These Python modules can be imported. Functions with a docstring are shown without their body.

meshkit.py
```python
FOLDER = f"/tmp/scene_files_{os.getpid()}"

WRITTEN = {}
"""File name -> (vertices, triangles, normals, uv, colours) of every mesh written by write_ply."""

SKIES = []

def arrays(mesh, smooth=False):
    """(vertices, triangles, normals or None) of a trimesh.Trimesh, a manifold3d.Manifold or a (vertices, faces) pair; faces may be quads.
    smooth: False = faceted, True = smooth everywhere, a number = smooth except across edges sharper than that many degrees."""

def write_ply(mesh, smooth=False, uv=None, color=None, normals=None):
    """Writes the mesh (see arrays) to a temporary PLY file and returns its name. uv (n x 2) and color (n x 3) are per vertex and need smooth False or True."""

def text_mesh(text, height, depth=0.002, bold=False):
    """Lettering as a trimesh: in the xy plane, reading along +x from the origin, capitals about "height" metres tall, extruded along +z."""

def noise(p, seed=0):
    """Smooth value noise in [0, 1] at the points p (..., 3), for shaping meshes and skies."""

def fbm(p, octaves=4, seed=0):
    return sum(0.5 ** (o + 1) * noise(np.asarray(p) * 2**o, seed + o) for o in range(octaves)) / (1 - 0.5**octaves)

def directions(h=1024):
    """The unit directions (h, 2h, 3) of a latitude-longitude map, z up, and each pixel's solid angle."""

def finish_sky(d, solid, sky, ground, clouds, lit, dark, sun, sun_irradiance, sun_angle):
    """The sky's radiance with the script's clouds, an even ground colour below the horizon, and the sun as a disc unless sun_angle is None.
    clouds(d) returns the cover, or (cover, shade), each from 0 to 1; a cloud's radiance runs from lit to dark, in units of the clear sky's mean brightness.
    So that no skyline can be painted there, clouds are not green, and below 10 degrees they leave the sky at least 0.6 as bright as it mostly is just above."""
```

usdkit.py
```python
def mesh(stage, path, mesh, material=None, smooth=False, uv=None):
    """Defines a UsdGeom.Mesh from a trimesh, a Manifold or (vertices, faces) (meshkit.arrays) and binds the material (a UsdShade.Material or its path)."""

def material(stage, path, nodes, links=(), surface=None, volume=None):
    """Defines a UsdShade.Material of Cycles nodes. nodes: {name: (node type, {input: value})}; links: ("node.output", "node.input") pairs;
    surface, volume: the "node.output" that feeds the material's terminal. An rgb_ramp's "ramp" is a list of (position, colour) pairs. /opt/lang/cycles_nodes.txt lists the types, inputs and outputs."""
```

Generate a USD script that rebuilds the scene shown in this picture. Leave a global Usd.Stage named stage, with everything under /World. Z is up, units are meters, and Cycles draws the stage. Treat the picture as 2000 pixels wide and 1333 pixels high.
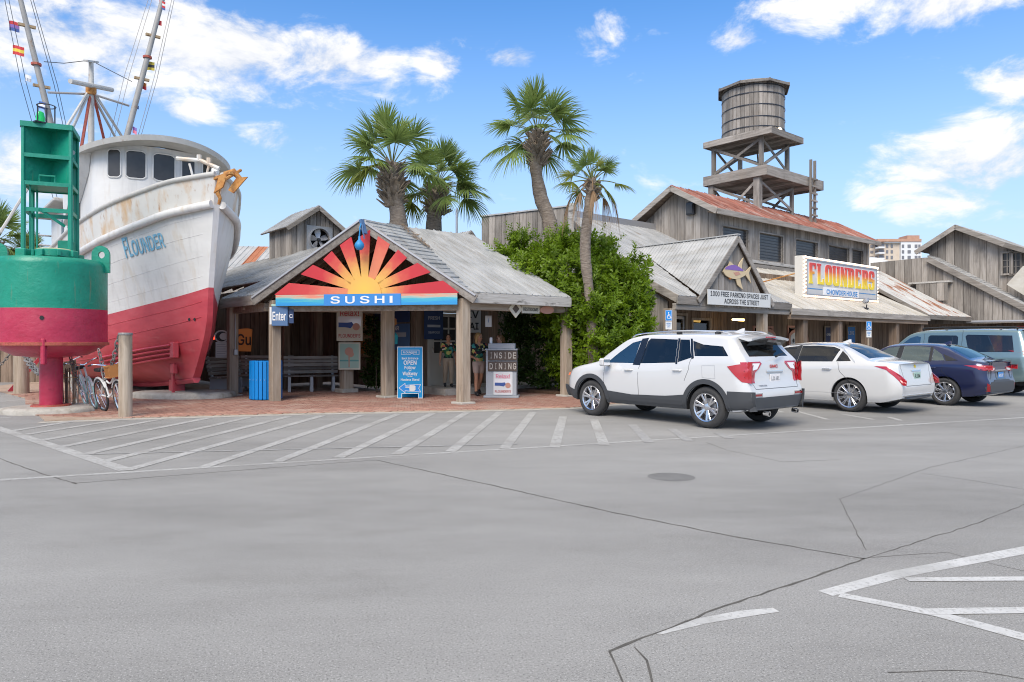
import math, random
import numpy as np, trimesh, shapely, manifold3d
from shapely.geometry import Polygon, box as sbox
from shapely import affinity
from pxr import Usd, UsdGeom, UsdLux, UsdShade, Gf, Sdf, Vt
import usdkit, meshkit

stage = Usd.Stage.CreateInMemory()
UsdGeom.SetStageUpAxis(stage, 'Z'); UsdGeom.SetStageMetersPerUnit(stage, 1.0)
UsdGeom.Xform.Define(stage, '/World'); UsdGeom.Scope.Define(stage, '/World/Looks')

# ---------------------------------------------------------------- camera, sky, sun, exposure
F, CAM, HORIZON = 1400.0, 1.5, 666.5          # focal length in photograph pixels, eye height, horizon row
cam = UsdGeom.Camera.Define(stage, '/World/camera')
cam.CreateHorizontalApertureAttr(36.0); cam.CreateFocalLengthAttr(36.0 * F / 2000.0)
cam.AddTranslateOp().Set(Gf.Vec3d(0, 0, CAM)); cam.AddRotateXOp().Set(90.0)
cam.CreateExposureAttr(1.58)
SUN_AZ, SUN_EL = math.radians(198), math.radians(45)     # azimuth clockwise from +y
SUN = np.array([math.sin(SUN_AZ) * math.cos(SUN_EL), math.cos(SUN_AZ) * math.cos(SUN_EL), math.sin(SUN_EL)])
sun = UsdLux.DistantLight.Define(stage, '/World/sun')
sun.CreateNormalizeAttr(True); sun.CreateIntensityAttr(0.31); sun.CreateAngleAttr(34.0); sun.CreateColorAttr(Gf.Vec3f(1.0, 0.92, 0.81))
sun.AddRotateZOp().Set(-math.degrees(SUN_AZ)); sun.AddRotateXOp().Set(-(90 - math.degrees(SUN_EL)))

def look(name, nodes, links=(), surface=None, volume=None):
    return usdkit.material(stage, '/World/Looks/' + name, nodes, links, surface, volume)

def build_sky():
    n = {'tc': ('texture_coordinate', {}), 'sky': ('sky_texture', {'sky_type': 'single_scattering', 'sun_disc': False, 'sun_elevation': SUN_EL, 'sun_rotation': SUN_AZ, 'air_density': 1.0, 'aerosol_density': 1.1, 'ozone_density': 2.0, 'altitude': 0.0}),
         'sat': ('hsv', {'hue': 0.504, 'saturation': 1.32, 'value': 0.69}),
         'mp': ('mapping', {'scale': (2.6, 2.6, 5.2), 'location': (3.1, 0.4, 1.7)}),
         'n1': ('noise_texture', {'scale': 3.3, 'detail': 13, 'roughness': 0.63, 'distortion': 0.3}),
         'n2': ('noise_texture', {'scale': 0.55, 'detail': 3, 'roughness': 0.5}),
         'sh': ('rgb_ramp', {'ramp': [(0.40, (0.66, 0.71, 0.80)), (0.60, (1, 1, 1))]}),
         'cc': ('mix_color', {'blend_type': 'multiply', 'fac': 1.0, 'a': CLOUD}),
         'mix': ('mix_color', {}), 'bg': ('background_shader', {'strength': 0.115})}
    l = [('tc.generated', 'mp.vector'), ('mp.vector', 'n1.vector'), ('mp.vector', 'n2.vector'), ('sky.color', 'sat.color'), ('tc.generated', 'sz.vector'), ('sz.z', 'hz.value'), ('hz.result', 'hx.fac'), ('sat.color', 'hx.a')]
    n['sz'] = ('separate_xyz', {}); n['hz'] = ('map_range', {'range_type': 'smoothstep', 'from_min': -.05, 'from_max': .48, 'to_min': .95, 'to_max': 0.0, 'clamp': True}); n['hx'] = ('mix_color', {'b': (1.72, 2.2, 3.0)})
    # where banks of cloud stand: soft bumps of direction, clouds elsewhere come from the broad noise
    prev = None
    for i, (px, py, sx, sy, w) in enumerate(CLOUDS):
        d = np.array([(px - 1000) / F, 1.0, (HORIZON - py) / F]); d /= np.linalg.norm(d)
        n[f'p{i}'] = ('mapping', {'location': tuple(-d * np.array([1 / sx, 1 / sx, 1 / sy])), 'scale': (1 / sx, 1 / sx, 1 / sy)})
        n[f'l{i}'] = ('vector_math', {'math_type': 'length'})
        n[f'm{i}'] = ('map_range', {'range_type': 'smoothstep', 'from_min': 0.0, 'from_max': 1.0, 'to_min': w, 'to_max': 0.0, 'clamp': True})
        l += [('tc.generated', f'p{i}.vector'), (f'p{i}.vector', f'l{i}.vector1'), (f'l{i}.value', f'm{i}.value')]
        if prev is None: prev = f'm{i}.result'
        else:
            n[f'a{i}'] = ('math', {'math_type': 'maximum'}); l += [(prev, f'a{i}.value1'), (f'm{i}.result', f'a{i}.value2')]; prev = f'a{i}.value'
    n['br'] = ('map_range', {'from_min': 0.48, 'from_max': 0.75, 'to_min': 0.0, 'to_max': 0.22, 'clamp': True})
    n['sp'] = ('separate_xyz', {}); n['hi'] = ('map_range', {'range_type': 'smoothstep', 'from_min': 0.42, 'from_max': 0.75, 'to_min': 0.0, 'to_max': 0.40, 'clamp': True}); n['s0'] = ('math', {'math_type': 'maximum'})
    n['s1'] = ('math', {'math_type': 'maximum'}); n['s2'] = ('math', {'math_type': 'add'})
    n['cov'] = ('map_range', {'range_type': 'smoothstep', 'from_min': 0.62, 'from_max': 0.84, 'to_min': 0.0, 'to_max': 0.95, 'clamp': True})
    l += [('n2.fac', 'br.value'), ('tc.generated', 'sp.vector'), ('sp.z', 'hi.value'), ('br.result', 's0.value1'), ('hi.result', 's0.value2'), ('s0.value', 's1.value1'), (prev, 's1.value2'), ('s1.value', 's2.value1'), ('n1.fac', 's2.value2'), ('s2.value', 'cov.value'),
          ('n1.fac', 'sh.fac'), ('sh.color', 'cc.b'), ('hx.result', 'mix.a'), ('cc.result', 'mix.b'), ('cov.result', 'mix.fac'), ('mix.result', 'bg.color')]
    m = look('sky', n, l, 'bg.background')
    dome = UsdLux.DomeLight.Define(stage, '/World/sky'); dome.CreateIntensityAttr(1.0)
    UsdShade.MaterialBindingAPI.Apply(dome.GetPrim()).Bind(m)
    dome.GetPrim().SetCustomDataByKey('kind', 'structure'); dome.GetPrim().SetCustomDataByKey('label', 'blue sky with banks of white cloud')
CLOUD = (3.3, 3.25, 3.2)
CLOUDS = [(120, 70, .26, .10, .30), (420, 95, .28, .10, .36), (650, 120, .20, .07, .33), (370, 215, .09, .035, .27), (860, 125, .09, .06, .26), (1000, 110, .08, .055, .30), (60, 330, .24, .14, .27), (230, 160, .2, .06, .24),
          (1920, 320, .21, .11, .31), (1990, 160, .07, .06, .28), (1600, 15, .15, .05, .27), (1850, 10, .15, .05, .29), (1440, 80, .07, .035, .25), (540, 270, .10, .035, .22), (1160, 85, .08, .05, .22)]
build_sky()

# ---------------------------------------------------------------- helpers
V3 = lambda *a: np.array(a, float)
def GP(px, py, z=0.0):
    Y = (CAM - z) * F / (py - HORIZON); return V3((px - 1000) / F * Y, Y, z)
def PX(px, py, Y): return V3((px - 1000) / F * Y, Y, CAM + (HORIZON - py) / F * Y)
U = V3(0.763, 0.647, 0); U /= np.linalg.norm(U); W = V3(-U[1], U[0], 0); ANG = math.degrees(math.atan2(U[1], U[0]))
BO = V3(1.0, 19.0, 0.0)
def bw(t, s, z=0.0): return BO + t * U + s * W + V3(0, 0, z)
def bl(p): d = np.asarray(p, float) - BO; return V3(d @ U, d @ W, d[2])
def bray(px, py, t=None, s=None):
    """the point where the sight line through a pixel meets the plane t (or s) of the building's own axes"""
    d = V3((px - 1000) / F, 1, (HORIZON - py) / F); c = V3(0, 0, CAM)
    ax, k = (U, t) if t is not None else (W, s)
    Y = (k - (c - BO) @ ax) / (d @ ax); return bl(c + d * Y)

def _chamfer_box_faces():
    s = 0.1; v = []
    for x in (-1, 1):
        for y in (-1, 1):
            for z in (-1, 1):
                v += [(x, y * (1 - s), z * (1 - s)), (x * (1 - s), y, z * (1 - s)), (x * (1 - s), y * (1 - s), z)]
    v = np.array(v, float); h = trimesh.convex.convex_hull(v)
    idx = np.array([np.argmin(((v - p) ** 2).sum(1)) for p in h.vertices])
    return v, idx[h.faces]
_CBV, _CBF = _chamfer_box_faces(); _CBS = np.sign(_CBV); _CBK = np.argmax(np.abs(_CBV), 1)
_BV = np.array([(x, y, z) for x in (-1, 1) for y in (-1, 1) for z in (-1, 1)], float)
_BF = np.array([(0, 1, 3), (0, 3, 2), (4, 6, 7), (4, 7, 5), (0, 4, 5), (0, 5, 1), (2, 3, 7), (2, 7, 6), (0, 2, 6), (0, 6, 4), (1, 5, 7), (1, 7, 3)])

def frame_of(d, up=(0, 0, 1)):
    d = np.asarray(d, float); d = d / np.linalg.norm(d); up = np.asarray(up, float)
    if abs(d @ up) > 0.995 * np.linalg.norm(up): up = V3(1, 0, 0) if abs(d[0]) < 0.9 else V3(0, 1, 0)
    x = np.cross(d, up); x /= np.linalg.norm(x); return d, x, np.cross(x, d)

class MB:
    """collects simple solids that together make one mesh"""
    def __init__(s): s.v, s.f, s.n = [], [], 0
    def add(s, v, f):
        v = np.asarray(v, float).reshape(-1, 3); f = np.asarray(f, int)
        if f.size == 0: return s
        if f.shape[1] == 4: f = np.vstack([f[:, [0, 1, 2]], f[:, [0, 2, 3]]])
        s.v.append(v); s.f.append(f + s.n); s.n += len(v); return s
    def tm(s, m, T=None):
        v = np.array(m.vertices)
        if T is not None: v = v @ np.asarray(T)[:3, :3].T + np.asarray(T)[:3, 3]
        return s.add(v, m.faces)
    def man(s, m): k = m.to_mesh(); return s.add(k.vert_properties[:, :3], k.tri_verts)
    def ob(s, c, ax, h, bev=0.0):
        """box: centre, three axes (rows), half sizes, bevel"""
        h = np.asarray(h, float); ax = np.asarray(ax, float)
        if bev > 0:
            bev = min(bev, 0.45 * h.min()); loc = _CBS * (h - bev); loc[np.arange(24), _CBK] = _CBS[np.arange(24), _CBK] * h[_CBK]
            return s.add(np.asarray(c) + loc @ ax, _CBF)
        return s.add(np.asarray(c) + (_BV * h) @ ax, _BF)
    def box(s, a, b, bev=0.0):
        a, b = np.minimum(a, b).astype(float), np.maximum(a, b).astype(float); return s.ob((a + b) / 2, np.eye(3), (b - a) / 2, bev)
    def beam(s, p, q, w, h, up=(0, 0, 1), bev=0.0):
        p, q = np.asarray(p, float), np.asarray(q, float); d, x, u = frame_of(q - p, up)
        return s.ob((p + q) / 2, np.array([d, x, u]), (np.linalg.norm(q - p) / 2, w / 2, h / 2), bev)
    def tube(s, pts, r, sides=8, cap=True, closed=False):
        p = np.asarray(pts, float); n = len(p); r = np.broadcast_to(np.asarray(r, float), (n,))
        t = np.roll(p, -1, 0) - np.roll(p, 1, 0) if closed else np.gradient(p, axis=0)
        t /= np.linalg.norm(t, axis=1, keepdims=True) + 1e-12
        x = np.zeros_like(p); _, x[0], _ = frame_of(t[0])
        for i in range(1, n):
            a = x[i - 1] - t[i] * (x[i - 1] @ t[i]); x[i] = a / (np.linalg.norm(a) + 1e-12)
        y = np.cross(t, x); a = np.arange(sides) / sides * 2 * np.pi
        v = p[:, None] + r[:, None, None] * (np.cos(a)[None, :, None] * x[:, None] + np.sin(a)[None, :, None] * y[:, None])
        f = []; m = n if closed else n - 1
        for i in range(m):
            j = (i + 1) % n
            for k in range(sides):
                l = (k + 1) % sides; f.append((i * sides + k, i * sides + l, j * sides + l, j * sides + k))
        v = v.reshape(-1, 3); f = np.array(f); f = np.vstack([f[:, [0, 1, 2]], f[:, [0, 2, 3]]])
        if cap and not closed:
            v = np.vstack([v, p[0], p[-1]]); a0, b0 = len(v) - 2, len(v) - 1
            f = np.vstack([f, [(a0, (k + 1) % sides, k) for k in range(sides)], [(b0, (n - 1) * sides + k, (n - 1) * sides + (k + 1) % sides) for k in range(sides)]])
        return s.add(v, f)
    def lathe(s, prof, o=(0, 0, 0), sides=24, axis=None, a0=0.0, a1=2 * np.pi):
        """profile [(r, h)] turned round z (or round axis) at o"""
        pr = np.asarray(prof, float); full = abs(a1 - a0 - 2 * np.pi) < 1e-6; m = sides if full else sides + 1
        a = a0 + np.arange(m) / sides * (a1 - a0); n = len(pr)
        v = np.stack([pr[:, 0][:, None] * np.cos(a), pr[:, 0][:, None] * np.sin(a), np.broadcast_to(pr[:, 1][:, None], (n, m))], -1)
        f = []
        for i in range(n - 1):
            for k in range(sides):
                l = (k + 1) % m; f.append((i * m + k, i * m + l, (i + 1) * m + l, (i + 1) * m + k))
        v = v.reshape(-1, 3)
        if axis is not None:
            d, x, u = frame_of(axis); v = v @ np.array([x, u, d]) if np.dot(np.cross(x, u), d) > 0 else v @ np.array([u, x, d])
        return s.add(v + np.asarray(o, float), f)
    def grid(s, P):
        """surface through a grid of points (n, m, 3)"""
        P = np.asarray(P, float); n, m = P.shape[:2]; i, j = np.meshgrid(np.arange(n - 1), np.arange(m - 1), indexing='ij'); i, j = i.ravel(), j.ravel()
        return s.add(P.reshape(-1, 3), np.stack([i * m + j, (i + 1) * m + j, (i + 1) * m + j + 1, i * m + j + 1], 1))
    def slab(s, poly, o, x, y, d0, d1=0.0):
        """a flat shape (shapely, coordinates along x and y from o) with thickness from d0 to d1 along x cross y"""
        o, x, y = (np.asarray(k, float) for k in (o, x, y)); n = np.cross(x, y)
        for g in getattr(poly, 'geoms', [poly]):
            if g.is_empty or g.geom_type != 'Polygon' or g.area < 1e-9: continue
            m = trimesh.creation.extrude_polygon(shapely.geometry.polygon.orient(g), abs(d1 - d0), engine='earcut'); v = np.array(m.vertices)
            s.add(o + v[:, :1] * x + v[:, 1:2] * y + (v[:, 2:] + min(d0, d1)) * n, m.faces)
        return s
    def mesh(s): return np.vstack(s.v), np.vstack(s.f)
    def shift(s, o): s.v = [v + np.asarray(o, float) for v in s.v]; return s
    def xf(s, R, o=(0, 0, 0)): s.v = [v @ np.asarray(R, float).T + np.asarray(o, float) for v in s.v]; return s

_used = {}
def numbered(path):
    k = _used.get(path, 0); _used[path] = k + 1
    return path if k == 0 else f'{path}_{k:03d}'
def tag(p, label=None, cat=None, group=None, kind=None):
    p = p.GetPrim() if hasattr(p, 'GetPrim') else p
    for k, v in (('label', label), ('category', cat), ('group', group), ('kind', kind)):
        if v: p.SetCustomDataByKey(k, v)
    return p
def thing(name, label, cat, loc=(0, 0, 0), rz=0.0, group=None, kind=None):
    x = UsdGeom.Xform.Define(stage, numbered('/World/' + name)); x.AddTranslateOp().Set(Gf.Vec3d(*map(float, loc)))
    if rz: x.AddRotateZOp().Set(float(rz))
    return tag(x, label, cat, group, kind)
def struct(name, label, loc=(0, 0, 0), rz=0.0): return thing(name, label, None, loc, rz, kind='structure')
def part(parent, name, mb, m, label=None, smooth=False, kind=None):
    base = str(parent.GetPath()) if parent is not None else '/World'
    g = usdkit.mesh(stage, numbered(f'{base}/{name}'), mb.mesh() if isinstance(mb, MB) else mb, LK[m] if isinstance(m, str) else m, smooth=smooth)
    return tag(g, label, None, None, kind)
def single(name, mb, m, label, cat, group=None, kind=None, smooth=False):
    return tag(part(None, name, mb, m, smooth=smooth), label, cat, group, kind)
def dup(src, label, loc, rz=0.0, group=None, scale=None):
    was = src.GetCustomData(); x = UsdGeom.Xform.Define(stage, numbered('/World/' + src.GetName().rstrip('0123456789').rstrip('_')))
    x.GetPrim().GetReferences().AddInternalReference(src.GetPath()); x.ClearXformOpOrder()
    x.GetPrim().GetAttribute('xformOp:translate').Set(Gf.Vec3d(*map(float, loc)))
    r = UsdGeom.Xformable(x); ops = [UsdGeom.XformOp(x.GetPrim().GetAttribute('xformOp:translate'))]
    rop = x.GetPrim().GetAttribute('xformOp:rotateZ')
    if not rop: rop = r.AddRotateZOp().GetAttr()
    rop.Set(float(rz)); ops.append(UsdGeom.XformOp(rop))
    if scale:
        sop = r.AddScaleOp(); sop.Set(Gf.Vec3f(*scale)); ops.append(sop)
    r.SetXformOpOrder(ops); x.GetPrim().SetInstanceable(True)
    return tag(x, label, was['category'], group or was.get('group'))
RZ = lambda a: np.array([[math.cos(a), -math.sin(a), 0], [math.sin(a), math.cos(a), 0], [0, 0, 1]])
def curve(pts, n, per=False):
    """smooth curve (Catmull-Rom) through points, n samples per span"""
    p = np.asarray(pts, float); q = np.vstack([2 * p[0] - p[1], p, 2 * p[-1] - p[-2]]); out = []
    for i in range(1, len(q) - 2):
        t = np.linspace(0, 1, n, endpoint=False)[:, None]; a, b, c, d = q[i - 1], q[i], q[i + 1], q[i + 2]
        out.append(0.5 * (2 * b + (c - a) * t + (2 * a - 5 * b + 4 * c - d) * t ** 2 + (3 * b - a - 3 * c + d) * t ** 3))
    return np.vstack(out + [p[-1:]])
def text(s, h, depth=0.004, bold=True, wx=1.0, center=False, width=None):
    """lettering (x right, y up, z out); wx or width stretches it sideways"""
    m = meshkit.text_mesh(s, h, depth, bold); v = np.array(m.vertices); v[:, 0] -= v[:, 0].min()
    if width: wx = width / v[:, 0].max()
    v[:, 0] *= wx
    if center: v[:, 0] -= v[:, 0].max() / 2
    return v, np.array(m.faces)
def put_text(mb, s, h, o, x, y, depth=0.004, **k):
    v, f = text(s, h, depth, **k); x, y = np.asarray(x, float), np.asarray(y, float); n = np.cross(x, y)
    return mb.add(np.asarray(o, float) + v[:, :1] * x + v[:, 1:2] * y + v[:, 2:] * n, f)
def tm_subdivide(v, f, size): return trimesh.remesh.subdivide_to_size(v, f, size, max_iter=12)[:2]
# ---------------------------------------------------------------- materials
LK = {}
def mat(name, cols, scale=(4, 4, 4), detail=6.0, rough=0.7, bump=0.0, bscale=None, rnd=0.0, dirt=None, metallic=0.0, coat=0.0, coord='object', lo=0.3, hi=0.7, spec=0.5, isl=0.0, dirt2=None, bdist=0.02, droug=None):
    """noise between colours, optional stains, relief and a different tone for each piece"""
    n = {'tc': ('texture_coordinate', {}), 'mp': ('mapping', {'scale': tuple(scale)}), 'n1': ('noise_texture', {'scale': 1.0, 'detail': detail, 'roughness': 0.65}),
         'p': ('principled_bsdf', {'roughness': rough, 'metallic': metallic, 'coat_weight': coat, 'specular_ior_level': spec})}
    if droug: n['p'][1]['diffuse_roughness'] = droug
    k = len(cols); n['r'] = ('rgb_ramp', {'ramp': [(lo + (hi - lo) * i / max(1, k - 1), c) for i, c in enumerate(cols)] if k > 1 else [(0, cols[0]), (1, cols[0])]})
    l = [(f'tc.{coord}', 'mp.vector'), ('mp.vector', 'n1.vector'), ('n1.fac', 'r.fac')]; c = 'r.color'
    if rnd or isl:
        n['oi'] = ('object_info', {}) if rnd else ('geometry', {})
        a = rnd or isl
        n['mr'] = ('map_range', {'from_min': 0.0, 'from_max': 1.0, 'to_min': 1 - a, 'to_max': 1 + a}); n['hv'] = ('hsv', {})
        l += [('oi.random' if rnd else 'oi.random_per_island', 'mr.value'), ('mr.result', 'hv.value'), (c, 'hv.color')]; c = 'hv.color'
    for i, d in enumerate((dirt, dirt2)):
        if d:
            dc, dlo, dhi, dsc = d[:4]
            n[f'dm{i}'] = ('mapping', {'scale': tuple(dsc), 'location': (7.3 * i + 1.7, 2.1, 4.4)}); n[f'dn{i}'] = ('noise_texture', {'scale': 1.0, 'detail': 8, 'roughness': 0.6}); n[f'dr{i}'] = ('map_range', {'from_min': dlo, 'from_max': dhi, 'to_min': 0.0, 'to_max': d[4] if len(d) > 4 else 1.0, 'clamp': True}); n[f'dx{i}'] = ('mix_color', {'b': dc})
            l += [(f'tc.{coord}', f'dm{i}.vector'), (f'dm{i}.vector', f'dn{i}.vector'), (f'dn{i}.fac', f'dr{i}.value'), (f'dr{i}.result', f'dx{i}.fac'), (c, f'dx{i}.a')]; c = f'dx{i}.result'
    if bump:
        n['bm'] = ('mapping', {'scale': tuple(bscale or scale)}); n['bn'] = ('noise_texture', {'scale': 1.0, 'detail': 5, 'roughness': 0.6}); n['b'] = ('bump', {'strength': bump, 'distance': bdist})
        l += [(f'tc.{coord}', 'bm.vector'), ('bm.vector', 'bn.vector'), ('bn.fac', 'b.height'), ('b.normal', 'p.normal')]
    l.append((c, 'p.base_color')); LK[name] = look(name, n, l, 'p.BSDF'); return LK[name]
def flat(name, c, rough=0.5, metallic=0.0, coat=0.0, spec=0.5, emit=None):
    q = {'base_color': c, 'roughness': rough, 'metallic': metallic, 'coat_weight': coat, 'specular_ior_level': spec}
    if emit: q['emission_color'] = c; q['emission_strength'] = emit
    LK[name] = look(name, {'p': ('principled_bsdf', q)}, (), 'p.BSDF'); return LK[name]

GREY = [(.125, .108, .092), (.26, .234, .206), (.37, .34, .307)]
for ax, sc, bs in (('upright', (11, 11, .8), (50, 50, 2)), ('along_x', (.8, 11, 11), (2, 50, 50)), ('along_y', (11, .8, 11), (50, 2, 50))):
    mat('grey_wood_' + ax, GREY, sc, detail=9, rough=.85, bump=.5, bscale=bs, rnd=.36, lo=.25, hi=.78, dirt=((.07, .06, .055), .56, .75, (1.4, 1.4, .8), .65), dirt2=((.26, .20, .15), .58, .75, (.9, .9, .5), .4))
    mat('tan_wood_' + ax, [(.20, .15, .105), (.33, .265, .20), (.43, .36, .285)], sc, rough=.85, bump=.5, bscale=bs, rnd=.16, dirt=((.09, .075, .06), .58, .76, (3, 3, 1.2), .6))
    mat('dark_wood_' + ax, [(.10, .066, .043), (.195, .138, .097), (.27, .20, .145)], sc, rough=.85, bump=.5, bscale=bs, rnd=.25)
mat('pale_wood_along_x', [(.30, .28, .25), (.42, .40, .37), (.50, .485, .46)], (1.6, 26, 26), rough=.85, bump=.4, bscale=(2.5, 60, 60), dirt=((.09, .08, .07), .56, .68, (2.2, 2.2, 7), .85))
mat('tin_roof', [(.33, .333, .327), (.42, .42, .412), (.49, .487, .475)], (2.2, .9, 2), rough=.5, metallic=.15, rnd=.07, dirt=((.25, .225, .19), .50, .70, (3.5, .5, 1), .65), dirt2=((.22, .14, .085), .64, .76, (2.5, 1.2, 1), .6))
mat('tin_roof_cream', [(.40, .37, .31), (.50, .47, .41), (.56, .54, .50)], (2.2, .7, 2), rough=.55, rnd=.08, dirt=((.32, .15, .06), .64, .76, (5, .55, 1), .8), dirt2=((.33, .28, .22), .55, .75, (2, .8, 1), .6))
mat('rusty_roof_patchy', [(.50, .49, .46), (.58, .57, .54)], (2, .8, 2), rough=.6, rnd=.06, dirt=((.30, .11, .045), .53, .60, (2.6, .55, 1), .95), dirt2=((.42, .36, .30), .55, .7, (1.5, .8, 1), .6))
mat('rusty_roof', [(.22, .075, .05), (.34, .14, .10), (.42, .235, .185)], (3, .9, 2), rough=.7, rnd=.22, dirt=((.50, .45, .42), .53, .66, (2.3, .5, 1), .8), dirt2=((.16, .045, .03), .56, .70, (5, .8, 1), .7))
mat('rusty_roof_striped', [(.32, .095, .04), (.42, .17, .08)], (4, 1.2, 2), rough=.7, rnd=.1, dirt=((.14, .05, .03), .6, .72, (3, 3, 1), .7))
mat('boat_white', [(.58, .57, .55), (.66, .65, .63)], (.8, .8, 1.5), rough=.45, bump=.12, bscale=(2, 2, 14), dirt=((.46, .33, .17), .57, .78, (2.6, 2.6, .55), .6), dirt2=((.47, .46, .44), .52, .70, (6, 6, .7), .55), bdist=.03)
mat('boat_white_stained', [(.54, .525, .49), (.63, .615, .58)], (1.2, 1.2, 1.5), rough=.5, dirt=((.50, .31, .14), .47, .66, (2.4, 2.4, 1.2), .8), dirt2=((.33, .17, .08), .60, .70, (9, 9, 3), .8))
mat('boat_red', [(.37, .03, .045), (.44, .045, .06), (.48, .07, .085)], (1, 1, 2.2), rough=.42, bump=.14, bscale=(2, 2, 12), dirt=((.55, .17, .17), .62, .76, (.9, .9, 6), .5), dirt2=((.25, .02, .03), .58, .74, (1.1, 1.1, .8), .55), bdist=.03)
mat('buoy_green', [(.0, .185, .115), (.004, .235, .15), (.015, .275, .185)], (1.2, 1.2, 1.6), rough=.38, bump=.3, bscale=(9, 9, 13), dirt=((.0, .12, .08), .60, .70, (6, 6, 8), .5), dirt2=((.19, .16, .09), .62, .74, (11, 11, .9), .55), bdist=.03)
mat('buoy_red', [(.33, .015, .045), (.41, .025, .065), (.45, .055, .09)], (1.2, 1.2, 1.6), rough=.38, bump=.3, bscale=(9, 9, 13), dirt=((.20, .01, .03), .60, .72, (5, 5, 8), .5), dirt2=((.22, .07, .04), .64, .74, (11, 11, .9), .6), bdist=.03)
mat('rusty_red', [(.25, .03, .03), (.36, .09, .05), (.42, .05, .07)], (14, 14, 9), rough=.6, bump=.4, bscale=(20, 20, 20), dirt=((.13, .05, .03), .6, .7, (9, 9, 9), .8))
mat('frame_green', [(.0, .20, .13), (.01, .25, .17)], (9, 9, 4), rough=.45, bump=.2, bscale=(20, 20, 20), dirt=((.17, .10, .05), .68, .76, (8, 8, 3), .7))
mat('hatch_yellow', [(.40, .41, .24), (.47, .47, .30)], (9, 9, 9), rough=.7, dirt=((.28, .24, .13), .58, .72, (11, 11, 11), .7))
mat('concrete', [(.30, .275, .235), (.40, .375, .33), (.46, .435, .39)], (6, 6, 6), rough=.9, bump=.35, bscale=(30, 30, 30), dirt=((.20, .15, .10), .56, .72, (2.5, 2.5, 2.5), .6))
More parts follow.
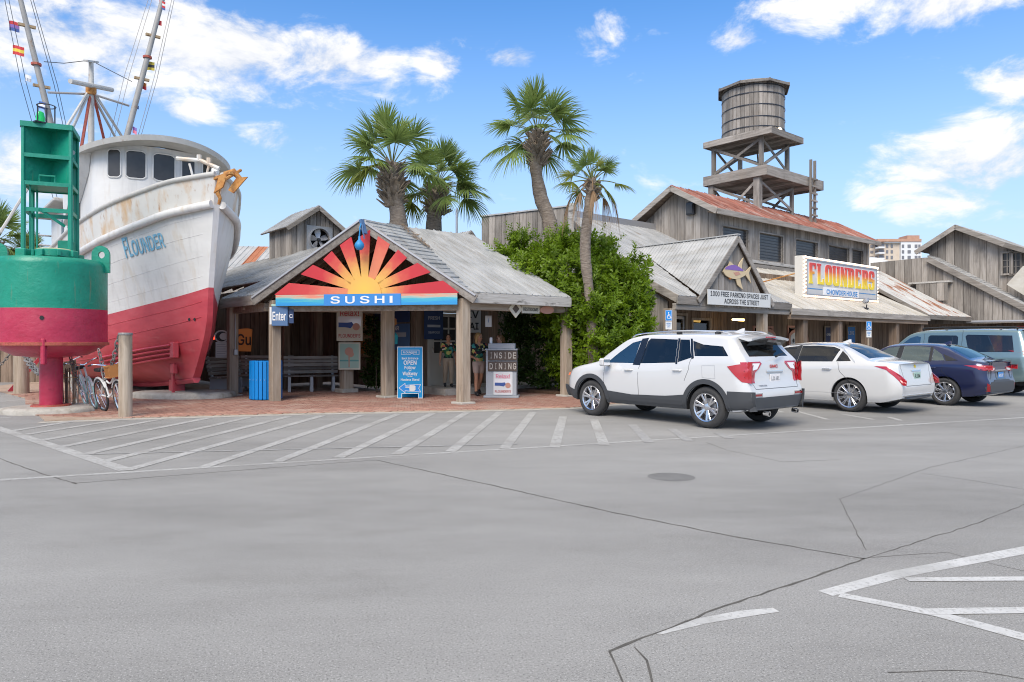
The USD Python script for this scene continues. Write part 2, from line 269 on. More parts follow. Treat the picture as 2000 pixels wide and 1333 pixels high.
def asphalt():
    n = {'tc': ('texture_coordinate', {}), 'p': ('principled_bsdf', {'roughness': .86, 'specular_ior_level': .3}), 'c0': ('rgb_ramp', {'ramp': [(.32, (.185, .180, .171)), (.5, (.262, .256, .245)), (.66, (.318, .311, .298))]}), 'b': ('bump', {'strength': .22, 'distance': .008})}; l = []
    def nz(k, sc, det=6, loc=(0, 0, 0), rg=.6): n['m' + k] = ('mapping', {'scale': sc, 'location': loc, 'rotation': (0, 0, -.39)}); n['n' + k] = ('noise_texture', {'scale': 1.0, 'detail': det, 'roughness': rg}); l.extend([('tc.object', f'm{k}.vector'), (f'm{k}.vector', f'n{k}.vector')])
    nz('a', (.11, .30, .2), 9, rg=.72); l.append(('na.fac', 'c0.fac')); c = 'c0.color'
    for k, sc, lo, hi, col, a in (('s', (.45, 1.0, 1), .54, .72, (.17, .164, .153), .38), ('t', (1.9, 1.9, 1), .64, .74, (.12, .112, .10), .6), ('w', (.35, .35, 1), .56, .72, (.32, .309, .29), .45), ('d', (85, 85, 85), .54, .66, (.10, .098, .094), .8), ('e', (95, 95, 95), .56, .68, (.48, .47, .45), .8), ('f', (24, 24, 24), .60, .72, (.15, .144, .135), .45)):
        nz(k, sc, 2 if sc[0] > 50 else 8, (3.1 * ord(k), 1.7, 0), .75); n['r' + k] = ('map_range', {'from_min': lo, 'from_max': hi, 'to_min': 0.0, 'to_max': a, 'clamp': True}); n['x' + k] = ('mix_color', {'b': col}); l.extend([(f'n{k}.fac', f'r{k}.value'), (f'r{k}.result', f'x{k}.fac'), (c, f'x{k}.a')]); c = f'x{k}.result'
    nz('u', (70, 70, 70), 4); l.extend([('nu.fac', 'b.height'), ('b.normal', 'p.normal'), (c, 'p.base_color')]); LK['asphalt'] = look('asphalt', n, l, 'p.BSDF')
asphalt()
mat('road_paint', [(.34, .335, .325), (.44, .435, .42)], (1.5, 1.5, 1.5), rough=.8, bump=.3, bscale=(80, 80, 80), dirt=((.255, .246, .23), .48, .60, (30, 30, 30), .85), dirt2=((.26, .25, .235), .50, .66, (1.6, 1.6, 1.6), .75), bdist=.01)
mat('road_paint_new', [(.47, .465, .45), (.56, .555, .54)], (5, 5, 5), rough=.7, bump=.3, bscale=(80, 80, 80), dirt=((.27, .262, .248), .53, .64, (45, 45, 45), .7), dirt2=((.33, .322, .305), .50, .68, (2.2, 2.2, 2.2), .7), bdist=.01)
mat('road_paint_faint', [(.29, .285, .28), (.35, .345, .335)], (3, 3, 3), rough=.8, bump=.3, bscale=(80, 80, 80), dirt=((.245, .24, .235), .48, .58, (25, 25, 25), .9), bdist=.01)
mat('crack', [(.06, .056, .05), (.12, .112, .10)], (9, 9, 9), rough=.95)
mat('patch', [(.13, .127, .122), (.18, .176, .17)], (4, 4, 4), rough=.85, bump=.4, bscale=(80, 80, 80), bdist=.01)
mat('brick', [(.27, .125, .09), (.36, .19, .14), (.42, .26, .20)], (5, 5, 5), rough=.9, bump=.3, bscale=(50, 50, 50), rnd=.16, dirt=((.40, .31, .25), .52, .68, (1.1, 1.1, 1.1), .7))
mat('brick_field', [(.27, .125, .09), (.36, .19, .14), (.42, .26, .20)], (5, 5, 5), rough=.9, bump=.3, bscale=(50, 50, 50), isl=.18, dirt=((.40, .31, .25), .52, .68, (1.1, 1.1, 1.1), .7))
mat('sand', [(.28, .21, .15), (.37, .28, .21), (.43, .34, .27)], (3, 3, 3), rough=.95, bump=.5, bscale=(35, 35, 35), dirt=((.17, .12, .08), .56, .68, (9, 9, 9), .6))
mat('pavement', [(.27, .26, .25), (.35, .34, .325)], (1.5, 1.5, 1.5), rough=.9, bump=.4, bscale=(50, 50, 50))
mat('mulch', [(.07, .04, .025), (.15, .09, .055)], (22, 22, 22), rough=1, bump=.8, bscale=(30, 30, 30), bdist=.05)
mat('palm_bark', [(.11, .085, .065), (.21, .17, .135), (.29, .245, .20)], (7, 7, 26), rough=.95, bump=.8, bscale=(6, 6, 30), bdist=.04)
mat('palm_boots', [(.17, .125, .085), (.34, .27, .20), (.50, .42, .335)], (6, 6, 6), rough=.95, isl=.35)
mat('mast_paint', [(.42, .41, .385), (.52, .51, .48)], (4, 4, 2), rough=.6, dirt=((.28, .17, .10), .63, .73, (6, 6, 3), .7))
mat('old_timber', [(.30, .21, .12), (.42, .31, .18)], (9, 9, 9), rough=.8, dirt=((.15, .08, .04), .56, .66, (7, 7, 7), .7))
mat('rust', [(.30, .11, .03), (.42, .19, .05), (.47, .26, .09)], (9, 9, 9), rough=.85, bump=.5, bscale=(20, 20, 20), dirt=((.14, .045, .02), .58, .68, (7, 7, 7), .7))
mat('chain_iron', [(.10, .095, .09), (.26, .25, .245)], (40, 40, 40), rough=.55, metallic=.4, rnd=.4)
mat('stucco', [(.52, .43, .34), (.58, .50, .41)], (.2, .2, .2), rough=.9)
mat('terracotta', [(.40, .22, .15), (.48, .30, .21)], (.5, .5, .5), rough=.9)
mat('boom_grey', [(.24, .235, .225), (.33, .325, .31)], (4, 4, 2), rough=.6, dirt=((.24, .15, .09), .6, .7, (5, 5, 3), .7))
def leaf(name, cols, isl=.35, trans=.35, rough=.45):
    n = {'g': ('geometry', {}), 'r': ('rgb_ramp', {'ramp': [(i / (len(cols) - 1), c) for i, c in enumerate(cols)]}), 'p': ('principled_bsdf', {'roughness': rough, 'specular_ior_level': .35}), 't': ('translucent_bsdf', {}), 'm': ('mix_closure', {'fac': trans}),
         'tc': ('texture_coordinate', {}), 'n': ('noise_texture', {'scale': 1.3, 'detail': 3}), 'ad': ('math', {'math_type': 'multiply_add', 'value2': 0.62, 'value3': 0.0}), 'ad2': ('math', {'math_type': 'multiply_add', 'value2': 0.55})}
    LK[name] = look(name, n, [('g.random_per_island', 'ad.value1'), ('tc.object', 'n.vector'), ('n.fac', 'ad2.value1'), ('ad.value', 'ad2.value3'), ('ad2.value', 'r.fac'), ('r.color', 'p.base_color'), ('r.color', 't.color'), ('p.BSDF', 'm.closure1'), ('t.BSDF', 'm.closure2')], 'm.closure')
leaf('palm_leaf', [(.10, .14, .035), (.20, .28, .07), (.31, .38, .11), (.44, .44, .16)], trans=.35)
leaf('palm_leaf_yellow', [(.09, .12, .015), (.17, .19, .02), (.27, .26, .04)], trans=.3)
leaf('palm_leaf_dead', [(.20, .12, .065), (.32, .215, .125), (.42, .31, .20)], trans=.15, rough=.8)
leaf('palm_stem', [(.10, .13, .04), (.18, .19, .07), (.24, .22, .09)], trans=.05)
leaf('bush_leaf', [(.05, .10, .008), (.18, .28, .015), (.34, .44, .03), (.52, .56, .08)], trans=.45, rough=.38)
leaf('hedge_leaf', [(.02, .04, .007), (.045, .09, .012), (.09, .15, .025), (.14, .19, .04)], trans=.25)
flat('twig', (.10, .075, .05), .9)
flat('white_paint', (.66, .66, .65), .5); flat('black', (.012, .012, .013), .6); flat('dark_interior', (.02, .017, .015), .9); flat('rubber', (.022, .022, .023), .75)
mat('tyre', [(.028, .028, .029), (.045, .044, .043)], (9, 9, 9), rough=.8)
flat('alloy', (.72, .72, .74), .22, 1.0); flat('chrome', (.82, .82, .83), .1, 1.0); flat('dark_metal', (.06, .06, .065), .35, .7); flat('grey_metal', (.42, .42, .43), .4, .6)
flat('cladding', (.050, .053, .058), .55); flat('gloss_black', (.008, .008, .009), .08, coat=.5); flat('wheel_dark', (.03, .03, .033), .6)
flat('car_white', (.57, .57, .565), .22, coat=1.0); flat('car_pearl', (.57, .565, .55), .2, coat=1.0)
def carpaint(name, c): LK[name] = look(name, {'p': ('principled_bsdf', {'base_color': c, 'metallic': .55, 'roughness': .3, 'coat_weight': 1.0, 'coat_roughness': .03})}, (), 'p.BSDF')
carpaint('car_navy', (.016, .022, .072)); carpaint('car_teal', (.17, .25, .26))
flat('lens_red', (.40, .012, .02), .15, coat=1.0); flat('lens_red_dark', (.25, .005, .01), .12, coat=1.0); flat('lens_clear', (.80, .78, .78), .1, coat=1.0); flat('lens_amber', (.7, .16, .03), .15, coat=1.0)
def pane(name, tint, refl=1.0, ior=1.5, rc=None):
    n = {'t': ('transparent_bsdf', {'color': tint}), 'g': ('glossy_bsdf', {'roughness': .02, 'color': rc or (refl, refl, refl)}), 'f': ('fresnel', {'IOR': ior}), 'm': ('mix_closure', {})}
    LK[name] = look(name, n, [('f.fac', 'm.fac'), ('t.BSDF', 'm.closure1'), ('g.BSDF', 'm.closure2')], 'm.closure')
pane('glass_clear', (.72, .82, .80), ior=2.6, rc=(.85, 1, .95)); pane('glass_tint', (.34, .34, .34), ior=1.75, rc=(1, .96, .90)); pane('glass_window', (.55, .55, .55), ior=1.6)
mat('boat_glass', [(.035, .033, .032), (.06, .057, .055)], (2, 2, 2), rough=.25)
flat('sign_blue', (.03, .20, .52), .5); flat('bin_blue', (.0, .19, .55), .42); flat('board_blue', (.0, .24, .52), .45); flat('deep_blue', (.02, .045, .12), .5); flat('sign_navy', (.07, .14, .27), .5)
flat('float_blue', (.02, .22, .48), .5); flat('access_blue', (.02, .22, .60), .4); flat('letter_red', (.42, .05, .05), .5); flat('letter_pink', (.70, .20, .28), .5); flat('letter_black', (.04, .04, .04), .6); flat('letter_blue', (.01, .20, .50), .5)
flat('hotel_glass', (.17, .17, .185), .4); flat('fish_cream', (.60, .47, .29), .6); flat('cream', (.58, .53, .42), .6); flat('cream_grey', (.45, .42, .36), .7); flat('mint', (.33, .47, .40), .7); flat('sea_green', (.12, .32, .30), .6); flat('sign_white', (.62, .62, .60), .6); flat('orange', (.55, .16, .02), .6); flat('dull_orange', (.40, .17, .05), .7); flat('salmon', (.52, .27, .20), .7); flat('stand_grey', (.36, .38, .40), .55); flat('board_brown', (.10, .075, .06), .8); flat('letter_stone', (.48, .44, .38), .7); flat('yellow', (.65, .50, .05), .5); flat('purple', (.22, .12, .38), .6); flat('flag_red', (.50, .035, .04), .7); flat('flag_blue', (.05, .10, .30), .7); flat('turquoise', (.02, .30, .34), .6)
mat('boat_letter', [(.10, .33, .50), (.22, .43, .56)], (12, 12, 12), rough=.6, dirt=((.55, .58, .60), .58, .68, (25, 25, 25), .8))
flat('lamp_warm', (1.0, .62, .18), .5, emit=2.2); flat('lamp_white', (1.0, .86, .6), .5, emit=2.6); flat('lamp_red', (1.0, .05, .02), .5, emit=1.6); flat('bulb', (1.0, .74, .55), .4, emit=.5); flat('marquee_cream', (.60, .57, .51), .5); flat('lens_green', (.02, .50, .12), .2, emit=.06); flat('lit_orange', (.40, .145, .04), .6, emit=.05)
def skinmat(name, c): LK[name] = look(name, {'p': ('principled_bsdf', {'base_color': c, 'roughness': .5, 'subsurface_weight': .1, 'subsurface_scale': .01})}, (), 'p.BSDF')
skinmat('skin', (.50, .28, .19)); skinmat('skin_tan', (.44, .22, .13))
flat('khaki', (.36, .28, .20), .9); flat('khaki_pink', (.42, .31, .25), .9); flat('shoe', (.02, .02, .022), .6); flat('hair_dark', (.025, .016, .012), .5); flat('hair_brown', (.16, .085, .035), .5); flat('hair_blond', (.40, .24, .09), .5); flat('lips', (.42, .12, .10), .5); flat('eye', (.05, .04, .035), .3)
def shirt():
    n = {'tc': ('texture_coordinate', {}), 'v': ('voronoi_texture', {'scale': 13.0}), 's': ('separate_color', {}), 'r': ('rgb_ramp', {'interpolate': False, 'ramp': [(0, (.012, .02, .02)), (.34, (.03, .15, .06)), (.5, (.01, .012, .02)), (.68, (.04, .24, .22)), (.8, (.45, .42, .12)), (.9, (.50, .12, .08)), (.95, (.6, .55, .5))]}), 'p': ('principled_bsdf', {'roughness': .85})}
    LK['floral'] = look('floral', n, [('tc.object', 'v.vector'), ('v.color', 's.color'), ('s.r', 'r.fac'), ('r.color', 'p.base_color')], 'p.BSDF')
shirt()
def radial(name, stops, r, grain=True):
    n = {'tc': ('texture_coordinate', {}), 'l': ('vector_math', {'math_type': 'length'}), 'd': ('math', {'math_type': 'divide', 'value2': r}), 'nz': ('noise_texture', {'scale': 5.0, 'detail': 6}), 'ma': ('math', {'math_type': 'multiply_add', 'value2': .26, 'value3': -.13}), 'ad': ('math', {'math_type': 'add'}), 'rp': ('rgb_ramp', {'ramp': stops}), 'p': ('principled_bsdf', {'roughness': .55})}
    LK[name] = look(name, n, [('tc.object', 'l.vector1'), ('l.value', 'd.value1'), ('tc.object', 'nz.vector'), ('nz.fac', 'ma.value1'), ('d.value', 'ad.value1'), ('ma.value', 'ad.value2'), ('ad.value', 'rp.fac'), ('rp.color', 'p.base_color')], 'p.BSDF')
radial('sun_ray', [(0.24, (.66, .38, .08)), (.42, (.62, .27, .07)), (.58, (.54, .08, .05)), (.74, (.48, .022, .03)), (1, (.45, .016, .028))], 1.6)
radial('sun_ray_low', [(0.1, (.62, .22, .09)), (.3, (.60, .17, .09)), (.55, (.52, .045, .045)), (1, (.47, .02, .03))], 2.6)
radial('sun_disc', [(0, (.72, .45, .07)), (.6, (.70, .38, .08)), (1, (.66, .26, .09))], .62)
def linear(name, ax, a, b, stops, wob=.0, wsc=(1, 1, 1), rough=.5):
    n = {'tc': ('texture_coordinate', {}), 'm': ('mapping', {'scale': wsc}), 'nz': ('noise_texture', {'scale': 1.0, 'detail': 5}), 'sp': ('separate_xyz', {}), 'mr': ('map_range', {'from_min': a, 'from_max': b, 'to_min': 0.0, 'to_max': 1.0, 'clamp': True}), 'ma': ('math', {'math_type': 'multiply_add', 'value2': wob * 2, 'value3': -wob}), 'ad': ('math', {'math_type': 'add'}), 'rp': ('rgb_ramp', {'ramp': stops}), 'p': ('principled_bsdf', {'roughness': rough})}
    LK[name] = look(name, n, [('tc.object', 'sp.vector'), (f'sp.{ax}', 'mr.value'), ('tc.object', 'm.vector'), ('m.vector', 'nz.vector'), ('nz.fac', 'ma.value1'), ('mr.result', 'ad.value1'), ('ma.value', 'ad.value2'), ('ad.value', 'rp.fac'), ('rp.color', 'p.base_color')], 'p.BSDF')
linear('sea_strip', 'z', -.41, -.12, [(0, (.02, .20, .50)), (.45, (.02, .27, .55)), (.70, (.06, .38, .45)), (.86, (.35, .40, .35)), (.95, (.55, .33, .22)), (1, (.60, .22, .15))], .42, (1.2, 1, 22))
linear('sign_letter', 'z', .62, 1.52, [(0, (.80, .62, .04)), (.28, (.80, .52, .04)), (.6, (.66, .10, .05)), (1, (.60, .03, .05))], .05, (3, 3, 3))
linear('sign_panel', 'z', .1, 1.65, [(0, (.47, .47, .48)), (.35, (.58, .565, .52)), (.6, (.64, .63, .60)), (1, (.48, .51, .55))], .08, (1, 1, 3))
# ---------------------------------------------------------------- ground
rng = np.random.default_rng(7)
lot = struct('parking_lot', 'grey worn asphalt parking lot')
part(lot, 'asphalt', MB().add([(-700, -60, 0), (700, -60, 0), (700, 1200, 0), (-700, 1200, 0)], [(0, 1, 2, 3)]), 'asphalt')
def strip(pts, w, z, jit=0.0, step=None, ends=(1, 1)):
    p = np.asarray(pts, float)[:, :2]
    if step:
        q = [p[0]]
        for a, b in zip(p[:-1], p[1:]):
            k = max(1, int(np.linalg.norm(b - a) / step)); q += [a + (b - a) * i / k for i in range(1, k + 1)]
        p = np.array(q)
    t = np.gradient(p, axis=0); t /= np.linalg.norm(t, axis=1, keepdims=True); nn = np.stack([-t[:, 1], t[:, 0]], 1)
    ww = np.broadcast_to(np.asarray(w, float), (len(p),)) * .5
    c = p + nn * rng.normal(0, jit, (len(p), 1)) if jit else p
    a, b = c + nn * ww[:, None] * np.clip(1 + (rng.normal(0, .5, (len(p), 1)) if jit else 0), .15, 2.4), c - nn * ww[:, None]
    zz = np.full((len(p), 1), z); m = MB(); m.grid(np.stack([np.hstack([b, zz]), np.hstack([a, zz])], 1)); return m
def line(a, b, w, m='road_paint', z=.002, name='painted_line'):
    return part(lot, name, strip([GP(*a), GP(*b)], w, z), m)
line((-260, 1040), (2000, 815.5), .11, z=.002) if False else None
g0, g1 = GP(0, 938), GP(2000, 816); part(lot, 'painted_line', strip([g0 - (g1 - g0) * .1, g1 + (g1 - g0) * .3], .10, .002), 'road_paint', 'long thin white line across the lot')
g0, g1 = GP(0, 838), GP(247, 919); part(lot, 'painted_line', strip([g0 - (g1 - g0) * .3, g1], .17, .0032), 'road_paint')
for i, (a, b, c, d) in enumerate([(20, 843, 175, 818), (47, 850, 245, 819), (75, 862, 313, 820), (112, 875, 408, 817), (165, 888, 490, 815), (200, 903, 565, 814), (247, 919, 632, 812), (398, 913, 707, 811), (540, 903, 778, 809), (660, 895, 845, 808), (773, 889, 912, 806), (880, 883, 977, 805), (985, 877, 1041, 806), (1083, 875, 1100, 814), (1180, 870, 1160, 820)]):
    line((a, b), (c, d), .155, z=.0044)
for a, b, c, d in [(1268, 865, 1235, 830), (1345, 862, 1312, 838), (1425, 857, 1402, 846)]: line((a, b), (c, d), .15, 'road_paint_faint', z=.0044)
line((165, 888), (1010, 868), .07, 'road_paint_faint', z=.0052)
for a, b, c, d in [(0, 785, 54, 780), (0, 801, 81, 797), (-40, 816, 20, 816), (-30, 776, 6, 769)]: line((a, b), (c, d), .12, z=.002)
for a, b, c, d in [(1553, 803, 1617, 820), (1643, 809, 1706, 820), (1735, 815, 1760, 822), (1508, 800, 1530, 806)]: line((a, b), (c, d), .1, z=.0032)
# fresh white arrow-headed island at the lower right
part(lot, 'painted_line', strip([GP(1612, 1160), GP(1755, 1122), GP(2060, 1064)], [.10, .115, .125], .002), 'road_paint_new', 'fresh white line of the painted island')
part(lot, 'painted_line', strip([GP(1640, 1163), GP(1830, 1200), GP(2100, 1272)], [.085, .095, .115], .003), 'road_paint_new')
part(lot, 'painted_line', strip([GP(1770, 1133), GP(2100, 1131)], [.07, .085], .004), 'road_paint_new')
part(lot, 'painted_line', strip([GP(1800, 1196), GP(2100, 1192)], [.085, .095], .004), 'road_paint_new')
part(lot, 'painted_line', strip([GP(1285, 1240), GP(1370, 1214), GP(1455, 1199), GP(1516, 1192)], [.02, .075, .085, .06], .002), 'road_paint_new', 'short worn white dash beside the crack')
def crack(pts, w=.028, jit=.012, z=.0012): part(lot, 'crack', strip([GP(*p) for p in pts], w * .8, z, jit * .4, .09), 'crack')
crack([(735, 899), (960, 948), (1200, 1002), (1440, 1050), (1690, 1092)], .026)
crack([(1690, 1092), (1560, 1137), (1400, 1190), (1290, 1235), (1225, 1258), (1190, 1274)], .022)
crack([(1190, 1274), (1203, 1300), (1222, 1345)], .012, .006); crack([(1238, 1264), (1262, 1290), (1276, 1340)], .012, .006)
crack([(1690, 1092), (1790, 1060), (1900, 1025), (2010, 982)], .012, .012); crack([(1695, 1090), (1850, 1079), (1900, 1093), (2010, 1118)], .008, .008)
crack([(140, 945), (330, 930), (560, 912), (735, 899)], .02, .012); crack([(-10, 893), (80, 925), (150, 946)], .02, .012)
crack([(1735, 1315), (1850, 1309), (1905, 1311), (2010, 1328)], .010, .006); crack([(1690, 1075), (1640, 975), (1810, 915), (2005, 870)], .008, .015); crack([(1800, 925), (1905, 940), (2005, 957)], .010, .012)
crack([(1380, 865), (1420, 880), (1530, 903), (1640, 898)], .010, .012)
a = np.linspace(0, 2 * np.pi, 28, endpoint=False); c = GP(1311, 932); part(lot, 'tar_patch', MB().add(np.vstack([[c[0], c[1], .001], np.stack([c[0] + .26 * np.cos(a), c[1] + .25 * np.sin(a), np.full(28, .001)], 1)]), [(0, 1 + i, 1 + (i + 1) % 28) for i in range(28)]), 'patch', 'round dark patch in the asphalt')

# brick pavement: a bedding sheet and the bricks on it
EDGE = [(-8.7, 13.35), (-7.2, 13.95), (-4.24, 14.84), (-1.1, 15.4), (1.35, 16.1), (2.7, 17.2)]
BR = Polygon(EDGE + [(3.4, 18.4), (1.2, 20.8), (-2, 23.5), (-9, 28), (-18, 31), (-17, 23), (-12.6, 18.6), (-10.9, 16.2)])
pav = struct('brick_pavement', 'red brick pavement under and in front of the entrance canopy')
m = MB(); m.slab(BR, (0, 0, 0), (1, 0, 0), (0, 1, 0), 0, .014); part(pav, 'bedding', m, 'sand')
gd = V3(.986, -.166, 0); gn = V3(.166, .986, 0); bricks = []
near = BR.intersection(Polygon([(-14, 12), (4, 12), (4, 21.2), (-14, 21.2)])).buffer(-.04)
for j in range(0, 100):
    for i in range(-70, 20):
        c = V3(0, 15.4, 0) + gd * ((i + .5 * (j % 2)) * .215) + gn * ((j - 24) * .112)
        if near.contains(shapely.Point(c[0], c[1])): bricks.append(c)
bricks.sort(key=lambda c: math.hypot(c[0], c[1]))
def brick(m, c):
    h = rng.uniform(.021, .026); R = RZ(rng.normal(0, .01)); ax = np.array([gd, gn, (0, 0, 1)]) @ R.T
    p = np.array([(x, y, z) for z in (0.012, h) for x, y in ((-.102, -.05), (.102, -.05), (.102, .05), (-.102, .05))]); p[4:, :2] *= (.97, .94)
    m.add(np.asarray(c) + p @ ax, [(4, 5, 6, 7), (0, 1, 5, 4), (1, 2, 6, 5), (2, 3, 7, 6), (3, 0, 4, 7)])
for c in bricks[:280]: m = MB(); brick(m, c); part(pav, 'brick', m, 'brick')
m = MB()
for c in bricks[280:]: brick(m, c)
part(pav, 'bricks', m, 'brick_field', kind='stuff')
part(struct('kerb_strip', 'narrow concrete strip between asphalt and brick'), 'concrete_strip', (lambda e: (strip([x + V3(.0, -.17) for x in e], .3, .0035)))(np.array(EDGE)), 'concrete')
walk = struct('pavement', 'concrete pavement along the porch', BO, ANG)
m = MB(); m.slab(Polygon([(2.9, -1.7), (31, -1.7), (31, 4), (2.9, 4)]), (0, 0, 0), (1, 0, 0), (0, 1, 0), 0, .12); part(walk, 'paving', m, 'pavement')
bed = struct('planting_bed', 'dark mulch bed round the tall bush', BO, ANG)
m = MB(); m.slab(Polygon([(.7, .2), (2.9, -.5), (3.8, 3.5), (.4, 3.4)]), (0, 0, 0), (1, 0, 0), (0, 1, 0), .02, .10); part(bed, 'mulch', m, 'mulch')

def pad(name, label, c, rx, ry, h, seed, rz=0):
    r = np.random.default_rng(seed); n = 36; a = np.arange(n) / n * 2 * np.pi; k = 1 + .06 * np.sin(3 * a + seed) + .03 * r.normal(size=n)
    rings = [(1.0, 0), (1.0, h * .55), (.955, h * .85), (.88, h), (0.0, h * 1.02)]
    P = np.stack([np.stack([rx * k * f * np.cos(a), ry * k * f * np.sin(a), np.full(n, z) + (.008 * r.normal(size=n) if 0 < z < h else 0)], 1) for f, z in rings]); P = np.concatenate([P, P[:, :1]], 1)
    t = thing(name, label, 'concrete pad', c, rz); part(t, 'slab', MB().grid(P[:, ::-1]), 'concrete', smooth=40); return t
# ---------------------------------------------------------------- building helpers
def boards(parent, o, x, y, poly, m, width=.33, thick=.03, seed=1, name='wall_board', gap=.010, back=True, start=None, end=None):
    """boards side by side along x, running along y, cut to a flat shape; each one is a part of its own"""
    r = np.random.default_rng(seed); x0, y0, x1, y1 = poly.bounds; c = x0 if start is None else start; x1 = x1 if end is None else end
    if back:
        b = MB(); b.slab(poly.buffer(-.004), o, x, y, -.045, -.012); part(parent, 'wall_lining', b, 'dark_interior')
    while c < x1 - .02:
        w = width * r.uniform(.68, 1.34); w = x1 - c if x1 - c - w < .12 else w
        cut = poly.intersection(sbox(c + gap, y0 - 1, c + w - gap, y1 + 1)); c += w
        if cut.is_empty: continue
        d = r.uniform(0, .010)
        for g in getattr(cut, 'geoms', [cut]):
            b = MB(); b.slab(g, o, x, y, -.01, thick * .6 + d)
            if b.n: part(parent, name, b, m)
def roof(parent, pts, eave, m, width=.6, seed=1, name='roof_panel', rib=.03, ribh=.028, thick=.012, under=True, lift=.0, m_of=None, ribs=3):
    """sheet metal panels on a flat roof surface given by its outline in space; eave is the direction along the eave"""
    p = np.asarray(pts, float); x = np.asarray(eave, float); x = x / np.linalg.norm(x); r = np.random.default_rng(seed)
    nn = np.zeros(3)
    for i in range(len(p)): nn += np.cross(p[i], p[(i + 1) % len(p)])
    nn /= np.linalg.norm(nn); nn = nn if nn[2] > 0 else -nn
    x = x - nn * (x @ nn); x /= np.linalg.norm(x); y = np.cross(nn, x); o = p[0] + nn * lift
    q = np.stack([(p - p[0]) @ x, (p - p[0]) @ y], 1); poly = Polygon(q).buffer(0)
    if under:
        b = MB(); b.slab(poly.buffer(-.02), o, x, y, -.05, -.015); part(parent, 'roof_deck', b, 'dark_wood_along_x')
    x0, y0, x1, y1 = poly.bounds; c = x0; k = 0
    while c < x1 - .01:
        w = width if x1 - c > width * 1.3 else x1 - c
        cut = poly.intersection(sbox(c, y0 - 1, c + w - .004, y1 + 1)); b = MB()
        if not cut.is_empty and cut.area > .002:
            l = r.uniform(0, .006); b.slab(cut, o, x, y, -.008, thick + l)
            for i in range(ribs):
                a = c + w * i / ribs + .006; rb = poly.intersection(sbox(a, y0 - 1, a + rib * (1 if i == 0 else .7), y1 + 1)); b.slab(rb, o, x, y, -.004, thick + l + ribh * (1 if i == 0 else .55))
            part(parent, name, b, m_of(r, k) if m_of else m)
        c += w; k += 1
    return o, x, y, nn
def post(parent, p, h, w, m='tan_wood_upright', name='post', base=None, d=None):
    b = MB(); b.box((p[0] - w / 2, p[1] - (d or w) / 2, 0 if base is None else base), (p[0] + w / 2, p[1] + (d or w) / 2, h), .012); k = part(parent, name, b, m)
    if base is not None:
        c = MB(); c.ob((p[0], p[1], base / 2 + .005), np.eye(3), (w * .85, w * .85, base / 2 + .005), .02); part(k, 'base_block', c, 'concrete')
    return k
def beam(parent, a, b, w, h, m='tan_wood_along_x', name='beam', bev=.008): return part(parent, name, MB().beam(a, b, w, h, bev=bev), m)
X3, Y3, Z3 = V3(1, 0, 0), V3(0, 1, 0), V3(0, 0, 1)

# ---------------------------------------------------------------- entrance canopy (axes of the building: x along the porch, y into the building)
cz, rz_ = 2.64, 4.78
L_, C_, P_, Q_ = V3(-6.42, 3.674, cz), V3(-2.93, -.468, cz), V3(-4.70, 1.56, 4.40), V3(-1.92, 3.93, rz_)
D_, R_ = V3(.30, -.468, cz), V3(.45, 3.93, rz_); E_ = V3(-6.42, 6.3, cz)
zl = lambda t: cz + (t + 6.42) * (rz_ - cz) / 4.5
can = thing('entrance_canopy', 'open timber entrance canopy with tin roof and pointed front gable, on squared posts', 'canopy', BO, ANG)
roof(can, [L_, P_, Q_], L_ - P_, 'tin_roof', .62, 1); roof(can, [C_, Q_, P_], P_ - C_, 'tin_roof', .62, 2)
roof(can, [C_, D_, R_, Q_], X3, 'tin_roof', .62, 3)
roof(can, [L_, Q_, V3(-1.92, 17, rz_), V3(-5.2, 17, zl(-5.2)), V3(-5.2, 6.3, zl(-5.2)), E_], Y3, 'tin_roof', .62, 4)
b = MB(); b.slab(Polygon([(-1.92, 3.97), (-1.0, 3.97), (-1.0, 17), (-1.92, 17)]), (0, 0, rz_ - .35), X3, Y3, 0, .02); part(can, 'rear_roof', b, 'tin_roof')
gN = V3(C_[1] - L_[1], -(C_[0] - L_[0]), 0); gN /= np.linalg.norm(gN); gN = gN if gN @ V3(0, 1, 0) < 0 else -gN       # out of the gable, towards the street
G = (C_ - L_) / np.linalg.norm(C_ - L_)
for a, c in ((L_, P_), (C_, P_)):
    dn = V3(0, 0, -.11); ex = (a - c) / np.linalg.norm(a - c) * .12
    beam(can, a + gN * .06 + dn + ex, c + gN * .06 + dn, .05, .22, 'grey_wood_along_x', 'rake_board'); beam(can, a + gN * .10 + dn * .15 + ex, c + gN * .10 + dn * .15, .04, .05, 'grey_metal', 'rake_flashing')
    for k in (.35, 1.1, 1.9): beam(can, a - gN * k + dn * 1.3, c - gN * k + dn * 1.3, .05, .14, 'dark_wood_along_x', 'rafter')
for a, c, e in ((C_, D_, -Y3), (L_, E_, -X3)):
    beam(can, a + e * .03 + V3(0, 0, -.13), c + e * .03 + V3(0, 0, -.13), .045, .24, 'pale_wood_along_x' if c is D_ else 'grey_wood_along_y', 'fascia')
    beam(can, a - e * .25 + V3(0, 0, -.30), c - e * .25 + V3(0, 0, -.30), .14, .2, 'tan_wood_along_x', 'eave_beam')
beam(can, D_ + V3(-.02, 0, -.10), R_ + V3(-.02, 0, -.10), .04, .2, 'grey_wood_along_y', 'verge_board')
for k in np.linspace(.3, 2.9, 5): beam(can, C_ + X3 * k + V3(0, .05, -.13), Q_ + V3(max(0, k - 1.0), 0, -.13), .05, .14, 'dark_wood_along_y', 'rafter')
for k in np.linspace(.5, 12, 12): beam(can, V3(-6.35 if k < 2.4 else -5.05, 3.7 + k, zl(-6.35 if k < 2.4 else -5.05) - .13), V3(-1.95, 3.7 + k, rz_ - .13), .05, .14, 'dark_wood_along_x', 'rafter')
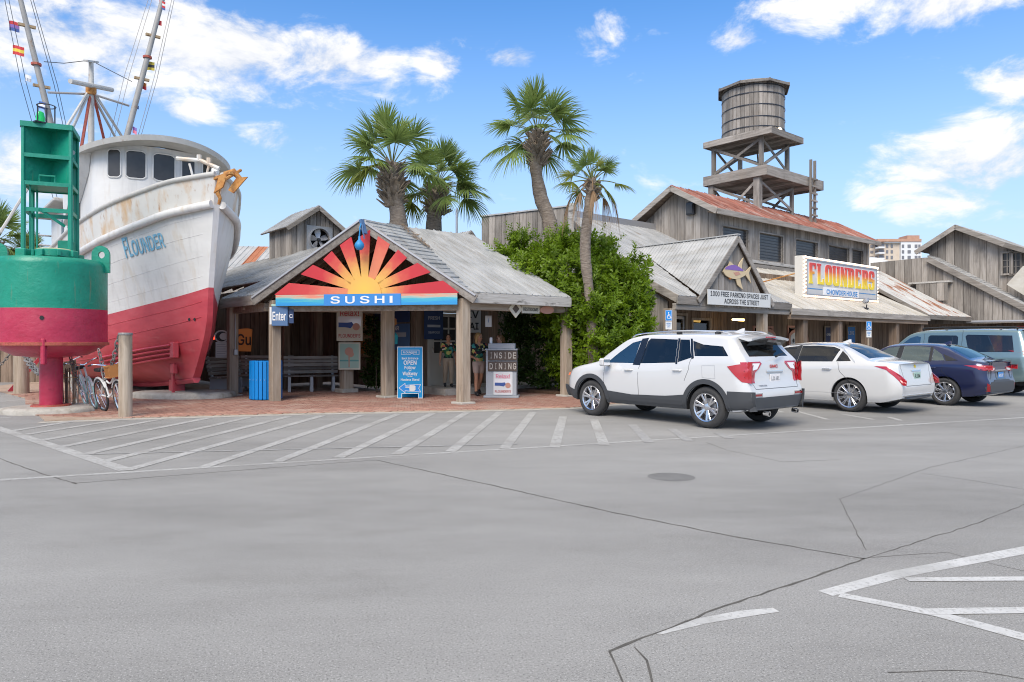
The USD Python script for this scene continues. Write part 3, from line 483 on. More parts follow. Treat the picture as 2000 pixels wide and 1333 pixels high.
beam(can, L_ + G * .3 - gN * .12 + V3(0, 0, -.30), C_ - G * .3 - gN * .12 + V3(0, 0, -.30), .12, .24, 'tan_wood_along_x', 'front_beam')
fp = [bl((-5.86, 17.72, 0)), bl((-1.15, 16.92, 0))]
post(can, fp[0], 2.5, .23); post(can, fp[1], 2.5, .25, base=.06)
post(can, bl((-7.62, 19.55, 0)), 2.45, .24, base=.04); post(can, bl((1.45, 19.2, 0)), 2.42, .24, base=.06)
post(can, bl((-3.27, 18.85, 0)), 2.9, .27, base=.06); p_relax = bl((-4.79, 20.75, 0)); post(can, p_relax, 3.3, .30, base=.12)
for w in ((-6.45, 23.4), (-6.1, 22.6), (-7.0, 22.2), (-2.55, 21.1), (-.55, 20.9)): post(can, bl((*w, 0)), 3.5, .2, 'dark_wood_upright', 'inner_post')
beam(can, p_relax + V3(-3, 0, 2.42), p_relax + V3(1.8, 0, 2.42), .14, .2, 'tan_wood_along_x', 'inner_beam')
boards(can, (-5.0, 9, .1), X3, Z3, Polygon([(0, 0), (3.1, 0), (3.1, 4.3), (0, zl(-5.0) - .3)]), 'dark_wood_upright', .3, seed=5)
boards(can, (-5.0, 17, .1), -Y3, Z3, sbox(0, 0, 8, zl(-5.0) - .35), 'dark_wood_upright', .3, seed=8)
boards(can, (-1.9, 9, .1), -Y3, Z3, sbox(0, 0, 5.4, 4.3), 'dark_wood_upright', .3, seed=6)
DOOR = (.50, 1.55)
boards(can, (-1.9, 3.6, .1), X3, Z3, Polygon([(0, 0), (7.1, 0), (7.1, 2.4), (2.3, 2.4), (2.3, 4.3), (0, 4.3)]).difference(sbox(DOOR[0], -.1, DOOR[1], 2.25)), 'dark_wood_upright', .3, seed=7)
b = MB(); b.slab(Polygon([(-1.9, 2.1), (2.4, 2.1), (2.4, 3.6), (-1.9, 3.6)]), (0, 0, 0), X3, Y3, .02, .2); part(can, 'door_step', b, 'concrete')
o = V3(-1.9 + DOOR[0], 3.60, .2); dw, dh = DOOR[1] - DOOR[0], 2.13
b = MB(); b.slab(sbox(-.09, -.0, dw + .09, dh + .09).difference(sbox(0, -.1, dw, dh)), o, X3, Z3, .0, .06); part(can, 'door_frame', b, 'cream_grey')
holes = [sbox(.14 + i * .27, .95 + j * .37, .37 + i * .27, 1.27 + j * .37) for i in range(3) for j in range(3)]
b = MB(); b.slab(sbox(.01, .01, dw - .01, dh - .01).difference(shapely.union_all(holes)), o, X3, Z3, -.02, .025); dr = part(can, 'door', b, 'cream_grey')
for h in holes: b = MB(); b.slab(h, o, X3, Z3, -.004, .004); part(dr, 'door_pane', b, 'boat_glass')
part(dr, 'handle', MB().tube([o + V3(.07, -.03, .95), o + V3(.07, -.075, .97), o + V3(.07, -.075, 1.1), o + V3(.07, -.03, 1.12)], .012), 'chrome')
# ---------------------------------------------------------------- long weathered restaurant building
res = thing('restaurant', 'long grey weathered board restaurant with deep tin porch and rusty upper roof', 'restaurant', BO, ANG)
S1, S2 = .5, .5
z1, z2 = 2.90, 2.70
# left part of the porch roof with the steep cross gable
GT0, GT1, GTP, GZ = 6.14, 10.46, 8.3, 5.05; zr = lambda s: z1 + S1 * (s + .3)
ZB = 2.93
apx = V3(GTP, -.42, GZ); sb = (GZ - z1) / S1 - .3                   # where the gable's ridge meets the roof behind
bk = V3(GTP, sb, GZ)
roof(res, [(5.1, -.3, z1), (GT0, -.3, z1), bk, (GTP, 7.2, zr(7.2)), (7.9, 7.2, zr(7.2)), (5.1, 2.2, zr(2.2))], X3, 'tin_roof', .65, 11)
roof(res, [(GT1, -.3, z1), (11.9, -.3, z1), (11.9, 4, zr(4)), (13.5, 4, zr(4)), (13.5, 7.2, zr(7.2)), (GTP, 7.2, zr(7.2)), bk], X3, 'tin_roof', .65, 12)
roof(res, [(GT0, -.42, ZB), apx, bk], apx - bk, 'tin_roof', .45, 13, lift=.01); roof(res, [(GT1, -.42, ZB), bk, apx], apx - bk, 'tin_roof', .45, 14, lift=.01)
part(res, 'ridge_cap', MB().beam(V3(GTP, -.44, GZ + .03), V3(GTP, sb, GZ + .03), .18, .035), 'tin_roof')
boards(res, (GT0, -.28, 0), X3, Z3, Polygon([(.12, 2.62), (GT1 - GT0 - .12, 2.62), (GTP - GT0, GZ - .1)]), 'grey_wood_upright', .24, seed=21)
for a in ((GT0, -.40, ZB), (GT1, -.40, ZB)):
    e = V3(*a); d = (e - apx) / np.linalg.norm(e - apx); beam(res, apx + V3(0, 0, -.10), e + d * .12 + V3(0, 0, -.10), .05, .18, 'grey_wood_along_x', 'gable_rake_board')
beam(res, (5.05, -.33, z1 - .14), (GT0 + .1, -.33, z1 - .14), .05, .24, 'grey_wood_along_x', 'fascia'); beam(res, (GT1 - .1, -.33, z1 - .14), (11.95, -.33, z1 - .14), .05, .24, 'grey_wood_along_x', 'fascia')
beam(res, (5.05, -.22, z1 - .33), (11.9, -.22, z1 - .33), .14, .2, 'grey_wood_along_x', 'porch_beam')
beam(res, (5.08, -.33, z1 - .10), (5.08, 2.2, zr(2.2) - .10), .05, .24, 'grey_wood_along_y', 'verge_board')
beam(res, (5.08, 2.2, zr(2.2) - .10), (7.88, 7.2, zr(7.2) - .10), .05, .24, 'grey_wood_along_y', 'verge_board')
boards(res, (5.3, 2.2, .1), -Y3, Z3, Polygon([(0, 0), (2.0, 0), (2.0, z1 - .25), (0, zr(2.2) - .3)]), 'grey_wood_upright', .3, seed=22, back=True)
part(res, 'ridge_cap', MB().beam(V3(7.9, 7.2, zr(7.2) + .12), V3(13.5, 7.2, zr(7.2) + .12), .08, .30), 'grey_metal')
# right part of the porch roof
zs = lambda s: z2 + S2 * (s + .35)
def cream(r, k): return 'tin_roof_cream'
roof(res, [(11.9, -.35, z2), (25.0, -.35, z2), (25.0, 4, zs(4)), (11.9, 4, zs(4))], X3, None, .8, 15, m_of=cream, ribs=2)
beam(res, (11.85, -.38, z2 - .12), (25.05, -.38, z2 - .12), .05, .22, 'grey_wood_along_x', 'fascia'); beam(res, (11.87, -.35, z2 - .09), (11.87, 1.0, zs(1.0) - .09), .06, .2, 'grey_wood_along_y', 'verge_board')
beam(res, (11.9, -.25, z2 - .30), (25, -.25, z2 - .30), .14, .18, 'dark_wood_along_x', 'porch_beam')
zt = lambda s: 2.78 + .6 * (s + .3)
roof(res, [(25.0, -.3, zt(-.3)), (31.2, -.3, zt(-.3)), (31.2, 4.4, zt(4.4)), (25.0, 4.4, zt(4.4))], X3, 'rusty_roof_patchy', .8, 16, ribs=2)
beam(res, (25.05, -.33, 2.66), (31.4, -.33, 2.66), .05, .2, 'grey_wood_along_x', 'fascia'); beam(res, (24.98, -.3, zt(-.3) - .05), (24.98, 4.0, zt(4.0) - .05), .04, .16, 'grey_wood_along_y', 'verge_board')
# upper storey
T0, T1, ZE, ZK, SP = 13.5, 28.3, 7.0, 8.40, 5.9
WIN = [(t0, t0 + w) for t0, w in ((14.05, 2.0), (17.0, 2.1), (20.3, 2.2), (23.7, 2.3), (26.4, 1.3))]
front = sbox(0, 4.75, T1 - T0, ZE).difference(shapely.union_all([sbox(a - T0, 5.25, c - T0, 6.5) for a, c in WIN]))
boards(res, (T0, 4, 0), X3, Z3, front, 'grey_wood_upright', .36, seed=23)
side = Polygon([(0, 4.6), (3.9, 6.4), (3.9, ZE - .02), (1.9, ZK - .1), (0, ZE - .02)])
boards(res, (T0, 4, 0), Y3, Z3, side, 'grey_wood_upright', .36, seed=24, back=False)
b = MB(); b.box((T0 + .06, 4.3, 4.6), (T1, 4.34, 6.9)); part(res, 'inner_screen', b, 'dark_interior')
for a, c in WIN:
    b = MB(); b.slab(sbox(a, 5.25, c, 6.5), (0, 4.10, 0), X3, Z3, 0, .01); w = part(res, 'window', b, 'boat_glass')
    f = MB(); f.slab(sbox(a - .06, 5.19, c + .06, 6.56).difference(sbox(a, 5.25, c, 6.5)), (0, 3.97, 0), X3, Z3, -.12, .02); part(w, 'window_frame', f, 'grey_wood_along_x')
    f = MB()
    for k in range(1, 9): f.box((a, 4.07, 5.25 + k * .139), (c, 4.082, 5.25 + k * .139 + .03))
    part(w, 'screen_slats', f, 'dark_metal')
beam(res, (T0, 3.93, 5.12), (T1, 3.93, 5.12), .1, .14, 'pale_wood_along_x', 'window_sill'); beam(res, (T0 - .05, 3.94, 4.85), (T1, 3.94, 4.85), .08, .34, 'grey_wood_along_x', 'apron_board')
for t in (T0 + .05, T1 - .05): b = MB(); b.box((t - .09, 3.9, 4.7), (t + .09, 3.97, ZE)); part(res, 'corner_board', b, 'grey_wood_upright')
TE0, TE1, SE = 12.95, 28.95, 3.55; sl = (ZK - 7.08) / (SP - SE)
zq = lambda s: ZK - sl * abs(s - SP)
roof(res, [(TE0, SE, zq(SE)), (TE1, SE, zq(SE)), (TE1, SP, ZK), (TE0, SP, ZK)], X3, 'rusty_roof', .62, 17, name='rusty_roof_panel', rib=.05, ribh=.04)
roof(res, [(TE1, 8.2, zq(8.2)), (TE0, 8.2, zq(8.2)), (TE0, SP, ZK), (TE1, SP, ZK)], X3, 'rusty_roof', 1.2, 18, name='rusty_roof_panel')
beam(res, (TE0, SE - .03, zq(SE) - .11), (TE1, SE - .03, zq(SE) - .11), .05, .24, 'grey_wood_along_x', 'upper_fascia')
for s in (SE - .03, 8.23): beam(res, (TE0 - .03, s, zq(s) - .11), (TE0 - .03, SP, ZK - .11), .05, .24, 'grey_wood_along_y', 'upper_rake_board')
b = MB(); b.slab(Polygon([(TE0, SE), (TE1, SE), (TE1, 4.0), (TE0, 4.0)]), (0, 0, ZE - .03), X3, Y3, 0, .02); part(res, 'soffit', b, 'dark_wood_along_x')
b = MB(); b.box((T0 - .22, 4.95, 7.05), (T0 - .03, 5.35, 7.62), .03); lamp = part(res, 'wall_lamp', b, 'dark_metal'); part(lamp, 'lamp_glass', MB().box((T0 - .24, 5.0, 7.12), (T0 - .21, 5.3, 7.5)), 'boat_glass')
# porch posts, wall and what stands in the shade
for t in (5.0, 10.3): post(res, (t, -.1), 2.5, .30, 'tan_wood_upright', 'porch_post')
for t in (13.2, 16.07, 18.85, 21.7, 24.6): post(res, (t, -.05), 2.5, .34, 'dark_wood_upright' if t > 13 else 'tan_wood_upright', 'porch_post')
doors = [(6.55, 7.75), (8.25, 9.45)]
wl = sbox(5.3, .12, 31.2, 4.4).difference(shapely.union_all([sbox(a, 0, c, 2.45) for a, c in doors] + [sbox(9.9, 0, 11.0, 2.3), sbox(14.2, .9, 15.6, 2.05), sbox(17.0, .9, 18.4, 2.1)]))
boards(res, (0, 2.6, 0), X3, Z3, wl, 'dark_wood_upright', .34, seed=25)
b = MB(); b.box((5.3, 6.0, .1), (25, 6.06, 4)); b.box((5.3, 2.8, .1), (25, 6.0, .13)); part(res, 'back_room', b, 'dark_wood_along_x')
for a, c in doors:
    f = MB(); f.slab(sbox(a - .1, .12, c + .1, 2.55).difference(sbox(a, .12, c, 2.45)), (0, 2.56, 0), X3, Z3, -.06, .04); d = part(res, 'glass_door_frame', f, 'tan_wood_upright')
    b = MB(); b.slab(sbox(a, .14, c, 2.45), (0, 2.62, 0), X3, Z3, 0, .01); part(d, 'door_glass', b, 'glass_window')
    b = MB(); b.slab(sbox(a + .02, .14, c - .02, 2.43).difference(sbox(a + .11, .3, c - .11, 2.32)), (0, 2.63, 0), X3, Z3, -.02, .04); part(d, 'door_leaf', b, 'grey_metal')
for a, c, z0, z1_ in ((14.2, 15.6, .9, 2.05), (17.0, 18.4, .9, 2.1), (9.9, 11.0, .12, 2.3)):
    b = MB(); b.slab(sbox(a, z0, c, z1_), (0, 2.62, 0), X3, Z3, 0, .01); w = part(res, 'porch_window', b, 'glass_window')
    f = MB(); f.slab(sbox(a - .09, z0 - .05, c + .09, z1_ + .09).difference(sbox(a, z0, c, z1_)), (0, 2.57, 0), X3, Z3, -.03, .05); part(w, 'window_frame', f, 'salmon' if z0 > .5 else 'tan_wood_upright')
for t, s, m in ((7.1, 5.2, 'lamp_warm'), (8.9, 5.2, 'lamp_warm')):
    b = MB(); b.box((t - .28, s, 2.10), (t + .28, s + .06, 2.42), .02); l = part(res, 'wall_light', b, m)
for t, s, z, m in ((5.75, 1.2, 2.62, 'lamp_white'), (11.5, 1.6, 2.32, 'lamp_warm'), (17.7, 1.4, 2.55, 'lamp_white')):
    b = MB(); b.tube([(t - .38, s, z), (t + .38, s, z)], .05); l = part(res, 'porch_light', b, m); part(l, 'light_bracket', MB().box((t - .42, s - .03, z + .05), (t + .42, s + .03, z + .09)), 'dark_metal')

# ---------------------------------------------------------------- board parapet behind the bush and small roofs behind the canopy
A0, A1 = PX(941, 500, 31.4), PX(1112, 500, 29.0); d = A1 - A0; d[2] = 0; ln = np.linalg.norm(d)
par = thing('board_parapet', 'tall grey board screen wall behind the palms, left of the porch roof', 'wall', (A0[0], A0[1], 0), math.degrees(math.atan2(d[1], d[0])))
boards(par, (0, 0, 0), X3, Z3, sbox(0, 3.5, ln, 6.93), 'grey_wood_upright', .30, seed=31, back=False); part(par, 'lining', MB().box((0, .05, 3.5), (ln, .1, 6.9)), 'dark_wood_upright')
part(par, 'metal_cap', MB().beam((-.05, 0, 6.96), (ln + .05, 0, 6.96), .16, .06), 'tin_roof'); b = MB(); b.box((ln - .02, -.06, 3.5), (ln + .26, .16, 7.06), .01); part(par, 'end_post', b, 'pale_wood_along_x')
def cupola(name, label, c, w, dp, zb, ze, zk, fan):
    t = thing(name, label, 'cupola', c, ANG); h = w / 2
    boards(t, (-h, 0, 0), X3, Z3, Polygon([(0, zb), (w, zb), (w, ze), (h, zk - .08), (0, ze)]).difference(shapely.Point(h + .12, (zb + ze) / 2 + .1).buffer(.40) if fan else Polygon()), 'grey_wood_upright', .22, seed=33)
    boards(t, (-h, dp, 0), -Y3, Z3, sbox(0, zb, dp, ze), 'grey_wood_upright', .22, seed=34); part(t, 'far_wall', MB().box((h - .05, .02, zb), (h, dp, ze)), 'grey_wood_upright')
    ov, sl_ = .28, (zk - ze) / h; pe = ze - sl_ * ov
    roof(t, [(-h - ov, -ov, pe), (0, -ov, zk), (0, dp + ov, zk), (-h - ov, dp + ov, pe)], Y3, 'tin_roof', .5, 35); roof(t, [(h + ov, dp + ov, pe), (0, dp + ov, zk), (0, -ov, zk), (h + ov, -ov, pe)], Y3, 'tin_roof', .5, 36)
    for q in (-1, 1): beam(t, (q * (h + ov), -ov - .02, pe - .08), (0, -ov - .02, zk - .08), .04, .15, 'grey_wood_along_x', 'rake_board')
    if fan:
        zc = (zb + ze) / 2 + .1; f = MB(); f.slab(sbox(-.52 + .12, zc - .5, .52 + .12, zc + .5).difference(shapely.Point(.12, zc).buffer(.42)), (0, -.03, 0), X3, Z3, 0, .05); k = part(t, 'exhaust_fan', f, 'grey_metal')
        f = MB(); f.lathe([(.44, 0), (.44, .1), (.41, .1), (.41, 0)], (.12, -.06, zc), 28, (0, -1, 0)); part(k, 'fan_ring', f, 'grey_metal'); part(k, 'fan_back', MB().box((-.32, .3, zc - .45), (.56, .32, zc + .45)), 'black')
        for i in range(5):
            a = i * 2 * math.pi / 5 + .4; r_ = V3(math.cos(a), 0, math.sin(a)); q = V3(-math.sin(a), 0, math.cos(a)); o = V3(.12, .02, zc); f = MB()
            f.grid([[o + r_ * .06 - q * .05, o + r_ * .06 + q * .05 + V3(0, .05, 0)], [o + r_ * .25 - q * .10, o + r_ * .25 + q * .10 + V3(0, .09, 0)], [o + r_ * .39 - q * .09, o + r_ * .39 + q * .09 + V3(0, .08, 0)]]); part(k, 'fan_blade', f, 'grey_metal')
        part(k, 'fan_hub', MB().lathe([(0, .05), (.06, .04), (.07, -.03), (0, -.03)], (.12, 0, zc), 14, (0, -1, 0)), 'dark_metal')
    return t
cupola('fan_cupola', 'grey board roof cupola with big round exhaust fan, behind the canopy gable', PX(617, 490, 27.0)*V3(1,1,0), 1.95, 2.0, 4.6, 5.85, 6.55, True)
cupola('small_cupola', 'small grey gabled roof cupola between the palm and the board screen wall', PX(912, 470, 28.5)*V3(1,1,0), 1.0, 2.4, 4.9, 5.3, 5.85, False)
b = MB(); p = PX(892, 455, 30); b.tube([p, PX(892, 408, 30)], .05, 8); single('vent_pipe', b, 'grey_metal', 'thin grey vent pipe standing up behind the small cupola', 'pipe')
rr = thing('rear_roof', 'low rust striped tin roof behind the canopy, seen beside the boat', 'roof', (0, 0, 0))
a, c = PX(440, 500, 37), PX(572, 500, 37); a[2] = c[2] = 0
roof(rr, [a + V3(0, -2, 4.9), c + V3(0, -2, 4.9), c + V3(-.4, 1.2, 6.5), a + V3(-.9, 1.2, 6.6)], X3, None, .55, 37, m_of=lambda r, k: ['tin_roof', 'rusty_roof_striped', 'tin_roof', 'tin_roof', 'rusty_roof_striped', 'tin_roof'][k % 6], ribs=2)
part(rr, 'wall', MB().box(a + V3(0, -1.9, 0), c + V3(0, 1.1, 4.8)), 'grey_wood_upright')

# ---------------------------------------------------------------- water tower on the rusty roof
tow = thing('water_tower', 'wooden water tank with pointed roof on a two deck timber tower above the rusty roof', 'water tower', BO, ANG)
def deck(t0, t1, s0, s1, zt_, h, seed):
    for p, q in (((t0, s0), (t1, s0)), ((t0, s1), (t1, s1)), ((t0, s0), (t0, s1)), ((t1, s0), (t1, s1))):
        ax = 'along_x' if p[1] == q[1] else 'along_y'; e = V3(*([.04, 0, 0] if ax == 'along_x' else [0, -.04, 0]))
        beam(tow, V3(*p, zt_ - h / 2) + e, V3(*q, zt_ - h / 2) - e, .07, h, 'grey_wood_' + ax, 'deck_edge_beam')
    n = int((s1 - s0) / .3)
    for i in range(n):
        s = s0 + .06 + (s1 - s0 - .12) * i / n; b = MB(); b.box((t0 + .04, s, zt_ - h + .12), (t1 - .04, s + (s1 - s0 - .12) / n - .02, zt_ - h + .17)); part(tow, 'deck_plank', b, 'grey_wood_along_x')
    for i in range(1, 4): t = t0 + (t1 - t0) * i / 4; b = MB(); b.box((t - .05, s0 + .1, zt_ - h), (t + .05, s1 - .1, zt_ - h + .115)); part(tow, 'deck_joist', b, 'grey_wood_along_y')
deck(19.1, 24.83, 4.85, 8.42, 10.14, .5, 1); deck(19.1, 22.2, 4.61, 8.42, 11.95, .32, 2)
zro = lambda s: ZK - sl * abs(s - SP) - .15
LOW = [(19.35, 5.45, .32), (22.75, 5.5, .17), (19.35, 8.1, .30), (22.75, 8.1, .17)]
for t, s, w in LOW: b = MB(); b.box((t - w / 2, s - w / 2, zro(s)), (t + w / 2, s + w / 2, 9.66), .012); part(tow, 'tower_post', b, 'grey_wood_upright')
UP = [(19.5, 5.35, .19), (22.0, 5.35, .19), (19.5, 8.1, .19), (22.0, 8.1, .19)]
for t, s, w in UP: b = MB(); b.box((t - w / 2, s - w / 2, 10.14), (t + w / 2, s + w / 2, 11.7), .012); part(tow, 'tower_post', b, 'grey_wood_upright')
def brace(a, c, w=.13): part(tow, 'brace', MB().beam(a, c, .05, w), 'grey_wood_along_x')
for P4, zb, zt_ in ((LOW, None, 9.55), (UP, 10.25, 11.6)):
    for i, j in ((0, 1), (0, 2), (1, 3), (2, 3)):
        (ta, sa, _), (tb, sb_, _) = P4[i], P4[j]; za, zb_ = (zb or zro(sa) + .35), (zb or zro(sb_) + .35)
        off = V3(0, -.09, 0) if sa == sb_ or abs(sa - sb_) < .1 else V3(-.09, 0, 0)
        brace(V3(ta, sa, za) + off, V3(tb, sb_, zt_) + off); brace(V3(ta, sa, zt_) + off * .4, V3(tb, sb_, zb_) + off * .4)
TC, TR, TB, TT = V3(20.65, 6.5, 0), 1.55, 11.97, 14.55
nst = 44
for i in range(nst):
    a0, a1 = i / nst * 2 * np.pi, (i + 1) / nst * 2 * np.pi - .012; b = MB(); P4 = []
    for r_, dz in ((TR - .05, 0), (TR + .012 * math.sin(i * 7.3), 0)):
        P4.append([TC + V3(r_ * math.cos(q), r_ * math.sin(q), z) for z in (TB, TT) for q in (a0, a1)])
    v = np.array(P4[0] + P4[1]); b.add(v, [(4, 5, 7, 6), (0, 2, 3, 1), (0, 4, 6, 2), (1, 3, 7, 5), (2, 6, 7, 3)]); part(tow, 'tank_stave', b, 'grey_wood_upright')
part(tow, 'tank_lining', MB().lathe([(TR - .06, TB), (TR - .06, TT)], TC, 40), 'dark_interior')
for z in (12.25, 12.75, 13.35, 13.95, 14.35): part(tow, 'hoop', MB().lathe([(TR + .015, z - .025), (TR + .03, z - .02), (TR + .03, z + .02), (TR + .015, z + .025)], TC, 44), 'dark_metal')
for i in range(8):
    a0, a1 = i * np.pi / 4 + .2, (i + 1) * np.pi / 4 + .2; E = [TC + V3(1.86 * math.cos(q), 1.86 * math.sin(q), 14.52) for q in (a0, a1)]; top = TC + V3(0, 0, 15.15)
    roof(tow, [E[0], E[1], top], E[1] - E[0], 'grey_wood_along_x', 2.0, 40 + i, 'tank_roof_panel', under=False, ribs=1); beam(tow, E[0] - V3(0, 0, .06), E[1] - V3(0, 0, .06), .04, .13, 'grey_wood_along_x', 'tank_eave_board')
for dx in (0, .42):
    t = 23.15 + dx; b = MB(); b.box((t - .05, 4.6, zro(4.6)), (t + .05, 4.72, 11.0)); part(tow, 'ladder_rail', b, 'grey_wood_upright')
for z in np.arange(8.1, 10.2, .38): beam(tow, (23.1, 4.6, z), (23.75, 4.6, z), .05, .1, 'grey_wood_along_x', 'ladder_rung')
for dx in (0, .4): beam(tow, (22.45 + dx, 7.2, 10.2), (22.25 + dx * .6, 7.2, 11.7), .07, .06, 'grey_wood_upright', 'upper_ladder_rail')
for k in (.3, .6, .9, 1.2): beam(tow, (22.45 - k * .13, 7.2, 10.2 + k), (22.85 - k * .2, 7.2, 10.2 + k), .05, .05, 'grey_wood_along_x', 'upper_ladder_rung')
b = MB(); b.lathe([(0, .16), (.06, .15), (.10, .05), (.05, 0), (0, 0)], TC + V3(-.35, -1.72, 12.0), 16, (0, .3, 1)); part(tow, 'flood_lamp', b, 'lamp_white')

# ---------------------------------------------------------------- barn at the right
T_ = 31.3
barn = thing('barn', 'tall grey board barn with gable and lean-to roof at the right edge', 'barn', BO, ANG)
def bp(px, py, t): q = bray(px, py, t=t); return (-q[1], q[2])          # across the wall (towards the street positive), height
x_ = -Y3
low = Polygon([bp(1700, 514, T_), bp(1813, 503, T_), bp(2150, 676, T_), bp(1700, 660, T_)])
low = low.intersection(sbox(low.bounds[0], 2.45, 9, 9))
boards(barn, (T_, 0, 0), x_, Z3, low, 'grey_wood_upright', .42, seed=51)
pk, el, er, e2 = bp(1869, 441, 32.6), bp(1786, 490, 32.2), bp(1965, 475, 32.6), bp(2120, 520, 32.6)
up = Polygon([(el[0] + .55, el[1] + .2), (el[0] + .55, 3), (9, 2), (9, e2[1] - 1.3), e2, er, pk])
boards(barn, (32.9, 0, 0), x_, Z3, up, 'grey_wood_upright', .42, seed=52)
for a, c in ((el, pk), (pk, er), (er, e2)):
    A, C = V3(32.3, -a[0], a[1]), V3(32.3, -c[0], c[1]); beam(barn, A - V3(0, 0, .12), C - V3(0, 0, .12), .06, .26, 'grey_wood_along_y', 'gable_rake_board')
    roof(barn, [A, C, C + V3(7, 0, 0), A + V3(7, 0, 0)], X3, 'tin_roof', 1.2, 53, ribs=2)
a, c = bp(1811, 500, T_ - .25), bp(2150, 672, T_ - .25); A, C = V3(T_ - .25, -a[0], a[1]), V3(T_ - .25, -c[0], c[1])
roof(barn, [A, C, C + V3(1.85, 0, 0), A + V3(1.85, 0, 0)], C - A, 'tin_roof', .6, 54, name='lean_to_panel', ribs=2); beam(barn, A - V3(0, 0, .17), C - V3(0, 0, .17), .06, .30, 'grey_wood_along_y', 'lean_to_rake_board')
for px in (1968, 1985):
    q = bp(px, 515, 32.88); b = MB(); b.box((32.84, -q[0] - .2, q[1] - .55), (32.88, -q[0] + .2, q[1] + .55)); w = part(barn, 'window', b, 'boat_glass')
    f = MB(); f.slab(sbox(q[0] - .29, q[1] - .64, q[0] + .29, q[1] + .64).difference(sbox(q[0] - .2, q[1] - .55, q[0] + .2, q[1] + .55)), (32.8, 0, 0), x_, Z3, -.02, .08); part(w, 'window_frame', f, 'grey_wood_upright')
    f = MB(); f.box((32.80, -q[0] - .02, q[1] - .55), (32.83, -q[0] + .02, q[1] + .55)); [f.box((32.80, -q[0] - .2, q[1] + k), (32.83, -q[0] + .2, q[1] + k + .03)) for k in (-.2, .15)]; part(w, 'glazing_bars', f, 'grey_wood_upright')
# dormer slope at the very right edge
a = [bp(*p, 31.9) for p in ((1966, 556), (1998, 520), (2100, 520), (2100, 640))]; part(barn, 'side_roof', MB().add([V3(31.9 - i * .0, -k[0], k[1]) for i, k in enumerate(a)], [(0, 1, 2, 3)]), 'tin_roof_cream')
# feed box shelf on the wall
q0, q1 = bp(1775, 556, T_ - .5), bp(1856, 556, T_ - .5); b = MB(); b.box((T_ - .6, -q0[0], q0[1]), (T_, -q1[0], q0[1] + .1)); sh = part(barn, 'wall_shelf', b, 'pale_wood_along_x')
boards(barn, (T_ - .55, 0, 0), x_, Z3, sbox(q0[0] + .4, q0[1] - 1.0, q1[0] - .1, q0[1] - .02), 'grey_wood_upright', .35, seed=55, back=False, name='shelf_board')
a, c = bp(1888, 629, T_ - .35), bp(2150, 623, T_ - .35); part(barn, 'awning_pipe', MB().tube([V3(T_ - .35, -a[0], a[1]), V3(T_ - .35, -c[0], a[1] - .02)], .075, 10), 'grey_metal')
for k, m in ((1.3, 'orange'), (2.8, 'letter_red'), (4.2, 'dark_wood_upright')): b = MB(); b.box((T_ + .9, -a[0] - k, 0), (T_ + 1.0, -a[0] - k + .8, 2.3)); part(barn, 'inside_panel', b, m)
part(barn, 'inside_wall', MB().box((T_ + 1.5, -9, 0), (T_ + 1.6, 5, 2.5)), 'dark_wood_upright'); part(barn, 'inside_light', MB().tube([(T_ + .5, -a[0] - 3.4, 2.35), (T_ + .5, -a[0] - 2.7, 2.35)], .05), 'lamp_warm')
# white dome behind the sign, hotel far away
b = MB(); c = PX(1690, 520, 60); b.lathe([(2.9, 0), (2.8, .6), (2.4, 1.3), (1.7, 1.9), (.9, 2.2), (0, 2.3)], (c[0], c[1], 6.2), 32); b.lathe([(2.9, -6.2), (2.9, 0)], (c[0], c[1], 6.2), 32); single('dome_tent', b, 'white_paint', 'white rounded tent top behind the big lit sign', 'tent', smooth=60)
hot = thing('hotel', 'pale multi storey hotel tower far behind, with terracotta roof line', 'hotel', (0, 0, 0)); HY = 440.0
def hp(px, py, y=HY): return PX(px, py, y)
def hb(a, c, dp, m, name, y=HY): p, q = hp(*a, y), hp(*c, y); return part(hot, name, MB().box((p[0], y, q[2]), (q[0], y + dp, p[2])), m)
hb((1676, 471), (1727, 640), 14, 'stucco', 'wall', HY + 6); hb((1727, 474), (1760, 640), 14, 'stucco', 'wall', HY + 1); hb((1760, 472), (1800, 640), 14, 'white_paint', 'wall', HY - 1)
hb((1728, 472), (1760, 475), 14, 'white_paint', 'wall_band', HY - .5); hb((1714, 467), (1800, 472), 15, 'terracotta', 'roof', HY - 1.5); hb((1772, 460), (1796, 467), 10, 'terracotta', 'roof_tower', HY - 1)
for r_ in range(9):
    y0 = 478 + r_ * 11
    for x0, w in ((1731, 4), (1740, 4), (1762, 4), (1773, 6), (1787, 5), (1794, 4)):
        hb((x0, y0), (x0 + w, y0 + 6), .3, 'hotel_glass', 'window', HY - 1.3 if x0 >= 1760 else HY + .7)
    hb((1700, y0 + 1), (1706, y0 + 6), .3, 'hotel_glass', 'window', HY + 5.7); hb((1709, y0 + 1), (1714, y0 + 6), .3, 'hotel_glass', 'window', HY + 5.7)
    hb((1716, y0 + 4), (1728, y0 + 7), 4, 'white_paint', 'balcony', HY - 2); hb((1717, y0 - 1), (1727, y0 + 4), .3, 'hotel_glass', 'balcony_window', HY + .7)
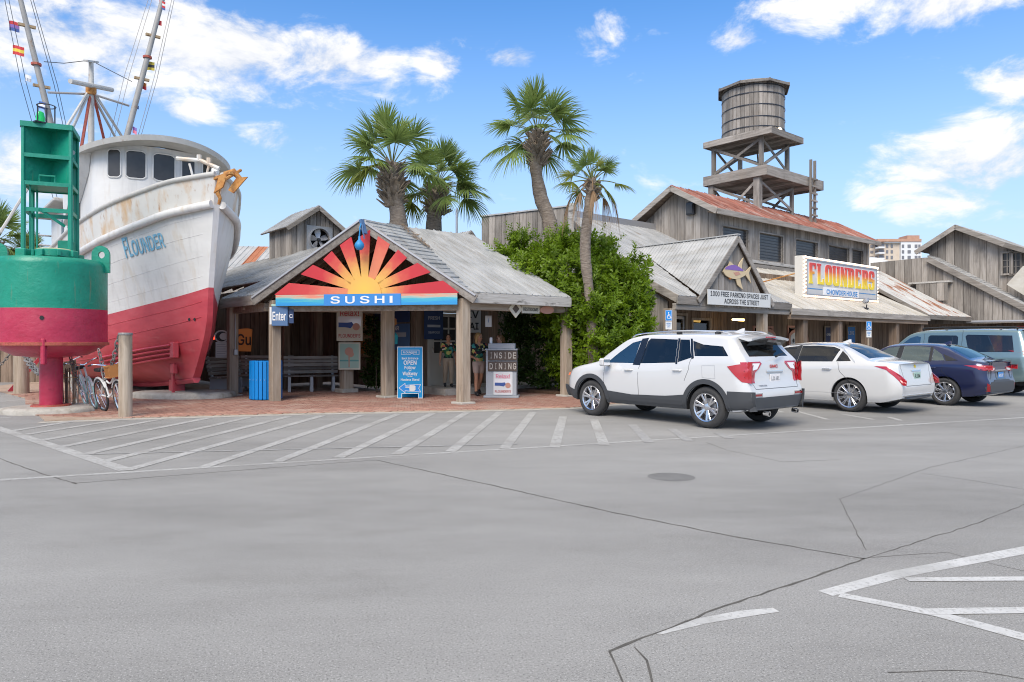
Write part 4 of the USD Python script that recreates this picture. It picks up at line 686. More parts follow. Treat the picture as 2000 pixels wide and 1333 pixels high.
# ---------------------------------------------------------------- fishing boat on blocks (x to port, y aft, z up)
from scipy.interpolate import PchipInterpolator
BB = V3(-6.8, 16.55, 0)
def bt(a, b, z): return BB + a * W + b * U + V3(0, 0, z)
def tol(p): d = np.asarray(p, float) - BB; return V3(d @ U, d @ W, d[2])       # world to boat
boat = thing('fishing_boat', 'big white wooden fishing boat with red bottom and round wheelhouse, propped up ashore', 'boat', BB, ANG)
pc = lambda *p: PchipInterpolator(*zip(*p))
LV = [(1.56, pc((1.5, .60), (8, .21), (16, .1)), pc((0, .09), (16, .09))),
      (1.12, pc((1, 1.09), (5, .78), (8, .6), (16, .5)), pc((0, .08), (1, .27), (2, .6), (4, 1.05), (7, 1.45), (16, 1.6))),
      (.56, pc((.4, 1.98), (3, 1.6), (8, 1.15), (16, 1.1)), pc((0, .07), (1, .36), (2, .74), (4, 1.28), (7, 1.7), (16, 1.8))),
      (.45, pc((.4, 2.77), (2.8, 2.40), (5, 2.17), (8, 1.92), (16, 1.85)), pc((0, .06), (1, .42), (2, .80), (3, 1.10), (5, 1.52), (8, 1.8), (16, 1.85))),
      (.05, pc((0, 4.66), (2.5, 4.27), (5, 3.94), (10, 3.55), (16, 3.5)), pc((0, .07), (.5, .42), (1, .74), (2, 1.10), (3, 1.42), (4, 1.66), (5, 1.80), (7, 1.92), (16, 1.95))),
      (-.08, pc((-.1, 5.32), (2.5, 5.02), (5, 4.73), (10, 4.4), (16, 4.3)), pc((0, .08), (.5, .46), (1, .79), (2, 1.16), (3, 1.48), (4, 1.72), (5, 1.86), (7, 1.98), (16, 2.0)))]
AE = 15.0
def lev(i, k): st, z, b = LV[i]; a = st + k * (AE - st); return np.stack([b(a - st), a, z(a)], -1)
KK = np.concatenate([np.linspace(0, .12, 9)[:-1], np.linspace(.12, 1, 22)])
def hull_rows(i0, i1, n):
    A = np.stack([lev(i, KK) for i in range(6)], 1); t = np.linspace(i0, i1, n); f = PchipInterpolator(np.arange(6), A, axis=1); return f(t)
def hull_part(i0, i1, n, name, m):
    P = hull_rows(i0, i1, n); Q = P * (-1, 1, 1); b = MB(); b.grid(P); b.grid(Q[:, ::-1])
    front = np.stack([Q[0], P[0]], 0); b.grid(front); end = np.stack([P[-1], Q[-1]], 0); b.grid(end); return part(boat, name, b, m, smooth=35)
hull_part(0, 3, 10, 'bottom', 'boat_red'); hull_part(3, 4, 8, 'topsides', 'boat_white'); hull_part(4, 5, 4, 'bulwark', 'boat_white_stained')
kl = lev(0, KK); b = MB(); b.tube(np.stack([kl[:, 0] * 0, kl[:, 1], kl[:, 2] - .04], 1), .10, 6); part(boat, 'keel', b, 'boat_red')
for sgn in (-1, 1):
    r4, r5 = lev(4, KK) * (sgn, 1, 1), lev(5, KK) * (sgn, 1, 1)
    part(boat, 'rub_rail', MB().tube(r4 + V3(sgn * .05, -.02, 0), .095, 10), 'boat_white', smooth=50); part(boat, 'cap_rail', MB().tube(r5 + V3(0, 0, .02), .06, 8), 'mast_paint', smooth=50)
    r3 = lev(3, KK) * (sgn, 1, 1)
dk = lev(4, KK); b = MB(); b.grid(np.stack([dk * (-1, 1, 1) + V3(0, 0, .1), dk + V3(0, 0, .1)], 1)); part(boat, 'deck', b, 'mast_paint')
st = np.array([lev(i, np.array([0.]))[0] * (0, 1, 1) for i in (1, 2, 3, 4, 5)]); part(boat, 'stem_post', MB().tube(st + V3(0, -.02, 0), .085, 6), 'boat_white') if False else None
def on_hull(a, z, side=-1, off=.012):
    """point of the topside or bottom at distance a aft and height z"""
    r = []
    for i in range(6): s_, zf, bf = LV[i]; aa = max(a, s_ + .001); r.append((float(zf(aa)), float(bf(max(a - s_, 0)))))
    zz, bb = zip(*r); bq = float(PchipInterpolator(zz, bb)(z)); return V3(side * (bq + off), a, z)
# the name on the bow
def boat_name():
    b = MB(); v, f = text('FLOUNDER', .30, .006, bold=True, width=1.62); v, f = trimesh.remesh.subdivide_to_size(v, f, .12)[:2]
    aa = np.linspace(4.6, .6, 400); pp = np.array([on_hull(a, 3.7, off=0) for a in aa]); s = np.r_[0, np.cumsum(np.linalg.norm(np.diff(pp[:, :2], axis=0), axis=1))]; s0 = np.interp(-2.95, -aa, s)
    out = []
    for x, y, z in v:
        a = np.interp(s0 + x, s, aa); big = 1.35 if x < .24 else 1.0; out.append(on_hull(a, 3.76 - .115 * (a - 1.45) + y * big * (1.15 - .05 * x), off=.010 + z))
    b.add(np.array(out), f); part(boat, 'name_lettering', b, 'boat_letter')
boat_name()
# keel cooling pipes, zinc block, through-hull holes
for k in range(4):
    p = [on_hull(a, z - k * .10 + .0, off=.05) for a, z in ((2.05, 1.40), (3.0, 1.30), (4.2, 1.17), (5.5, 1.03))]; part(boat, 'cooling_pipe', MB().tube(p, .028, 6), 'boat_red')
p = on_hull(1.95, 1.30, off=.05); part(boat, 'cooler_block', MB().box(p - V3(.08, .16, .22), p + V3(.06, .16, .18), .02), 'boat_red'); p = on_hull(2.4, .80, off=.04); part(boat, 'zinc_block', MB().box(p - V3(.06, .14, .13), p + V3(.06, .14, .13), .02), 'boat_red')
for a, z in ((1.0, 2.02), (1.2, 2.02)): p = on_hull(a, z, off=.0); part(boat, 'drain_hole', MB().lathe([(0, .02), (.035, .02), (.035, 0)], p, 10, (-1, -.3, 0)), 'black')
for lv_, zo in ((1.6, 0), (2.2, 0), (2.7, 0)):
    A = PchipInterpolator(np.arange(6), np.stack([lev(i, KK) for i in range(6)], 1), axis=1)(lv_) * (-1, 1, 1); part(boat, 'plank_seam', MB().tube(A[1:] + V3(-.002, 0, 0), .008, 4), 'lens_red_dark') if False else part(boat, 'strake_edge', MB().tube(A[1:] + V3(.004, 0, 0), .014, 4), 'boat_red')
for lv_ in (3.2, 3.42, 3.64, 3.84):
    A = PchipInterpolator(np.arange(6), np.stack([lev(i, KK) for i in range(6)], 1), axis=1)(lv_) * (-1, 1, 1); part(boat, 'strake_edge', MB().tube(A[1:] + V3(.004, 0, 0), .009, 4), 'boat_white')
# wheelhouse
WF = lambda th, hw=1.65, fr=.95, a0=5.2: (hw * math.sin(th), a0 - fr * math.cos(th))
ths = np.radians(np.linspace(-90, 90, 37)); zb_, zt2 = 4.1, 6.80
def wall_px(th): x, a = WF(th); p = bt(a, x, 6.4); return 1000 + F * p[0] / p[1]
tg = np.linspace(-1.55, 1.5, 600); pxs = np.array([wall_px(t) for t in tg])
win = []
for px, wd in ((223.5, 26), (266, 40), (320.5, 43), (367, 27), (403, 17)):
    t0, t1 = (tg[np.argmin(abs(pxs - q))] for q in (px - wd / 2, px + wd / 2)); win.append((t0, t1))
def wall_pt(th, z, off=0.0): x, a = WF(th, 1.65 + off, .95 + off); return V3(x, a, z)
b = MB(); zc = np.array([zb_, 5.98, 6.76, zt2]); P = np.array([[wall_pt(t, z) for z in zc] for t in ths]); b.grid(P)
for q in (-1, 1): b.grid(np.array([[V3(q * 1.65, a, z) for z in (zb_, zt2)] for a in (5.2, 9.5)]) if q < 0 else np.array([[V3(q * 1.65, a, z) for z in (zt2, zb_)] for a in (5.2, 9.5)]))
b.grid(np.array([[V3(x, 9.5, z) for z in (zb_, zt2)] for x in (1.65, -1.65)])); house = part(boat, 'wheelhouse', b, 'boat_white', smooth=40)
for t0, t1 in win:
    tt = np.linspace(t0, t1, 9); zc = np.linspace(0, 1, 7); G_ = []
    for i, t in enumerate(tt):
        e = min(i, 8 - i); c_ = [.07, .015, 0, 0, 0][e]; G_.append([wall_pt(t, 5.89 + c_ + z * (.76 - 2 * c_), .012) for z in zc])
    G_ = np.array(G_); part(house, 'wheelhouse_window', MB().grid(G_), 'boat_glass', smooth=True)
    rim = np.vstack([G_[:, 0], G_[-1, 1:], G_[::-1, -1][1:], G_[0, ::-1][1:-1]]); part(house, 'window_rim', MB().tube(rim, .022, 5, closed=True), 'boat_white')
for a, z0, z1_, w in ((7.0, 5.0, 5.75, .5), (8.5, 4.6, 5.3, .45)): part(house, 'side_window', MB().box((-1.68, a - w / 2, z0), (-1.64, a + w / 2, z1_), .008), 'boat_glass')
RF = lambda th, z, hw=2.02, fr=1.75: V3(hw * math.sin(th), 5.3 - fr * math.cos(th), z - .17 - .085 * (hw * math.sin(th)) ** 2)
b = MB(); rim_t = [RF(t, 7.16) for t in ths] ; rim_b = [RF(t, 7.02, 1.98, 1.71) for t in ths]; mid = [RF(t, 7.24, 1.0, .8) for t in ths]
back = lambda r, s: [V3(p[0], 9.9, p[2]) for p in (r[0], r[-1])]
b.grid(np.array([mid, rim_t])); b.grid(np.array([rim_t, rim_b])); inn = [RF(t, 7.0, 1.66, .96) for t in ths]; b.grid(np.array([rim_b, inn]))
top0 = [V3(x, 5.3, 7.03 - .085 * x * x) for x in np.linspace(-2.02, 2.02, 15)]; top1 = [V3(x, 9.9, 7.03 - .085 * x * x) for x in np.linspace(-2.02, 2.02, 15)]; b.grid(np.array([top0, top1])); b.grid(np.array([[p - V3(0, 0, .14) for p in top1], [p - V3(0, 0, .14) for p in top0]]))
cap = np.array(mid); b.add(np.vstack([cap, V3(0, 5.3, 7.09)]), [(i + 1, i, len(cap)) for i in range(len(cap) - 1)])
for q in (0, -1): b.grid(np.array([[top0[q], top1[q]], [top0[q] - V3(0, 0, .14), top1[q] - V3(0, 0, .14)]]))
part(boat, 'wheelhouse_roof', b, 'mast_paint', smooth=30)
for q in (-1, 1):
    P = np.array([[V3(q * 1.99, 5.2, 6.62), V3(q * 1.66, 5.15, 6.6)], [V3(q * 1.97, 5.5, 6.2), V3(q * 1.66, 5.45, 6.1)], [V3(q * 1.93, 6.4, 5.75), V3(q * 1.66, 6.4, 5.6)], [V3(q * 1.90, 7.9, 5.0), V3(q * 1.66, 8.2, 4.9)]]); b = MB(); b.grid(P)
    Q = P[:, :1].repeat(2, 1); Q[:, 1] = np.stack([P[:, 0, 0], P[:, 0, 1] + .25, np.full(4, 6.6)], 1); b.grid(Q); part(boat, 'side_wing', b, 'boat_white', smooth=30)
b = MB(); b.box((-1.5, 9.6, 4.0), (1.5, 13.2, 5.9)); part(boat, 'aft_house', b, 'boat_white'); b = MB(); b.box((-1.95, 9.4, 5.9), (1.95, 13.8, 6.02), .03); part(boat, 'aft_house_roof', b, 'mast_paint'); part(boat, 'side_window', MB().box((-1.54, 10.3, 4.7), (-1.49, 10.8, 5.5)), 'boat_glass')
for z in (4.6, 4.95, 5.3): part(boat, 'stern_rail', MB().tube([V3(-1.9, 13.6, z), V3(1.9, 13.6, z)], .035, 6), 'mast_paint')
part(boat, 'stern_brace', MB().tube([tol(PX(0, 455, 24)), tol(PX(58, 362, 25))], .05, 6), 'mast_paint')
# mast, crosstree, stays, outriggers
YM = 27.7
def tp(px, py, Y=YM): return tol(PX(px, py, Y))
part(boat, 'mast', MB().tube([tp(178, 420), tp(178, 210), tp(178, 122)], [.12, .11, .085], 10), 'mast_paint', smooth=40); part(boat, 'mast_cap', MB().beam(tp(167, 119, 27.3), tp(189, 122, 28.2), .16, .07), 'mast_paint')
part(boat, 'crosstree', MB().tube([tp(137, 159, 26.4), tp(219, 176, 28.8)], .09, 8), 'mast_paint'); part(boat, 'mast_collar', MB().tube([tp(178, 172), tp(178, 186)], .19, 8), 'rust')
for x0, y0, x1, y1, Y1 in ((172, 180, 118, 268, 24.5), (174, 182, 128, 280, 25), (176, 186, 152, 330, 25), (182, 184, 203, 272, 29), (184, 182, 240, 270, 29), (181, 186, 226, 270, 29.5)): part(boat, 'mast_stay', MB().tube([tp(x0, y0), tp(x1, y1, Y1)], .055, 6), 'rusty_red' if x1 in (152, 203) else 'mast_paint')
OL, OR = (tp(150, 450, 27), tp(34, -25, 26.0)), (tp(200, 450, 27.6), tp(325, -30, 29.4))
for (p0, p1), nm in ((OL, 'l'), (OR, 'r')):
    part(boat, 'outrigger', MB().tube([p0, (p0 + p1) / 2, p1], [.115, .11, .085], 10), 'boom_grey', smooth=40)
    for f_ in ((.845, .69, .60) if nm == 'l' else (.60, .78, .69)):
        c = p0 + (p1 - p0) * f_; part(boat, 'outrigger_step' if f_ not in (.69,) else 'outrigger_clamp', MB().beam(c - V3(.27, 0, .0), c + V3(.27, 0, -.0), .12, .09) if f_ != .69 else MB().tube([c - V3(0, 0, .04), c + V3(0, 0, .04)], .17, 8), 'old_timber' if f_ != .69 else 'rusty_red')
    sg = -1 if nm == 'l' else 1
    for k in range(4):
        o = V3((.42 + .14 * (k % 2)) * (1 if k < 2 else -1), .15 * k, 0); part(boat, 'halyard', MB().tube([p0 + (p1 - p0) * .1 + o * .8, p0 + (p1 - p0) * .62 + o, p1 + o * .75], .010, 4), 'dark_metal')
part(boat, 'spreader_bar', MB().tube([tp(94, 181, 26.4), tp(168, 184)], .045, 6), 'grey_metal'); part(boat, 'spreader_bar', MB().tube([tp(186, 186), tp(252, 207, 28.8)], .045, 6), 'grey_metal')
for pts in ([tp(86, 121, 26.3), tp(125, 124, 27), tp(168, 119)], [tp(188, 124), tp(215, 138, 28.3), tp(258, 160, 28.9)]): part(boat, 'rigging_wire', MB().tube(pts, .014, 5), 'dark_metal')
# keel block
b = MB(); p = tol(PX(347, 740, 18.9)); part(boat, 'keel_prop', MB().box((-.16, 3.05, .16), (.16, 3.4, .5), .02), 'boat_red'); part(boat, 'keel_prop', MB().box((-.30, 2.5, .16), (-.24, 2.62, .75), .01), 'boat_red'); part(boat, 'keel_prop', MB().box((-.2, 9, 0), (.2, 9.4, .3), .02), 'boat_red')
part(boat, 'side_prop', MB().beam(tol(GP(18, 766) ), tol(GP(18, 766)) + V3(1.0, 0, 1.3), .1, .1), 'boat_red')
pad('keel_pad', 'long low concrete pad under the boat\'s keel', bt(2.9, .12, .015), 1.35, .75, .17, 5, 0)
# anchor and its davit on the bow
anc = thing('anchor', 'rusty orange anchor hanging on the bow of the white boat', 'anchor', (0, 0, 0))
K = lambda px, py, Y=16.3: PX(px, py, Y)
part(anc, 'shank', MB().beam(K(420, 350, 16.5), K(452, 338, 16.1), .09, .07, bev=.01), 'rust')
for pts in ([(428, 346), (446, 336), (436, 366), (418, 378)], [(446, 372), (462, 348), (484, 346), (456, 378)]):
    m = MB(); q = [K(*p, 16.2 - .02 * i) for i, p in enumerate(pts)]; n = np.cross(q[1] - q[0], q[2] - q[0]); n /= np.linalg.norm(n); q = np.array(q); m.add(np.vstack([q - n * .02, q + n * .02]), [(0, 1, 2, 3), (7, 6, 5, 4), (0, 4, 5, 1), (1, 5, 6, 2), (2, 6, 7, 3), (3, 7, 4, 0)]); part(anc, 'fluke', m, 'rust')
part(anc, 'crown', MB().tube([K(438, 340), K(456, 336), K(470, 350)], [.05, .085, .05], 8), 'rust'); part(anc, 'stock', MB().tube([K(441, 350, 15.9), K(470, 333, 16.6)], .035, 7), 'rust')
part(anc, 'chain', MB().tube([K(432, 352, 16.4), K(424, 376, 16.4), K(430, 388, 16.4), K(427, 400, 16.4)], [.05, .06, .04, .03], 6), 'rust')
dv = thing('davit', 'pale pipe davit lying along the bow rail in front of the wheelhouse windows', 'davit', (0, 0, 0)); KD = lambda px, py: K(px, py, 16.9)
part(dv, 'pipe', MB().tube([KD(345, 310), KD(392, 314), KD(428, 330)], .05, 8), 'boat_white_stained')
for a, c in (((370, 320), (377, 346)), ((409, 320), (404, 340))): part(dv, 'strut', MB().tube([KD(*a), KD(*c)], .028, 6), 'boat_white_stained')
for px, py in ((389, 312), (408, 318)): part(dv, 'block', MB().tube([KD(px, py - 9), KD(px, py + 4)], .055, 7), 'boat_white_stained')
part(dv, 'net', MB().tube([KD(415, 330), KD(421, 338), KD(424, 346)], [.03, .1, .02], 8), 'white_paint')
# signal flags on the halyards
def flag(name, label, px, py, w, h, Y, cols, tri=False, kind='stripe', sk=.2):
    t = thing(name, label, 'flag', PX(px, py, Y)); n = len(cols)
    for i, c in enumerate(cols):
        rows = []
        for j in range(9):
            u = j / 8; row = []
            for k in range(2):
                v = (i + k) / n; vv = .5 + (v - .5) * (1 - u if tri else 1); row.append(V3(u * w, .09 * w * math.sin(u * 7) , (.5 - vv) * h - sk * u * h + .05 * h * math.sin(u * 6)))
            rows.append(row)
        part(t, 'stripe', MB().grid(np.array(rows)), c)
    return t
FL = 26.2
flag('signal_flag', 'flag of red over dark blue at the upper left of the rigging', 18, 50, .36, .36, FL, ['flag_red', 'purple', 'flag_blue'])
flag('signal_flag', 'red and yellow flag, left of the left boom', 25, 97, .40, .34, FL, ['flag_red', 'yellow', 'flag_red'], sk=.25)
flag('signal_flag', 'small grey and white flag on the left boom stay', 49, 152, .22, .24, FL, ['white_paint', 'grey_metal'])
flag('signal_flag', 'small blue and white flag just above the green buoy lamp', 76, 205, .26, .26, FL, ['flag_blue', 'white_paint', 'flag_blue'])
flag('signal_flag', 'red striped flag at the top of the right boom', 311, 9, .24, .34, 29.2, ['flag_red', 'white_paint', 'flag_red', 'flag_blue'])
flag('signal_flag', 'small plain red flag on the right boom, second from its top', 304, 44, .24, .2, 29.2, ['flag_red', 'flag_red'])
flag('signal_flag', 'yellow flag with dark middle, right of the right boom', 287, 129, .30, .34, 29.0, ['yellow', 'letter_black', 'yellow'], sk=.05)
flag('signal_flag', 'orange red flag on the lower step of the right boom', 276, 167, .2, .28, 28.8, ['orange', 'flag_red'])
flag('signal_flag', 'dark blue flag low on the right boom', 259, 209, .24, .14, 28.6, ['flag_blue', 'flag_blue'])
flag('signal_flag', 'purple flag above the wheelhouse roof', 259, 254, .16, .26, 28.4, ['purple', 'letter_pink'])

# ---------------------------------------------------------------- navigation buoy on its column
BU = V3(-9.74, 15.15, 0)
bu = thing('navigation_buoy', 'huge green and red steel navigation buoy on a red column', 'buoy', BU); UsdGeom.Xformable(bu).AddScaleOp().Set(Gf.Vec3f(.87, .87, .98))
pad('buoy_pad', 'low round concrete pad under the red buoy column', BU * V3(1, 1, 0), .86, .8, .13, 3)
R0 = 1.2
part(bu, 'drum_red', MB().lathe([(.26, 1.17), (.75, 1.22), (1.06, 1.36), (1.17, 1.44), (1.205, 1.47), (1.205, 1.52), (R0, 1.54), (R0, 2.205)], (0, 0, 0), 64), 'buoy_red', smooth=35)
part(bu, 'drum_green', MB().lathe([(R0, 2.205), (R0, 3.12), (R0 - .02, 3.20), (R0 - .08, 3.26), (.6, 3.30), (0, 3.31)], (0, 0, 0), 64), 'buoy_green', smooth=35)
part(bu, 'bottom_flange', MB().lathe([(1.15, 1.43), (1.235, 1.44), (1.235, 1.50), (1.19, 1.51)], (0, 0, 0), 64), 'rusty_red', smooth=30)
for a, r_ in ((-1.15, 'a'), (-2.5, 'b')):
    p = V3(R0 * math.cos(a), R0 * math.sin(a), 2.0 if r_ == 'a' else 1.62); part(bu, 'plug_hole', MB().lathe([(0, .012), (.045, .012), (.045, -.01)], p, 10, (p[0], p[1], 0)), 'black')
col = part(bu, 'column', MB().lathe([(.245, .12), (.245, 1.25)], (0, 0, 0), 36), 'buoy_red', smooth=35); part(col, 'base_plate', MB().lathe([(0, .165), (.42, .165), (.43, .13), (.43, .11)], (0, 0, 0), 36), 'rusty_red')
part(bu, 'drain_bracket', MB().box((.46, -1.12, 1.05), (.56, -1.0, 1.58), .02), 'buoy_red'); part(bu, 'drain_bracket', MB().box((.9, -.55, .98), (1.0, -.45, 1.45), .02), 'buoy_red') if False else None
cr = [V3(.63, -.25, 0), V3(.25, .63, 0), V3(-.63, .25, 0), V3(-.25, -.63, 0)]          # right, back, left, front corner
for i, c in enumerate(cr):
    g = part(bu, 'cage_leg', MB().tube([c + V3(0, 0, 3.2), c * .985 + V3(0, 0, 4.85)], .052, 8), 'frame_green', smooth=40)
    part(g, 'foot', MB().box(c + V3(-.12, -.12, 3.2), c + V3(.12, .12, 3.45), .02), 'buoy_green')
    part(g, 'rod', MB().tube([c * .82 + V3(.04, 0, 3.25), c * .82 + V3(.04, 0, 4.85)], .022, 6), 'frame_green')
for i in range(4): part(bu, 'cage_brace', MB().beam(cr[i] + V3(0, 0, 4.28), cr[(i + 1) % 4] + V3(0, 0, 4.28), .03, .085), 'frame_green')
part(bu, 'cage_brace', MB().beam(cr[3] + V3(.3, .1, 4.3), cr[0] + V3(-.2, .1, 3.98), .03, .06), 'frame_green')
for z in (4.83, 5.41, 6.05):
    s_ = 1.09 if z > 6 else 1.03; b = MB(); b.slab(Polygon([tuple((c * s_)[:2]) for c in cr]), (0, 0, z), X3, Y3, -.02, .02); pl = part(bu, 'reflector_shelf', b, 'frame_green')
    for i in range(4): part(pl, 'shelf_rim', MB().beam(cr[i] * s_ + V3(0, 0, z), cr[(i + 1) % 4] * s_ + V3(0, 0, z), .03, .11 if z > 6 else .08), 'frame_green')
for i in range(4):
    part(bu, 'reflector_plate', MB().beam(V3(0, 0, 5.44), cr[i] + V3(0, 0, 5.44), .015, 1.22), 'buoy_green')
    part(bu, 'corner_bar', MB().beam(cr[i] + V3(0, 0, 4.83), cr[i] + V3(0, 0, 6.05), .06, .06), 'frame_green')
a, c = cr[2], cr[3]; part(bu, 'side_plate', MB().beam(a + V3(.0, .03, 5.44), c + V3(0, .03, 5.44), .012, 1.22), 'buoy_green')
mid_ = a * .55 + c * .45; e = (c - a) / np.linalg.norm(c - a); nrm = V3(e[1], -e[0], 0)
for z0, z1_, w in ((5.55, 5.92, .12), (4.87, 5.02, .10)): part(bu, 'lifting_loop', MB().tube(curve([mid_ + nrm * .03 - e * w + V3(0, 0, z0), mid_ + nrm * .05 - e * w + V3(0, 0, z1_), mid_ + nrm * .05 + e * w + V3(0, 0, z1_), mid_ + nrm * .03 + e * w + V3(0, 0, z0)], 5), .018, 6), 'frame_green')
f_, r_ = cr[3], cr[0]; e2 = (r_ - f_) / np.linalg.norm(r_ - f_); m2 = f_ * .5 + r_ * .5
part(bu, 'lifting_loop', MB().tube([m2 - e2 * .16 + V3(0, 0, 4.86), m2 - e2 * .16 + V3(0, 0, 5.0), m2 + e2 * .16 + V3(0, 0, 5.0), m2 + e2 * .16 + V3(0, 0, 4.86)], .02, 6), 'frame_green')
for px, z in ((.12, 5.82), (.42, 5.62), (.40, 5.47), (-.1, 5.46)): q = V3(.05, .02, 0) + e2 * px; part(bu, 'sun_hole', MB().lathe([(0, .004), (.05, .004)], q + V3(.02, -.06, z), 9, (.3, -1, 0)), 'white_paint')
lt = part(bu, 'lantern', MB().lathe([(.0, 6.44), (.075, 6.40), (.10, 6.28), (.085, 6.14), (.10, 6.08)], (-.13, -.2, 0), 20), 'lens_green', smooth=40)
part(lt, 'lantern_base', MB().lathe([(.12, 6.06), (.12, 6.1), (.0, 6.1)], (-.13, -.2, 0), 20), 'frame_green')
for q in range(6): a = q * np.pi / 3; part(lt, 'lantern_guard', MB().tube([(-.02 + .2 * math.cos(a), -.15 + .2 * math.sin(a), 6.06), (-.02 + .2 * math.cos(a), -.15 + .2 * math.sin(a), 6.55)], .012, 5), 'dark_metal')
part(lt, 'guard_ring', MB().tube([(-.02 + .2 * math.cos(a), -.15 + .2 * math.sin(a), 6.55) for a in np.linspace(0, 2 * np.pi, 14)[:-1]], .012, 5, closed=True), 'dark_metal'); part(bu, 'top_plate', MB().ob((-.1, -.2, 6.10), RZ(.6), (.42, .3, .012)), 'dark_metal')
hat = part(bu, 'hatch', MB().lathe([(.40, 3.29), (.40, 3.42), (.37, 3.44)], (.34, -.42, 0), 32), 'buoy_green', smooth=30); part(hat, 'hatch_lid', MB().lathe([(.37, 3.44), (.34, 3.46), (0, 3.465)], (.34, -.42, 0), 32), 'hatch_yellow')
for q in range(8): a = q * np.pi / 4; part(hat, 'hatch_dog', MB().ob((.34 + .43 * math.cos(a), -.42 + .43 * math.sin(a), 3.36), RZ(a), (.04, .025, .06), .01), 'frame_green')
part(bu, 'vent_box', MB().box((.05, .15, 3.3), (.35, .4, 3.72), .02), 'buoy_green')
for q in (0.22, 3.45): 
    c = V3(1.10 * math.cos(q), 1.10 * math.sin(q), 3.22); t_ = V3(-math.sin(q), math.cos(q), 0); n_ = V3(math.cos(q), math.sin(q), 0)
    sh = Polygon([(-.2, -.25), (.2, -.25), (.2, .12)] + [(.2 * math.cos(a), .14 + .2 * math.sin(a)) for a in np.linspace(0, np.pi, 12)]).buffer(0).difference(shapely.Point(.02, .14).buffer(.075))
    x_ = n_; b = MB(); b.slab(sh, c + V3(0, 0, .05) - t_ * .0, n_, Z3, -.045, .045); part(bu, 'lifting_eye', b, 'buoy_green')
# ---------------------------------------------------------------- cars (x forward, y to the driver's side, z up)
def cast(v, f, pts, ax, sgn):
    """outermost surface coordinate along axis ax at points given by the two other coordinates"""
    o = [k for k in range(3) if k != ax]; T = v[f]; A, B, C = T[:, 0][:, o], T[:, 1][:, o], T[:, 2][:, o]; za, zb_, zc = T[:, 0, ax], T[:, 1, ax], T[:, 2, ax]
    den = (B[:, 1] - C[:, 1]) * (A[:, 0] - C[:, 0]) + (C[:, 0] - B[:, 0]) * (A[:, 1] - C[:, 1]); ok = np.abs(den) > 1e-12; den = np.where(ok, den, 1)
    out = np.full(len(pts), np.nan)
    for i in range(0, len(pts), 256):
        p = pts[i:i + 256, None]; l1 = ((B[:, 1] - C[:, 1]) * (p[..., 0] - C[:, 0]) + (C[:, 0] - B[:, 0]) * (p[..., 1] - C[:, 1])) / den; l2 = ((C[:, 1] - A[:, 1]) * (p[..., 0] - C[:, 0]) + (A[:, 0] - C[:, 0]) * (p[..., 1] - C[:, 1])) / den; l3 = 1 - l1 - l2
        h = ok & (l1 > -1e-6) & (l2 > -1e-6) & (l3 > -1e-6); z = np.where(h, l1 * za + l2 * zb_ + l3 * zc, -1e9 * sgn); best = z.max(1) if sgn > 0 else z.min(1); out[i:i + 256] = np.where(h.any(1), best, np.nan)
    bad = np.isnan(out)
    if bad.any() and not bad.all():
        from scipy.spatial import cKDTree
        out[bad] = out[~bad][cKDTree(pts[~bad]).query(pts[bad])[1]]
    return out
